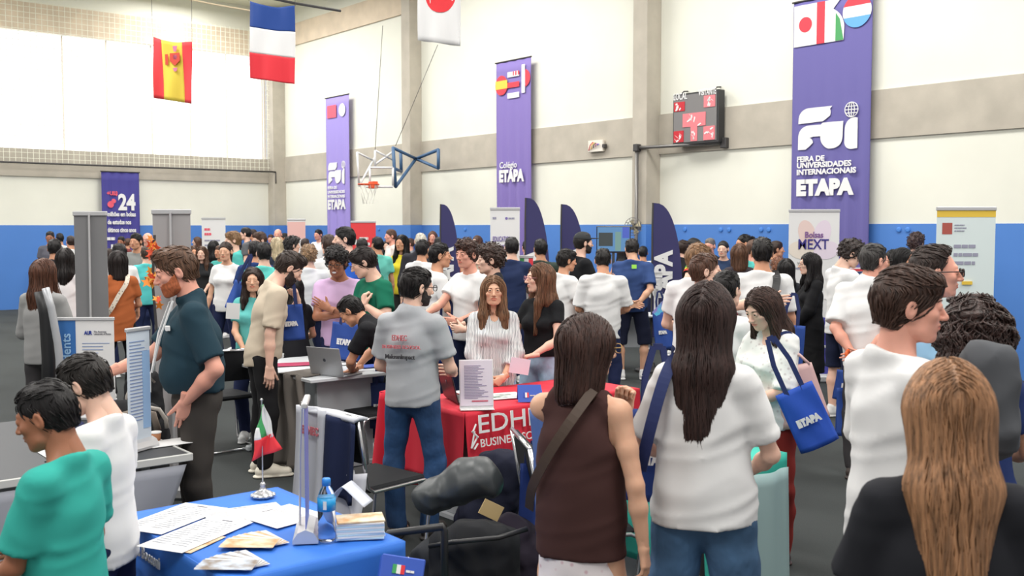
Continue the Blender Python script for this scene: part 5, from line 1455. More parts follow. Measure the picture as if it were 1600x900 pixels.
desk_rollup(T(P.x, P.y, TH+.002) @ RZ(rad(3)), .33, .60, 'tabletop banner with blue side strip reading students on left table', mat('print_white', (240, 240, 244), .7), prints=prb)
def prc(r, w, h):
    mb = MB()
    for i in range(24): mb.box(-w*.4, w*random.uniform(.1, .4), -.005, -.0035, h*(.88-i*.028), h*(.88-i*.028)+.005)
    mb.build('print', mat('blue_grey_print', (130, 150, 190), .6), r)
    MB().box(w*.15, w*.48, -.0052, -.003, .1, h*.8).build('blue_strip', mat('light_strip', (150, 184, 222), .6), r)
P = PT(219, 703, 5.15); desk_rollup(T(P.x, P.y, TH+.006) @ RZ(rad(68)), .16, .62, 'tabletop banner seen nearly edge-on before the red-bearded man', mat('print_pale', (206, 216, 232), .6), prints=prc)
P = PT(480, 846, 3.66); desk_rollup(T(P.x, P.y, TH+.013) @ RZ(rad(98)), .19, .50, 'aluminium tabletop banner edge-on beside the water bottle', mat('print_violet', (120, 130, 196), .4))
# things on the left table
P = PT(244, 693, 5.35); r = empty('paper_cup', T(P.x, P.y, TH+.002), 'brown paper cup with white rim on the left table', 'cup')
MB().lathe([(.021, 0), (.027, .048)], 18).build('cup_wall', mat('kraft', (176, 120, 84), .8), r, smooth=True); MB().lathe([(.0275, .044), (.030, .048), (.0275, .052), (.024, .05)], 18).build('rim', WHT, r, smooth=True)
sheet('paper_sheet', 'white papers at the right end of the dark left table', 'paper', 262, 692, .22, .16, BY, paper, z=TH+.004, n=3)
sheet('paper_sheet', 'white papers behind the edge-on tabletop banner', 'paper', 213, 688, .22, .25, BY, paper, z=TH+.003, n=2)
sheet('paper_sheet', 'white papers beside the boy in white on the left table', 'paper', 120, 702, .35, .3, BY, paper, z=TH+.003, n=2)
sheet('pen', 'dark pen lying on white papers left of the boy in white', 'pen', 92, 722, .13, .008, 5, blkp, z=TH+.008, n=8)
# black backpack lying with pale lining
def blob(name, label, cat, M, parts, m, h=.012, wob=.006, mats2=None):
    r = empty(name, M, label, cat); pts = []
    lo = np.min([np.minimum(a, b)-ra-.06 for a, b, ra, *_ in parts], 0); hi = np.max([np.maximum(a, b)+ra+.06 for a, b, ra, *_ in parts], 0)
    f = Field(lo, hi, h)
    for a, b, ra, rb, n_, w in parts: f.cap(np.array(a, float), np.array(b, float), ra, rb, k=.03, n=n_, w=w)
    if wob: f.wob(wob, 22, 3); f.wob(wob, 16, 8, (1, 1, 1), .5, True)
    V, F = f.mesh(); link('body', mesh_from('body', V, F), m, r); return r
M = T(*PT(200, 672, 5.75)); M.translation.z = TH
bk = blob('backpack', 'black backpack lying open on the left table', 'backpack', M, [(np.array((-.10, 0, .07)), np.array((.12, .0, .07)), .07, .06, (0, 1, 0), 1.8)], blk)
MB().tube([(.02, -.06, .10), (.12, -.08, .13), (.20, -.06, .11), (.23, -.04, .05), (.235, -.04, .0)], .012, 8).build('zip_edge', mat('pale_trim', (190, 184, 176), .6), bk, smooth=True)
MB().tube([(.0, -.10, .08), (.10, -.12, .11), (.18, -.10, .09), (.20, -.09, .0)], .02, 8).build('lining', mat('taupe', (140, 128, 116), .7), bk, smooth=True)
# dark bags with orange ribbon behind the left table
M = T(*PT(222, 640, 6.6)); M.translation.z = 0
b2 = blob('backpack', 'dark backpack with pale piping standing beyond the left table', 'backpack', M, [(np.array((0, 0, .55)), np.array((0.02, 0, .85)), .14, .10, (1, 0, 0), 1.1), (np.array((0, 0, .12)), np.array((0, 0, .6)), .14, .13, (1, 0, 0), 1.2)], blk)
for i in range(2): MB().tube([(-.06+.1*i, -.15, .55), (-.04+.1*i, -.16, .80), (.0+.1*i, -.13, .92), (.06+.06*i, -.10, .88)], .008, 6).build('piping', mat('pale_trim', (190, 184, 176), .6), b2, smooth=True)
# leaf garland
r = empty('leaf_garland', T(*PT(240, 372, 6.8)), 'garland of orange maple leaves on a dark stem, beside the grey roll-up', 'garland')
lm = [mat('leaf_orange', (240, 132, 40), .6), mat('leaf_red', (232, 84, 48), .6), mat('leaf_amber', (246, 160, 60), .6)]
rr = random.Random(4); base = PT(240, 372, 6.8)
MB().tube([(.0, .02, .02), (-.02, .02, -.3), (.0, .02, -.6), (-.05, .02, -.9), (-.05, .02, -2.0+.2)], .01, 6).build('stem', m_dark, r)
for i in range(34):
    cx, cy = rr.choice([(241, 385), (243, 392), (238, 380), (236, 435), (240, 430), (243, 440), (243, 468), (245, 476), (240, 395), (232, 432), (240, 632), (244, 560)])
    q = PT(cx+rr.uniform(-7, 7), cy+rr.uniform(-8, 8), 6.8+rr.uniform(-.04, .04))-base; R_ = rr.uniform(.028, .045); pts = []
    for k_ in range(10):
        a = math.pi*2*k_/10; rd = R_*(1 if k_ % 2 == 0 else .45); pts.append((rd*math.cos(a), rd*math.sin(a)*.9))
    MB().poly(pts, -.001, .001).build('leaf', lm[i % 3], r, T(*q) @ RZ(rr.uniform(-.8, .8)) @ RX(rr.uniform(-.6, .6)) @ RY(rr.uniform(0, 6)))
# left edge: metal tube stand with dark cloth
r = empty('display_stand', T(*PT(86, 480, 5.9)), 'grey tubular stand beside the grey-jacketed person at the left edge', 'stand')
b0 = PT(86, 480, 5.9)
MB().tube([PT(71, 450, 5.9)-b0, PT(80, 480, 5.9)-b0, PT(90, 535, 5.9)-b0, PT(93, 562, 5.9)-b0, PT(95, 700, 5.9)-b0], .022, 10).build('tube', mat('aluminium', (170, 172, 176), .4, metal=.3), r, smooth=True)
MB().tube([PT(64, 455, 6.0)-b0, PT(72, 490, 6.0)-b0, PT(76, 560, 6.0)-b0, PT(76, 700, 6.0)-b0], .04, 10).build('dark_sleeve', blkp, r, smooth=True)

# ---- chairs
def chair(M, label, seatm=blk, back=True):
    r = empty('cantilever_chair', M, label, 'chair')     # facing +y
    MB().box(-.22, .22, -.20, .22, .43, .465, b=.014).build('seat', seatm, r)
    if back: MB().grid(lambda u, v: ((u-.5)*.42, -.235-.03*math.sin(math.pi*v)*.3-.05*v, .60+.26*v), 8, 6, thick=.02).build('backrest', seatm, r)
    for s_ in (-1, 1):
        MB().tube([(s_*.235, -.29, .86), (s_*.235, -.245, .60), (s_*.235, -.22, .47), (s_*.235, -.18, .44), (s_*.235, .19, .44), (s_*.235, .235, .42), (s_*.235, .24, .38), (s_*.235, .20, .05), (s_*.235, .17, .015), (s_*.235, -.20, .015)], .011, 8).build('side_frame', chrome, r, smooth=True)
    MB().tube([(-.235, -.20, .015), (-.22, -.23, .015), (.22, -.23, .015), (.235, -.20, .015)], .011, 8).build('floor_bar', chrome, r, smooth=True)
    MB().tube([(-.235, -.29, .86), (.235, -.29, .86)], .011, 8).build('top_bar', chrome, r, smooth=True)
    return r
Pc = PT(580, 735, 5.75); ang = -42
chair(T(Pc.x, Pc.y, 0) @ RZ(rad(ang)), 'black cantilever chair with chrome frame under the draped jackets')
# jackets over its back
Mj = T(Pc.x, Pc.y, -.04) @ RZ(rad(ang))
jr = empty('draped_jacket', Mj, 'light grey and navy varsity jacket draped over the chair back', 'jacket')
gj = mat('grey_jersey', (196, 198, 206), .85, 'cloth'); nj = mat('navy_wool', (34, 42, 72), .85, 'cloth')
MB().grid(lambda u, v: (.02+.24*u, -.335-.02*math.sin(u*7)-.03*(1-v), .90-.42*(1-v)-.03*u*u), 12, 14, thick=.02).build('navy_sleeve', nj, jr, smooth=True)
MB().grid(lambda u, v: (-.25+.28*u, -.33-.025*math.sin(u*9)-.05*(1-v)*(1-v), .92-.62*(1-v)), 14, 16, thick=.02).build('grey_body', gj, jr, smooth=True)
MB().grid(lambda u, v: (-.25+.50*u, -.33+.10*v, .905-.02*abs(u-.5)+.012*math.sin(v*3)), 12, 4, thick=.02).build('shoulder_fold', gj, jr, smooth=True)
MB().grid(lambda u, v: (.10+.17*u, -.30-.04*math.sin(u*8+v*3), .60-.42*(1-v)), 10, 12, thick=.02).build('hanging_sleeve', mat('white_jersey', (212, 212, 220), .85, 'cloth'), jr, smooth=True)
text('EDHEC', .06, mat('faded_red', (196, 110, 120), .7), jr, T(-.16, -.362, .78) @ TXZ, .003, .002, width=.15)
chair(T(*PT(585, 640, 7.9).xy, 0) @ RZ(rad(130)), 'black chair tucked beneath the white laptop table')
chair(T(*PT(345, 600, 8.6).xy, 0) @ RZ(rad(40)), 'black chair between the red-bearded man and the beige-shirted man')
Pk = PT(905, 770, 4.9)
chair(T(Pk.x, Pk.y, 0) @ RZ(rad(-80)), 'chrome chair carrying the dark blue bag, beside the woman in brown')
# far table bits in the middle distance
Pq = PT(975, 500, 13.1); Mf = frame(Vector((Pq.x-.9, Pq.y, 0)), (1, 0, 0)); table('far table with white top behind the man in navy t-shirt', Mf, 1.8, .5, lam, lamg)
# pink and white stacks on the far table
for i in range(3):
    sheet('brochure', ('orange box-shaped brochure pile on the far white table', 'white brochure pile on the far white table', 'pink brochure pile on the far white table')[i], 'brochures', (970, 985, 960)[i], (489, 490, 488)[i], .22, .28, 15*i, [mat('pile_orange', (200, 110, 90), .6), paper, mat('pile_pink', (230, 150, 180), .6)][i], n=(90, 20, 60)[i])

# ---- luggage pile between red and blue tables
M = T(*PT(745, 850, 4.45)); M.translation.z = 0
bp_ = blob('backpack', 'black backpack with open top in the pile beside the brown-topped woman', 'backpack', M, [(np.array((-.02, 0, .16)), np.array((.0, .0, .46)), .14, .12, (1, 0, 0), 1.75), (np.array((.02, -.10, .12)), np.array((.02, -.10, .26)), .08, .07, (1, 0, 0), 1.7)], blk, h=.010, wob=.005)
MB().tube([(-.20, -.12, .50), (-.10, -.16, .53), (.10, -.16, .55), (.22, -.1, .57)], .012, 6).build('zip_edge', blkp, bp_, smooth=True)
MB().box(-.12, .14, -.225, -.20, .10, .26, b=.02).build('front_pocket', blk, bp_)
o = MB()
for i in range(4): o.tube([(-.06+.05*i, -.20, .27), (-.05+.055*i, -.215, .30), (-.03+.05*i, -.20, .31)], .018, 6)
o.build('green_cord', mat('lime', (140, 206, 70), .6), bp_, smooth=True)
leather = mat('shiny_leather', (58, 62, 64), .42)
M = T(*PT(722, 792, 4.75)); M.translation.z = .62
blob('leather_bag', 'glossy black leather bag slumped on top of the luggage pile', 'bag', M, [(np.array((-.16, 0, -.02)), np.array((.08, 0, .08)), .075, .09, (0, 1, 0), 1.2), (np.array((.02, 0, .07)), np.array((.13, 0, .05)), .09, .07, (0, 1, 0), 1.2)], leather, h=.008, wob=.004)
MB().box(-.05, .05, -.003, .003, 0, .07).build('kraft_paper', mat('kraft_light', (196, 170, 120), .7), None, T(*PT(762, 808, 4.55)) @ RZ(.3) @ RY(.5))
tag(bpy.data.objects['kraft_paper'], 'folded kraft paper sticking out of the black backpack', 'paper')
M = T(*PT(812, 850, 4.75)); M.translation.z = 0
blob('duffel_coat', 'dark violet-black coat bundle at the right of the luggage pile', 'coat', M, [(np.array((-.06, 0, .1)), np.array((-.05, 0, .42)), .12, .10, (1, 0, 0), 1.2), (np.array((.0, .0, .1)), np.array((.0, 0, .3)), .12, .12, (1, 0, 0), 1.4)], mat('aubergine', (44, 38, 50), .85, 'cloth'), wob=.006)
M = T(*PT(668, 850, 4.6)); M.translation.z = 0
b3 = blob('backpack', 'slumped dark grey backpack with white luggage label', 'backpack', M, [(np.array((0, 0, .12)), np.array((.03, 0, .36)), .12, .08, (1, 0, 0), 1.3)], mat('charcoal_fabric', (44, 46, 50), .8, 'cloth'))
MB().box(.0, .09, -.15, -.145, .25, .30).build('luggage_tag', WHT, b3, RY(.25)); MB().box(.03, .05, -.153, -.149, .262, .285).build('tag_mark', RED, b3, RY(.25))
r = empty('trolley_handle', T(*PT(655, 830, 4.2).xy, 0), 'black trolley handle rising in front of the luggage pile', 'suitcase handle')
b0 = Vector((r.location.x, r.location.y, 0))
mb = MB().tube([(-.14, 0, .3), (-.14, 0, .585), (-.13, 0, .595), (.10, 0, .625), (.105, 0, .61), (.105, 0, .3)], .016, 8); mb.build('handle', blkp, r, smooth=True)
r2 = empty('suitcase', T(*PT(690, 880, 4.1).xy, 0) @ RZ(.2), 'dark teal striped suitcase at the bottom centre of the photo', 'suitcase')
MB().box(-.26, .26, -.17, .17, .03, .36, b=.05).build('shell', mat('teal_dark', (52, 66, 70), .7), r2)
for i in range(5): MB().box(-.2+.09*i, -.17+.09*i, -.15, .15, .358, .366).build('stripe', mat('teal_stripe', (96, 130, 136), .7), r2)
for sx in (-.2, .2):
    for sy in (-.12, .12): MB().lathe([(.03, 0), (.03, .03)], 10, M=RY(math.pi/2)).build('wheel', blkp, r2, T(sx, sy, .03))
M = T(*PT(770, 745, 5.9)); M.translation.z = 0
blob('suitcase_cover', 'dark navy soft case under the EDHEC table', 'bag', M, [(np.array((-.05, 0, .14)), np.array((.05, 0, .45)), .14, .13, (1, 0, 0), 1.3)], mat('navy_soft', (30, 32, 48), .85, 'cloth'))
# ---- teal table on the right
MT6 = frame(Vector((1.354, 5.06, 0))-VV*.62, VV)
table('slim table under the teal tablecloth behind the long-haired woman', MT6, .62, 1.1, lam, lamg)
r6 = cloth_over('tablecloth', 'teal cloth hanging to the floor behind the long-haired woman', MT6, .62, 1.1, {'-y': .70, '-x': .5, '+x': .70}, mat('teal_cloth', (52, 176, 158), .7, 'banner'), fold=.006)
MB().grid(lambda u, v: (.12+.46*u, -.07-.015*math.sin(u*12)-.02*(1-v), TH-.05-.66*(1-v)), 20, 10, thick=.003).build('grey_underlay', mat('grey_green_cloth', (152, 178, 178), .6, 'banner'), r6, smooth=True)
# ------------------------------------------------------------------ people
HI = dict(h=.011, hh=.0032); MID = dict(h=.013, hh=.0042); FAR = dict(h=.019, hh=.0065, hand='lo')
BLK = (24, 21, 22); DBR = (48, 34, 29); BRN = (84, 60, 46); NAVY = (32, 40, 72); WHITE = (234, 234, 238)
def partm(root, name, mb, m, M=None, smooth=True): return mb.build(name, m, root, M, smooth)
# --- nearest people
r, B, s = person('red-bearded man in dark teal polo shirt gesturing over the left table', 273, 383, 5.45, 94, 'rosy', ('quiff', (92, 66, 50)), (36, 60, 72), (62, 58, 55), (40, 30, 28),
    nl=420, hres=.005, beard=('long', (170, 92, 54)), eyes=True, wd=1.12, belly=.05, lean=4, head=(0, -16, 0), armL='pocket', armR=dict(t=(.13, .43, 1.08), e=(.5, -.4, -1), pose='hold', d=(-.1, .8, -.5), pn=(-1, 0, -.2), root=True),
    top='polo', hem=.985, loose=.25, sleeve=.80, topn='polo_shirt', **HI)
U = B['U']
MB().tube([U(.04, .09, 1.46), U(.06, .16, 1.30), U(.02, .215, 1.10)], .006, 5).tube([U(-.05, .08, 1.47), U(-.05, .155, 1.30), U(.01, .215, 1.10)], .006, 5).build('lanyard', WHT, r)
q = U(.015, .225, 1.05); MB().box(q[0]-.03, q[0]+.03, q[1], q[1]+.006, q[2]-.05, q[2]+.05).build('badge', paper, r)
q = U(-.105, .122, 1.335); MB().box(q[0]-.03, q[0]+.03, q[1]-.01, q[1]+.012, q[2]-.011, q[2]+.011).build('name_tag', WHT, r)
person('boy in white school shirt with navy shoulder stripe, at the left table', 130, 553, 3.55, 62, 'fair', ('short', (34, 29, 27)), (226, 226, 234), NAVY, nl=500, hres=.005, wd=.92, head=(0, -22, 0), armL='down', armR='bend', hem=.86, loose=.4, sleeve=.66, **HI)
r, B, s = PEOPLE[-1]; U = B['U']
MB().tube([U(-.10, .035, 1.462), U(-.155, .05, 1.42), U(-.178, .055, 1.365)], [.016, .018, .013], 8).build('shoulder_stripe', mat('navy_piping', (32, 40, 84), .7), r)
MB().tube([U(-.09, .052, 1.458), U(-.147, .068, 1.415), U(-.168, .075, 1.365)], .005, 6).build('gold_piping', mat('gold_piping', (230, 196, 130), .7), r)
person('boy in teal t-shirt at the lower left corner, black hair', 70, 597, 3.0, 55, 'brown', ('fade', BLK), (56, 168, 156), NAVY, nl=400, hres=.005, wd=.95, head=(10, -15, 0), armL=dict(t=(.10, .28, .98), e=(.7, -.8, -1), pose='relax'), armR='bend', hem=.86, loose=.5, sleeve=.75, **HI)
r, B, s = person('bearded man in beige t-shirt and black trousers, hand at his chin', 452, 392, 7.75, -78, 'fair', ('quiff', (50, 38, 33)), (198, 184, 164), (30, 30, 32), (226, 220, 204),
    nl=350, hres=.006, beard=('long', (44, 32, 28)), eyes=True, lean=13, head=(0, -34, 0), armR='down', armL='chin', hem=.87, loose=.5, sleeve=.85, bottom='pants', **MID)
r, B, s = person('laughing curly-haired man with glasses in lilac t-shirt, arms folded', 526, 383, 8.95, 168, 'brown', ('afro', (28, 23, 23)), (204, 172, 208), NAVY,
    nl=450, hres=.006, glasses=('thick', (24, 24, 26)), eyes=True, face='smile', head=(-6, -14, 0), lean=4, armR='fold', armL='foldup', hem=.86, loose=.4, **MID)
person('young man in green t-shirt and glasses looking down to the left', 567, 386, 8.55, 118, 'fair', ('flop', (34, 26, 25)), (20, 104, 80), NAVY, nl=400, hres=.006, glasses=('thin', (60, 60, 60)), eyes=True, head=(-28, -22, 0), lean=6, armR='clasp', armL='strap', hem=.86, loose=.5, wd=1.05, **MID)
r, B, s = person('young man in black polo leaning over the silver laptop', 548, 464, 7.8, 68, 'tan', ('fade', BLK), (26, 26, 30), (28, 28, 32), nl=400, hres=.006, eyes=True, lean=52, head=(0, -38, 0), top='polo',
    armL=dict(t=(-.03, .54, .86), e=(1, -.3, .4), pose='type', root=True, d=(0, .9, -.25), pn=(0, 0, -1)), armR=dict(t=(.20, .56, .86), e=(1, -.3, .4), pose='type', root=True, d=(0, .9, -.25), pn=(0, 0, -1)), hem=.9, loose=.4, sleeve=.7, **MID)
r, B, s = person('dark-haired man in grey polo and blue jeans, seen from behind', 652, 417, 6.1, -22, 'fair', ('short', (26, 21, 21)), (170, 172, 176), (36, 70, 112), (40, 34, 32),
    nl=500, hres=.005, beard=('short', (34, 26, 24)), glasses=('thick', (30, 30, 30)), head=(-40, -4, 0), armR='bend', armL='bend', top='polo', hem=.875, loose=.5, sleeve=.72, bottom='jeans', botk='denim', step=.03, legw=.92, **HI)
text('EDHEC', .05, mat('faded_red2', (190, 110, 116), .8), r, T(-.075, -.158, 1.30) @ RX(rad(-3)) @ TXZ, .001, .004, width=.10)
text('BUSINESS SCHOOL', .03, mat('faded_red2', (190, 110, 116), .8), r, T(-.14, -.160, 1.25) @ RX(rad(-3)) @ TXZ, .0008, .004, width=.26)
text('MakeanImpact', .04, mat('ink', (60, 58, 62), .8), r, T(-.12, -.160, 1.185) @ RX(rad(-3)) @ TXZ, .0008, .004, width=.20)
r, B, s = person('woman in striped blouse with long light-brown hair, hands clasped', 771, 431, 7.35, 182, 'olive', ('long', (120, 88, 64)), (222, 224, 228), (150, 176, 204), nl=900, hres=.006, eyes=True, fem=True, head=(0, 2, 0), wd=1.04,
    armR='clasp', armL='clasp', top='blouse', sleeve=1.5, hem=.84, loose=.5, bottom='jeans', topm=mat('striped_cotton', (226, 228, 232), .85, 'stripe', scale=26, c2=(84, 94, 104)), botk='denim', **HI)
q = B['arms'][-1][2]; MB().tube([(q[0]+.030*math.cos(t), q[1]+.0, q[2]+.030*math.sin(t)) for t in [6.28*i/14 for i in range(14)]], .007, 6, closed=True).build('wristwatch', WHT, r)
r, B, s = person('long-haired young woman in black crop t-shirt and glasses, turned left', 842, 411, 7.75, 148, 'fair', ('long', (104, 72, 52)), (26, 27, 30), (160, 186, 210), nl=1000, hres=.006, glasses=('thin', (210, 150, 160)), eyes=True, fem=True, head=(-42, 0, 0),
    armR=dict(t=(.16, .26, 1.22), e=(.6, -.4, -1), pose='hold', d=(-.3, .3, 1), pn=(-.6, 0, .4)), armL=dict(t=(.10, .30, 1.02), e=(1, -.6, -.4), pose='grip', d=(-.6, .6, -.1), pn=(0, 0, -1)), hem=.99, loose=.15, sleeve=.5, bottom='jeans', legw=1.25, botk='denim', **HI)
# woman in brown
r, B, s = person('woman in dark brown sleeveless top with a crossbody strap, near centre', 922, 493, 3.6, -22, 'olive', ('bob', (58, 37, 31)), (70, 46, 44), (226, 212, 214), (60, 50, 48), nl=1500, hres=.0045, glasses=('thin', (200, 160, 90)), fem=True, wd=1.12, belly=.02, head=(-38, -4, 0),
    armR=dict(t=(.27, -.02, .86), e=(.9, -1, 0), pose='relax'), armL=dict(t=(-.10, .25, 1.36), e=(.8, .2, -1), pose='fist', d=(-.1, -.1, 1), pn=(0, -1, 0)), top='tank', hem=.80, hw=.012, loose=.12, bottom='skirt', botm=mat('floral_cotton', (232, 218, 220), .85, 'spots', c2=(206, 176, 184), scale=34), **HI)
sm = mat('brown_strap', (74, 58, 48), .6)
U = B['U']; sp = [U(.085, -.085, 1.475), U(.02, -.155, 1.36), U(-.07, -.165, 1.22), U(-.155, -.125, 1.08), U(-.21, -.04, .96)]
def strap_mesh(pts, w, t=.004, nrm=(0, -1, 0)):
    mb = MB(); V = []; n = len(pts)
    for i, p in enumerate(pts):
        p = Vector(p); a = Vector(pts[max(0, i-1)]); b = Vector(pts[min(n-1, i+1)]); d_ = (b-a).normalized(); s_ = d_.cross(Vector(nrm)).normalized()*w/2; o_ = Vector(nrm)*t
        V += [p-s_, p+s_, p+s_+o_, p-s_+o_]
    F = []
    for i in range(n-1):
        for k_ in range(4): F.append((i*4+k_, i*4+(k_+1) % 4, i*4+4+(k_+1) % 4, i*4+4+k_))
    mb.add(V, F); return mb
def spline(pts, n=6):
    P = [Vector(p) for p in pts]; out = []
    for i in range(len(P)-1):
        a = P[max(0, i-1)]; b = P[i]; c = P[i+1]; d = P[min(len(P)-1, i+2)]
        for k_ in range(n):
            t = k_/n; out.append(.5*((2*b)+(c-a)*t+(2*a-5*b+4*c-d)*t*t+(3*b-a-3*c+d)*t**3))
    return out+[P[-1]]
strap_mesh(spline(sp), .04).build('bag_strap', sm, r)
# long haired woman
r, B, s = person('woman with very long dark straight hair in white t-shirt and jeans', 1107, 443, 3.65, -8, 'fair', ('xlong_back', (52, 36, 33)), (226, 227, 230), (70, 104, 140), (210, 210, 210), nl=2200, hres=.0045, fem=True, wd=1.0, head=(-6, 0, 0),
    armR=dict(t=(.14, .24, 1.00), e=(1, -.9, -.5), pose='relax'), armL=dict(t=(.12, .24, 1.06), e=(1, -.9, -.5), pose='relax'), hem=.865, loose=.45, sleeve=.78, hw=.026, bottom='jeans', legw=1.2, botk='denim', wob=1.3, **HI)
U = B['U']
strap_mesh(spline([U(-.095, .06, 1.44), U(-.11, -.02, 1.475), U(-.135, -.10, 1.41), U(-.175, -.135, 1.25), U(-.22, -.12, 1.06)]), .045).build('bag_strap', mat('strap_navy', (30, 44, 96), .7), r)
# blouse woman with bag
r, B, s = person('woman in cream blouse looking down, tote and pink bag on her arm', 1190, 451, 5.6, 138, 'fair', ('mid', (62, 44, 38)), (226, 222, 218), (128, 42, 38), (60, 40, 40), nl=1000, hres=.005, eyes=True, fem=True, head=(-4, -24, 0),
    armL=dict(t=(.02, .24, 1.03), e=(1, -.4, -.4), pose='hold', d=(-1, .2, .1), pn=(0, -1, 0)), armR='clasp', top='blouse', sleeve=.95, hem=.88, loose=.7, topm=mat('cream_lace', (230, 226, 222), .85, 'spots', c2=(196, 190, 188), scale=30), wob=1.3, **HI)
U = B['U']
strap_mesh(spline([U(-.085, .07, 1.40), U(-.13, .02, 1.46), U(-.16, -.02, 1.42), U(-.19, .03, 1.2), U(-.22, .06, 1.05)]), .03, nrm=(-.7, .6, 0)).build('bag_strap', mat('strap_navy', (30, 44, 96), .7), r)
# white tee profile
person('brown-haired young man in white t-shirt in profile, near right', 1424, 416, 3.35, -50, 'rosy', ('flop', (64, 45, 37)), (232, 230, 240), (30, 36, 60), (40, 40, 50), nl=900, hres=.0045, eyes=True, head=(-30, -3, 0), wd=.95, armR=dict(t=(.25, .16, .86), e=(.9, -.4, 0), pose='relax'), armL=dict(t=(.25, .16, .86), e=(.9, -.4, 0), pose='relax'), hem=.83, loose=.6, sleeve=.85, wob=1.2, **HI)
person('woman with long auburn-blonde hair in black t-shirt at lower right', 1480, 565, 2.3, 12, 'fair', ('long_back', (142, 104, 74)), (34, 35, 40), (30, 32, 44), nl=2200, hres=.0045, fem=True, wd=1.1, head=(0, -6, 0), armR='bend', armL='bend', hem=.86, loose=.3, sleeve=.7, **HI)
r, B, s = person('woman with long dark curly hair at the right edge', 1520, 468, 3.9, 10, 'tan', ('curlylong', (48, 31, 27)), (44, 60, 110), NAVY, nl=1300, hres=.006, fem=True, head=(0, -4, 0), armR='bend', armL='bend', hem=.86, **HI)
person('balding man with sunglasses and light blue t-shirt at right', 1464, 384, 4.9, -62, 'rosy', ('receding', (50, 38, 34)), (150, 188, 218), (40, 44, 60), nl=500, hres=.005, glasses=('sun', (24, 24, 26)), head=(-18, 0, 0), armR='down', armL='down', hem=.86, loose=.4, wd=1.08, **HI)
# --- middle distance
r, B, s = person('grey-haired man in white linen shirt, hands behind his back', 1367, 381, 7.5, -20, 'rosy', ('fade', (58, 55, 54)), (230, 229, 226), (62, 60, 62), (60, 50, 46), nl=300, hres=.006, glasses=('thin', (40, 40, 40)), head=(-30, 0, 0), wd=1.12, belly=.03, armR='behind', armL='behind', top='polo', hem=.85, loose=.8, sleeve=.85, **MID)
q = B['arms'][-1][2]; e = B['arms'][-1][3]
MB().tube([(q[0]-.03, q[1]-.035, q[2]-.025), (q[0]-.035, q[1]-.04, q[2]+.02), (q[0]-.03, q[1]-.0, q[2]+.04), (q[0]-.03, q[1]+.03, q[2]+.01), (q[0]-.03, q[1]+.02, q[2]-.03)], .014, 8, closed=True).build('orange_watch', mat('orange_rubber', (240, 100, 40), .5), r, smooth=True)
person('curly-haired young man in white t-shirt and navy shorts, looking down', 1331, 373, 9.9, -58, 'fair', ('curly', (38, 27, 24)), (228, 227, 226), (28, 34, 58), (226, 226, 226), nl=300, head=(-18, -24, 0), armR='bend', armL='bend', hem=.84, loose=.7, sleeve=.8, bottom='shorts', stance=.13, **MID)
person('black-haired woman in glasses and a black dress, facing left', 1264, 395, 10.5, 112, 'fair', ('mid', (24, 20, 22)), (22, 22, 25), (24, 24, 26), (30, 30, 32), nl=500, glasses=('thin', (30, 30, 30)), fem=True, wd=1.08, top='dress', hem=.42, sleeve=1.8, armR='bend', armL='clasp', head=(-6, 0, 0), eyes=True, **MID)
r, B, s = person('tall black-haired man in white t-shirt with a black backpack strap', 1191, 370, 8.5, 2, 'tan', ('short', (24, 20, 20)), (234, 233, 236), (30, 34, 52), nl=350, wd=1.05, armR='down', armL='down', hem=.86, loose=.6, sleeve=.8, **MID)
U = B['U']; strap_mesh(spline([U(.10, .06, 1.45), U(.10, -.02, 1.475), U(.115, -.10, 1.42), U(.09, -.165, 1.28), U(.05, -.175, 1.05)]), .06).build('backpack_strap', blkp, r)
person('black-haired boy in white shirt with dark red collar', 1137, 422, 6.2, -32, 'fair', ('short', (27, 23, 23)), (230, 228, 236), NAVY, nl=400, armR='bend', armL='bend', hem=.86, loose=.3, **MID)
r, B, s = PEOPLE[-1]; U = B['U']
MB().tube([U(.072*math.cos(t), .010+.066*math.sin(t), 1.482-.030*math.sin(t)) for t in [6.28*i/20 for i in range(20)]], .009, 6, closed=True).build('red_collar', mat('maroon', (120, 36, 56), .8), r, smooth=True)
r, B, s = person('light-brown-haired boy in white shirt with navy shoulder piping', 1092, 380, 8.0, -15, 'fair', ('flop', (128, 96, 68)), (232, 231, 236), NAVY, nl=400, armR='bend', armL='bend', hem=.86, head=(-20, -6, 0), **MID)
U = B['U']; MB().tube([U(.08, -.07, 1.452), U(.13, -.06, 1.43), U(.17, -.05, 1.38)], .014, 6).build('shoulder_stripe', mat('navy_piping', (32, 40, 84), .7), r)
r, B, s = person('brown-haired boy with yellow shoulder piping, arm stretched to the right', 1104, 395, 7.1, -72, 'fair', ('short', (84, 58, 46)), (226, 224, 226), NAVY, nl=400, armR='bend', armL=dict(t=(.05, .52, 1.40), e=(.5, 0, -1), pose='relax'), hem=.86, head=(-10, 5, 0), **MID)
U = B['U']; MB().tube([U(.06, -.09, 1.45), U(.12, -.10, 1.42), U(.165, -.09, 1.36), U(.18, -.09, 1.28)], .008, 6).build('yellow_piping', mat('yellow_piping', (236, 216, 60), .7), r)
r, B, s = person('man in navy t-shirt and shorts with hands clasped behind him', 987, 373, 12.6, 6, 'olive', ('short', (28, 23, 23)), (52, 74, 122), (30, 34, 54), (228, 228, 230), nl=250, armR='behind', armL='behind', hem=.85, loose=.6, sleeve=.8, bottom='shorts', bhem=.44, stance=.13, head=(8, -18, 0), wd=1.1, **MID)
U = B['U']; MB().box(-.03, .03, -.004, 0, -.02, .03).build('green_logo', mat('lime', (140, 206, 70), .6), r, T(*U(0, -.148, 1.40)) @ RX(rad(-14)))
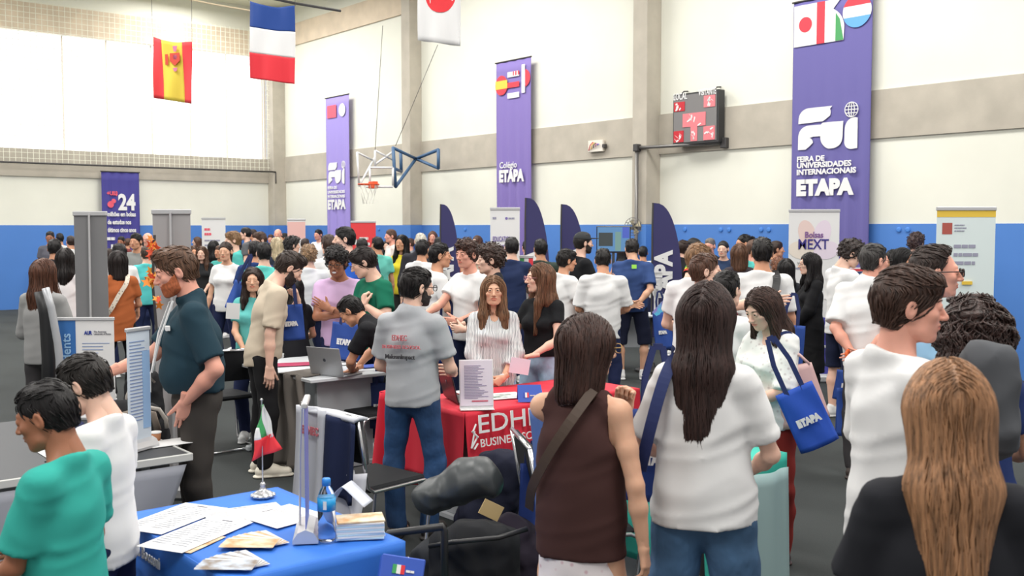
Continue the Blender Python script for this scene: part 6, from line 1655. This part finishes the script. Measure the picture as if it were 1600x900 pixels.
person('black-haired boy in white t-shirt turned right, near the capped man', 886, 389, 10.8, -55, 'tan', ('flop', (24, 20, 20)), (232, 232, 236), NAVY, nl=300, armR='bend', armL='bend', hem=.84, loose=.6, head=(-10, -4, 0), **MID)
person('black-haired young man in pale white t-shirt, back to camera', 942, 388, 10.3, 4, 'tan', ('short', (24, 20, 20)), (222, 222, 222), NAVY, nl=300, armR='bend', armL='bend', hem=.80, loose=.8, sleeve=.85, wd=1.1, head=(0, -14, 0), **MID)
r, B, s = person('bearded man in dark cap and black t-shirt, leaning over the tables', 912, 362, 12.2, -68, 'fair', ('short', (30, 26, 24)), (26, 27, 30), (30, 30, 32), nl=0, beard=('long', (34, 26, 24)), cap=(52, 54, 56), armR='phone', armL='bend', hem=.86, loose=.4, **MID)
person('tan boy in white polo shirt looking right, black hair', 688, 380, 10.0, -78, 'tan', ('fade', BLK), (230, 230, 238), NAVY, nl=350, eyes=True, armR='bend', armL='bend', hem=.86, head=(-8, 2, 0), **MID)
r, B, s = person('tall boy with brown quiff in white school shirt, palms out', 729, 372, 9.2, 128, 'rosy', ('curly', (62, 40, 33)), (230, 230, 238), NAVY, nl=350, eyes=True, armR=dict(t=(.10, .42, 1.10), e=(.6, -.4, -1), pose='flat', d=(-.1, 1, .1), pn=(0, 0, 1)), armL='bend', hem=.86, head=(8, -2, 0), **MID)
person('boy with brown curly fringe in profile, wearing a dark jacket', 765, 379, 8.6, 96, 'fair', ('curly', (56, 39, 33)), (44, 46, 52), NAVY, nl=350, eyes=True, armR='bend', armL='bend', top='polo', sleeve=1.8, hem=.86, head=(0, 0, 0), **MID)
# --- crowd: x, ytop, head width px, yaw, skin, hair style, hair colour, top colour, bottom colour, arms, label, extra
GR = (96, 98, 102)
rows = [
 (398, 376, 26, 15, 'tan', 'short', BLK, (40, 60, 110), NAVY, 'bend', 'black-haired boy with a blue and red strapped backpack, back turned', dict(d=12.4)),
 (412, 378, 27, 5, 'fair', 'short', BLK, (96, 196, 186), NAVY, 'bend', 'black-haired boy in mint t-shirt behind the beige-shirted man', dict(d=11.4)),
 (352, 378, 25, 160, 'olive', 'pony', DBR, (228, 228, 230), NAVY, 'down', 'girl with ponytail in white t-shirt and navy trousers', dict(fem=True, eyes=False)),
 (315, 385, 21, 165, 'fair', 'long', BRN, (34, 36, 38), NAVY, 'clasp', 'smiling long-haired girl in black printed t-shirt', dict(fem=True)),
 (301, 384, 20, 200, 'tan', 'long', BRN, (226, 226, 230), NAVY, 'clasp', 'brown-haired girl in white directly behind the red-bearded man', dict(fem=True)),
 (334, 376, 20, 350, 'tan', 'long', BLK, (40, 42, 50), NAVY, 'down', 'dark long-haired woman with her back turned, left of the ponytail girl', dict(fem=True)),
 (363, 361, 22, 100, 'fair', 'flop', (128, 98, 70), (80, 176, 170), NAVY, 'down', 'sandy-haired boy in teal facing left by the small white roll-up', {}),
 (383, 355, 15, 80, 'fair', 'short', BLK, GR, NAVY, 'down', 'far dark-haired man in grey, tallest beside the window wall dado', {}),
 (394, 358, 13, 70, 'tan', 'short', DBR, (70, 80, 110), NAVY, 'down', 'far man with dark hair just right of the grey-shirted one', {}),
 (405, 362, 20, 120, 'fair', 'flop', (80, 60, 50), (150, 140, 136), NAVY, 'down', 'far woman with brown hair between the corner pillar and the boys', dict(fem=True)),
 (434, 358, 14, 170, 'rosy', 'bald', (90, 80, 74), (56, 70, 110), NAVY, 'down', 'far bald man standing below the corner pillar', {}),
 (432, 371, 22, 20, 'fair', 'mid', (196, 180, 150), (52, 58, 76), NAVY, 'down', 'blonde woman in dark navy jacket seen from behind', dict(fem=True)),
 (457, 368, 27, -70, 'fair', 'curly', BLK, (214, 214, 220), NAVY, 'down', 'man with tousled black hair looking right, behind the bearded man', {}),
 (477, 372, 17, -20, 'tan', 'short', DBR, (120, 120, 130), NAVY, 'down', 'far brown-haired person between two tousled heads', {}),
 (482, 381, 34, 12, 'fair', 'curly', (132, 104, 76), (228, 230, 236), NAVY, 'down', 'person with highlighted curly hair in white school shirt, back turned', dict(armR='down')),
 (513, 366, 26, 20, 'fair', 'flop', (62, 46, 40), (226, 228, 236), NAVY, 'down', 'brown-haired boy in white standing behind the lilac t-shirt man', {}),
 (537, 354, 27, 95, 'fair', 'short', BLK, (44, 92, 190), NAVY, 'down', 'tall black-haired boy in royal blue t-shirt facing left', {}),
 (565, 372, 22, 10, 'tan', 'short', BLK, (52, 60, 90), NAVY, 'down', 'black-haired person beneath the red roll-up banner', {}),
 (589, 370, 21, 30, 'tan', 'fade', BLK, (110, 200, 186), NAVY, 'down', 'black-haired boy in mint t-shirt right of the green-shirted man', {}),
 (610, 358, 16, 110, 'rosy', 'short', (80, 56, 44), (232, 214, 208), NAVY, 'down', 'far man in pale pink by the blue dado, facing left', {}),
 (627, 367, 22, 150, 'tan', 'long', BLK, (236, 206, 60), (70, 70, 70), 'down', 'woman in bright yellow t-shirt with black hair', dict(fem=True)),
 (657, 364, 22, 5, 'fair', 'buzz', (206, 196, 184), (48, 48, 54), NAVY, 'down', 'man with cropped pale hair in black jacket, back turned', dict(wd=1.15, top='polo', sleeve=1.8)),
 (676, 361, 16, 175, 'rosy', 'long', (90, 60, 48), (70, 72, 84), NAVY, 'down', 'far brown-haired woman below the first feather flag', dict(fem=True)),
 (661, 374, 25, -30, 'tan', 'short', BLK, (232, 232, 238), NAVY, 'bend', 'black-haired boy in white behind the grey polo man', {}),
 (686, 370, 20, 20, 'tan', 'short', BLK, (70, 70, 80), NAVY, 'down', 'dark-haired person just left of the first feather flag pole', {}),
 (701, 370, 16, 0, 'tan', 'long', BLK, (170, 170, 168), NAVY, 'down', 'long black-haired woman in grey under the first feather flag', dict(fem=True)),
 (777, 370, 20, 30, 'tan', 'short', BLK, (90, 84, 96), NAVY, 'down', 'black-haired person in front of the Education banner', {}),
 (799, 370, 26, 12, 'fair', 'short', BLK, (38, 50, 84), NAVY, 'bend', 'black-haired man in dark navy t-shirt below the Education banner', dict(wd=1.05)),
 (844, 373, 25, 15, 'tan', 'short', BLK, (52, 64, 58), NAVY, 'bend', 'man in dark green t-shirt in front of the second feather flag', dict(wd=1.1)),
 (972, 385, 18, 10, 'tan', 'long', BLK, (60, 52, 60), NAVY, 'bend', 'dark long-haired woman with bare shoulder left of the navy-shirted man', dict(fem=True, top='tank')),
 (1005, 384, 17, 0, 'tan', 'short', BLK, (60, 60, 74), NAVY, 'bend', 'black-haired person hidden behind the navy-shirted man', {}),
 (1068, 375, 22, -30, 'fair', 'flop', DBR, (28, 28, 32), NAVY, 'bend', 'man in black t-shirt with green, yellow and red sleeve stripes', dict(lean=14, armR='behind')),
 (1053, 382, 18, -10, 'fair', 'short', (170, 150, 118), (226, 226, 226), NAVY, 'bend', 'fair-haired person in white behind the striped-sleeve man', {}),
 (1109, 372, 18, 160, 'rosy', 'fade', (110, 104, 100), (44, 46, 54), NAVY, 'down', 'grey-haired man in dark jacket facing the camera', {}),
 (1130, 376, 19, 165, 'fair', 'bun', BLK, (44, 60, 90), NAVY, 'down', 'woman with tied-back black hair looking down to the left', dict(fem=True)),
 (1162, 366, 22, 110, 'tan', 'bun', BLK, (70, 60, 60), NAVY, 'down', 'man with shaved sides and black topknot', {}),
 (1155, 381, 32, 8, 'fair', 'bob', (92, 64, 48), (60, 54, 60), NAVY, 'down', 'brown wavy-haired woman with her back turned, left of the tall man', dict(fem=True)),
 (1214, 376, 19, -75, 'tan', 'short', DBR, (120, 120, 124), NAVY, 'down', 'dark-haired man in profile just right of the tall man', {}),
 (1216, 402, 30, 15, 'fair', 'curly', (110, 66, 42), (46, 46, 52), NAVY, 'bend', 'auburn curly-haired woman beside the tall man, black top', dict(fem=True)),
 (1228, 404, 20, 10, 'tan', 'long', BLK, (42, 44, 50), NAVY, 'bend', 'black-haired girl in black between the auburn head and the woman in black', dict(fem=True)),
 (1413, 387, 34, -110, 'tan', 'long', BLK, (206, 206, 216), NAVY, 'down', 'dark-haired woman with hairband left of the balding man', dict(fem=True)),
 (1432, 362, 24, -20, 'fair', 'curly', (52, 34, 34), (232, 230, 234), NAVY, 'down', 'far man with short dark hair in white against the blue dado', {}),
 (1495, 370, 38, 20, 'tan', 'curly', BLK, (28, 28, 32), NAVY, 'down', 'person with thick curly black hair in black top by the pale banner', dict(wd=1.1)),
 (1394, 390, 22, 100, 'tan', 'mid', BLK, (60, 60, 70), NAVY, 'down', 'dark-haired person half hidden behind the white linen shirt', dict(fem=True)),
 (183, 392, 36, 12, 'tan', 'bob', (34, 26, 25), (168, 92, 52), (30, 30, 34), 'bend', 'black-bobbed woman in rust top and brown skirt, back turned', dict(fem=True, wd=1.1, hem=.70, loose=.6)),
 (102, 388, 31, -12, 'tan', 'mid', (30, 25, 25), (226, 222, 224), (150, 156, 166), 'bend', 'black-bobbed woman in white t-shirt, left of the grey roll-up', dict(fem=True)),
 (70, 404, 42, -40, 'tan', 'long', (84, 52, 38), (150, 150, 150), (60, 58, 60), 'bend', 'person with brown hair in grey jacket at the left edge', dict(fem=True, top='jacket', sleeve=1.8, wd=1.15)),
 (85, 373, 24, -10, 'tan', 'short', BLK, (52, 48, 50), NAVY, 'down', 'black-haired man in dark shirt behind the white-shirted woman', {}),
 (78, 361, 15, 170, 'brown', 'short', BLK, (90, 90, 100), NAVY, 'down', 'far dark-skinned man at the left edge against the blue dado', {}),
 (110, 368, 16, 20, 'tan', 'short', DBR, (226, 226, 230), NAVY, 'down', 'far person in white just left of the grey roll-up', {}),
 (170, 388, 17, 40, 'tan', 'short', DBR, (120, 120, 126), NAVY, 'down', 'brown-haired head between the grey roll-up and the rust-topped woman', {}),
 (185, 380, 25, 30, 'tan', 'short', BLK, (226, 226, 230), NAVY, 'down', 'black-haired boy behind the head of the rust-topped woman', {}),
 (189, 369, 14, 160, 'brown', 'short', BLK, (120, 60, 60), NAVY, 'down', 'far dark-haired man under the 24 milhões banner', {}),
 (212, 364, 20, 150, 'tan', 'short', BLK, (128, 130, 128), NAVY, 'down', 'dark-haired man in grey hoodie left of the bald man with glasses', {}),
 (231, 364, 20, 190, 'rosy', 'bald', (70, 60, 56), (56, 58, 62), NAVY, 'down', 'bald man with glasses in charcoal t-shirt', dict(glasses=True)),
 (228, 384, 22, 10, 'fair', 'short', (70, 56, 48), (86, 190, 190), NAVY, 'down', 'person in turquoise t-shirt beside the orange leaves', {}),
 (395, 418, 30, 175, 'olive', 'mid', DBR, (96, 180, 176), NAVY, 'clasp', 'woman with dark hair half hidden behind the beige-shirted man', dict(fem=True, d=8.9)),
 (457, 432, 30, 20, 'tan', 'mid', (26, 22, 23), (30, 30, 34), (230, 230, 230), 'bend', 'black-haired woman in zebra-print trousers behind the bearded man', dict(fem=True, d=9.0, zebra=True)),
]
# small far heads seen between the others
smal = [(93, 364, 12), (133, 370, 12), (147, 366, 12), (201, 372, 13), (222, 376, 14), (250, 372, 13), (262, 366, 12), (307, 370, 12), (327, 366, 12), (343, 383, 13), (371, 372, 13), (423, 366, 12), (444, 364, 12), (470, 362, 12), (497, 358, 13), (578, 366, 13), (604, 376, 14), (640, 372, 14), (716, 372, 14), (745, 368, 14), (822, 376, 14), (1028, 380, 14), (1082, 372, 14), (1180, 374, 14), (1246, 378, 14)]
labs = ['%s-haired %s in %s' % (h_, p_, c_) for h_ in ('black', 'brown') for p_ in ('man', 'woman') for c_ in ('white', 'grey', 'navy', 'teal', 'beige', 'black', 'red')]
ARMSX = {'down': ('down', 'down'), 'bend': ('bend', 'bend'), 'clasp': ('clasp', 'clasp'), 'phone': ('phone', 'bend')}
def spread(x, yt, d):
    best = None
    for f_ in (1, 1.04, .96, 1.08, .92, 1.12, .88, 1.16, .84, 1.22, .79, 1.3, .73):
        q = PT(x, yt, d*f_)
        if q.z < 1.47 or q.z > 1.90 or d*f_ > wall_limit(x): continue
        m_ = min([(q.xy-r_.location.xy).length for r_, b_, s_ in PEOPLE]+[9])
        if m_ > .42: return d*f_
        if best is None or m_ > best[0]: best = (m_, d*f_)
    return best[1] if best else d
def wall_limit(px):
    u = (px-800)/FPX
    return min(16.49/(u+.825), 40.56/(1.25-u))-.7
for (x, yt, w, yaw, sk, hs, hc, tc, bc, ar, lab, ex) in rows:
    ex = dict(ex); wid = {'afro': .27, 'curly': .25, 'long': .215, 'mid': .22, 'bob': .25, 'flop': .205}.get(hs, .20)
    d = min(FPX*wid/w, wall_limit(x)); z = PT(x, yt, d).z
    if z < 1.50: d *= (CAMH-1.53)/(CAMH-z)
    if z > 1.84: d = d*(CAMH-1.84)/max(.005, CAMH-z) if CAMH-z > .005 else d
    d = min(d, wall_limit(x)); d = max(d, 4)
    d = ex.pop('d', None) or spread(x, yt, d)
    a = ARMSX[ar]; LOD = dict(h=.015, hh=.005) if w >= 26 else dict(FAR)
    zb = ex.pop('zebra', 0); gl = ex.pop('glasses', None); ex.pop('eyes', 0)
    kw = dict(armR=a[0], armL=a[1], hem=.85, loose=.5); kw.update(LOD); kw.update(ex)
    if kw.get('fem') and 'loose' not in ex: kw['loose'] = .3
    person(lab, x, yt, d, yaw, sk, (hs, hc), tc, bc, nl=(260 if w >= 20 else 0) if hs not in ('bald',) else 0, hres=.007, glasses=('thick', (30, 30, 30)) if gl else None,
           botm=mat('zebra_print', (24, 24, 26), .8, 'zebra', c2=(226, 226, 226)) if zb else None, bottom='pants', **kw)
SP = [WHITE, (140, 142, 146), (46, 56, 96), (80, 176, 168), (200, 186, 164), (36, 36, 40), (176, 56, 56)]
CN = ['white', 'grey', 'navy', 'teal', 'beige', 'black', 'red']
near_ = {}
for i, (x, yt, w) in enumerate(smal):
    d = min(FPX*.2/w, wall_limit(x)); z = PT(x, yt, d).z
    if z < 1.55: d *= (CAMH-1.58)/(CAMH-z)
    d = spread(x, yt, min(d, wall_limit(x))); fem = i % 3 == 1; ci = (i*5) % 7; hb_ = i % 2
    mark = ['left edge of the hall', 'grey roll-up back', 'window-wall banner', 'small white roll-up', 'corner pillar', 'pink-topped roll-up', 'red roll-up', 'first pillar', 'feather flags', 'middle ETAPA banner', 'conduit pillar', 'tall man in white', 'MEXT banner']
    mk = mark[[0, 1, 1, 2, 2, 2, 2, 3, 3, 3, 4, 4, 4, 5, 5, 6, 6, 7, 8, 9, 9, 10, 10, 11, 12][i]]
    person('distant %s-haired %s in %s among the crowd by the %s' % (('black', 'brown')[hb_], ('man', 'woman')[fem], CN[ci], mk), x, yt, d, (20, 170, 90, -60, 140)[i % 5], ('tan', 'fair', 'rosy')[i % 3], (('mid' if fem else 'short'), (BLK, (80, 56, 44))[hb_]), SP[ci], NAVY,
           nl=0, hres=.007, group=None, fem=fem, hem=.85, loose=.5, armL='down', armR='down', **FAR)
# striped sleeve
for root, B, s_ in PEOPLE:
    if 'green, yellow and red sleeve' in root['label']:
        S, E = B['arms'][1][0], B['arms'][1][1]; v = (E-S)
        for k_, c in enumerate(((70, 170, 80), (240, 210, 60), (220, 60, 50))):
            p = S+v*(.22+.13*k_); MB().tube([p, p+v*.10], .076, 14, caps=False).build('sleeve_stripe', mat('sleeve_band', c, .8), root, smooth=True)
    if 'rust top' in root['label']:
        U = B['U']; strap_mesh(spline([U(.10, -.05, 1.48), U(.06, -.14, 1.38), U(-.03, -.155, 1.24), U(-.12, -.15, 1.08), U(-.18, -.08, .98)]), .05).build('patterned_strap', mat('snake_strap', (216, 204, 188), .7, 'spots', c2=(90, 78, 70), scale=40), root)
    if 'red strapped backpack' in root['label']:
        U = B['U']; MB().box(-.15, .15, -.26, -.12, 1.0, 1.42, b=.04).build('backpack', mat('pack_navy', (38, 52, 96), .8, 'cloth'), root); MB().box(-.155, -.12, -.27, -.11, 1.02, 1.40, b=.01).build('red_trim', RED, root)
# --- bags held in the crowd
def tb(px, py, d, w, h, label, yaw=0, ry=0, rx=0, logo='ETAPA', **kw):
    return tote(label, at(px, py, d, yaw, rx, ry), w, h, logo=logo, **kw)
tb(454, 476, 7.75, .18, .27, 'blue ETAPA tote hanging beside the bearded man in beige', 5, -4, lw=.55)
tb(543, 505, 8.45, .26, .30, 'blue ETAPA tote hanging below the folded arms of the lilac t-shirt man', -8, 6, lw=.5, strap=.1)
tb(698, 502, 9.3, .24, .38, 'blue ETAPA tote hanging behind the grey polo man', 0, 0, lw=.5)
tb(600, 598, 8.0, .26, .36, 'dark blue ETAPA tote hanging behind the white table leg', 0, 0, lw=.6, col=(24, 44, 96))
tb(1033, 488, 12.2, .22, .44, 'small blue ETAPA tote held by the man in navy t-shirt', -10, -6, lw=.45)
tb(1240, 607, 5.3, .21, .33, 'large bright blue ETAPA tote on the arm of the woman in cream blouse', -6, -25, lw=.62, strap=.30, col=(30, 76, 176))
tb(1236, 508, 8.2, .24, .36, 'blue ETAPA tote beside the tall man with backpack strap', 0, 4, lw=.6)
tb(1328, 580, 8.6, .22, .25, 'blue ETAPA tote, upper of two by the man in linen shirt', 0, 8, lw=.6, strap=.2)
tb(1332, 606, 7.6, .24, .36, 'blue ETAPA tote, lower of two by the man in linen shirt', 0, 0, lw=.6, strap=.2)
tb(1024, 640, 4.0, .22, .36, 'dark blue ETAPA tote on the shoulder of the very long-haired woman', 5, 2, lw=.5, col=(24, 52, 120))
tb(832, 724, 4.8, .12, .46, 'dark blue bag hanging on the chrome chair beside the woman in brown', 20, 2, logo=None, col=(24, 52, 120), strap=.1)
tb(376, 440, 9.0, .10, .26, 'blue tote between the ponytail girl and the beige-shirted man', 0, 22, logo=None, col=(44, 80, 160))
tb(843, 640, 4.45, .16, .5, 'blue denim jacket hanging from the arm of the woman in brown', -60, -8, logo=None, col=(64, 92, 150), name='denim_jacket', strap=.05)
# pink shoulder bag of the blouse woman
r = empty('shoulder_bag', at(1232, 608, 5.5, -25, 0, -14), 'pale pink leather bag behind the bright blue tote', 'bag')
pk_ = mat('pink_leather', (206, 168, 164), .5)
MB().grid(lambda u, v: ((u-.5)*(.36-.06*v), -.05*math.sin(math.pi*u)*(1-.4*v), .12-.30*(1-v)+.03*math.sin(math.pi*u)*(v-1)), 14, 10, thick=.004).grid(lambda u, v: ((u-.5)*(.36-.06*v), .05*math.sin(math.pi*u)*(1-.4*v), .12-.30*(1-v)+.03*math.sin(math.pi*u)*(v-1)), 14, 10, thick=.004).build('pouch', pk_, r, smooth=True)
MB().tube([(-.14, 0, .11), (-.10, 0, .17), (.0, 0, .21), (.10, 0, .17), (.14, 0, .11)], .008, 6).build('strap', pk_, r, smooth=True)
# blue bag with Italian flag on the corner of the blue table
r = empty('gift_bag', at(628, 885, 3.45, 10, -25, 12), 'blue paper bag printed with an Italian flag at the table corner', 'bag')
MB().box(-.075, .075, -.03, .03, -.16, .03, b=.004).build('bag_body', mat('bag_blue', (48, 84, 180), .5), r)
for i, c in enumerate(((62, 158, 92), (240, 240, 242), (220, 48, 58))): MB().box(-.035+.014*i, -.021+.014*i, -.033, -.030, -.03, .0).build('flag_stripe', mat('mini_flag', c, .7), r)
bars(r, WHT, .012, -.022, .045, 1, .022, y=.034)
# papers held
MB().box(-.055, .055, -.002, .0, -.065, .065).build('paper_sheet', paper, None, at(364, 486, 8.3, 0, 0, 4)); tag(bpy.data.objects['paper_sheet.%03d' % (len([o for o in bpy.data.objects if o.name.startswith('paper_sheet')])-1)] if False else [o for o in bpy.data.objects if o.name.startswith('paper_sheet')][-1], 'white paper held beside the beige-shirted man', 'paper')
o = MB().box(-.07, .07, -.002, .0, -.055, .055).build('document', mat('pinkish_sheet', (226, 214, 226), .5), None, at(812, 572, 7.1, 10, 0, 10)); tag(o, 'pale pink document held by the young woman in black', 'document')
o = MB().box(-.10, .10, -.002, 0, -.13, .13).build('brochure', mat('violet_cover', (150, 120, 200), .5, 'photo', c2=(90, 190, 226)), None, at(1040, 484, 12.2, 0, 0, 42)); tag(o, 'turquoise and lilac brochure behind the back of the navy-shirted man', 'brochure')
o = tote('dark tote hanging from the wrist of the girl in black', at(836, 575, 6.7, 0, 0, -6), .14, .03, strap=.01, logo=None, col=(30, 44, 96), name='tote_strap') if False else None
# grey round backpack at right edge
M = at(1548, 560, 3.3); M.translation.z = 1.30
blob('backpack', 'rounded charcoal backpack at the right edge behind the auburn-haired woman', 'backpack', M, [(np.array((0, 0, -.1)), np.array((0, 0, .13)), .085, .075, (1, 0, 0), 1.2)], mat('charcoal_pack', (78, 80, 84), .8, 'cloth'))
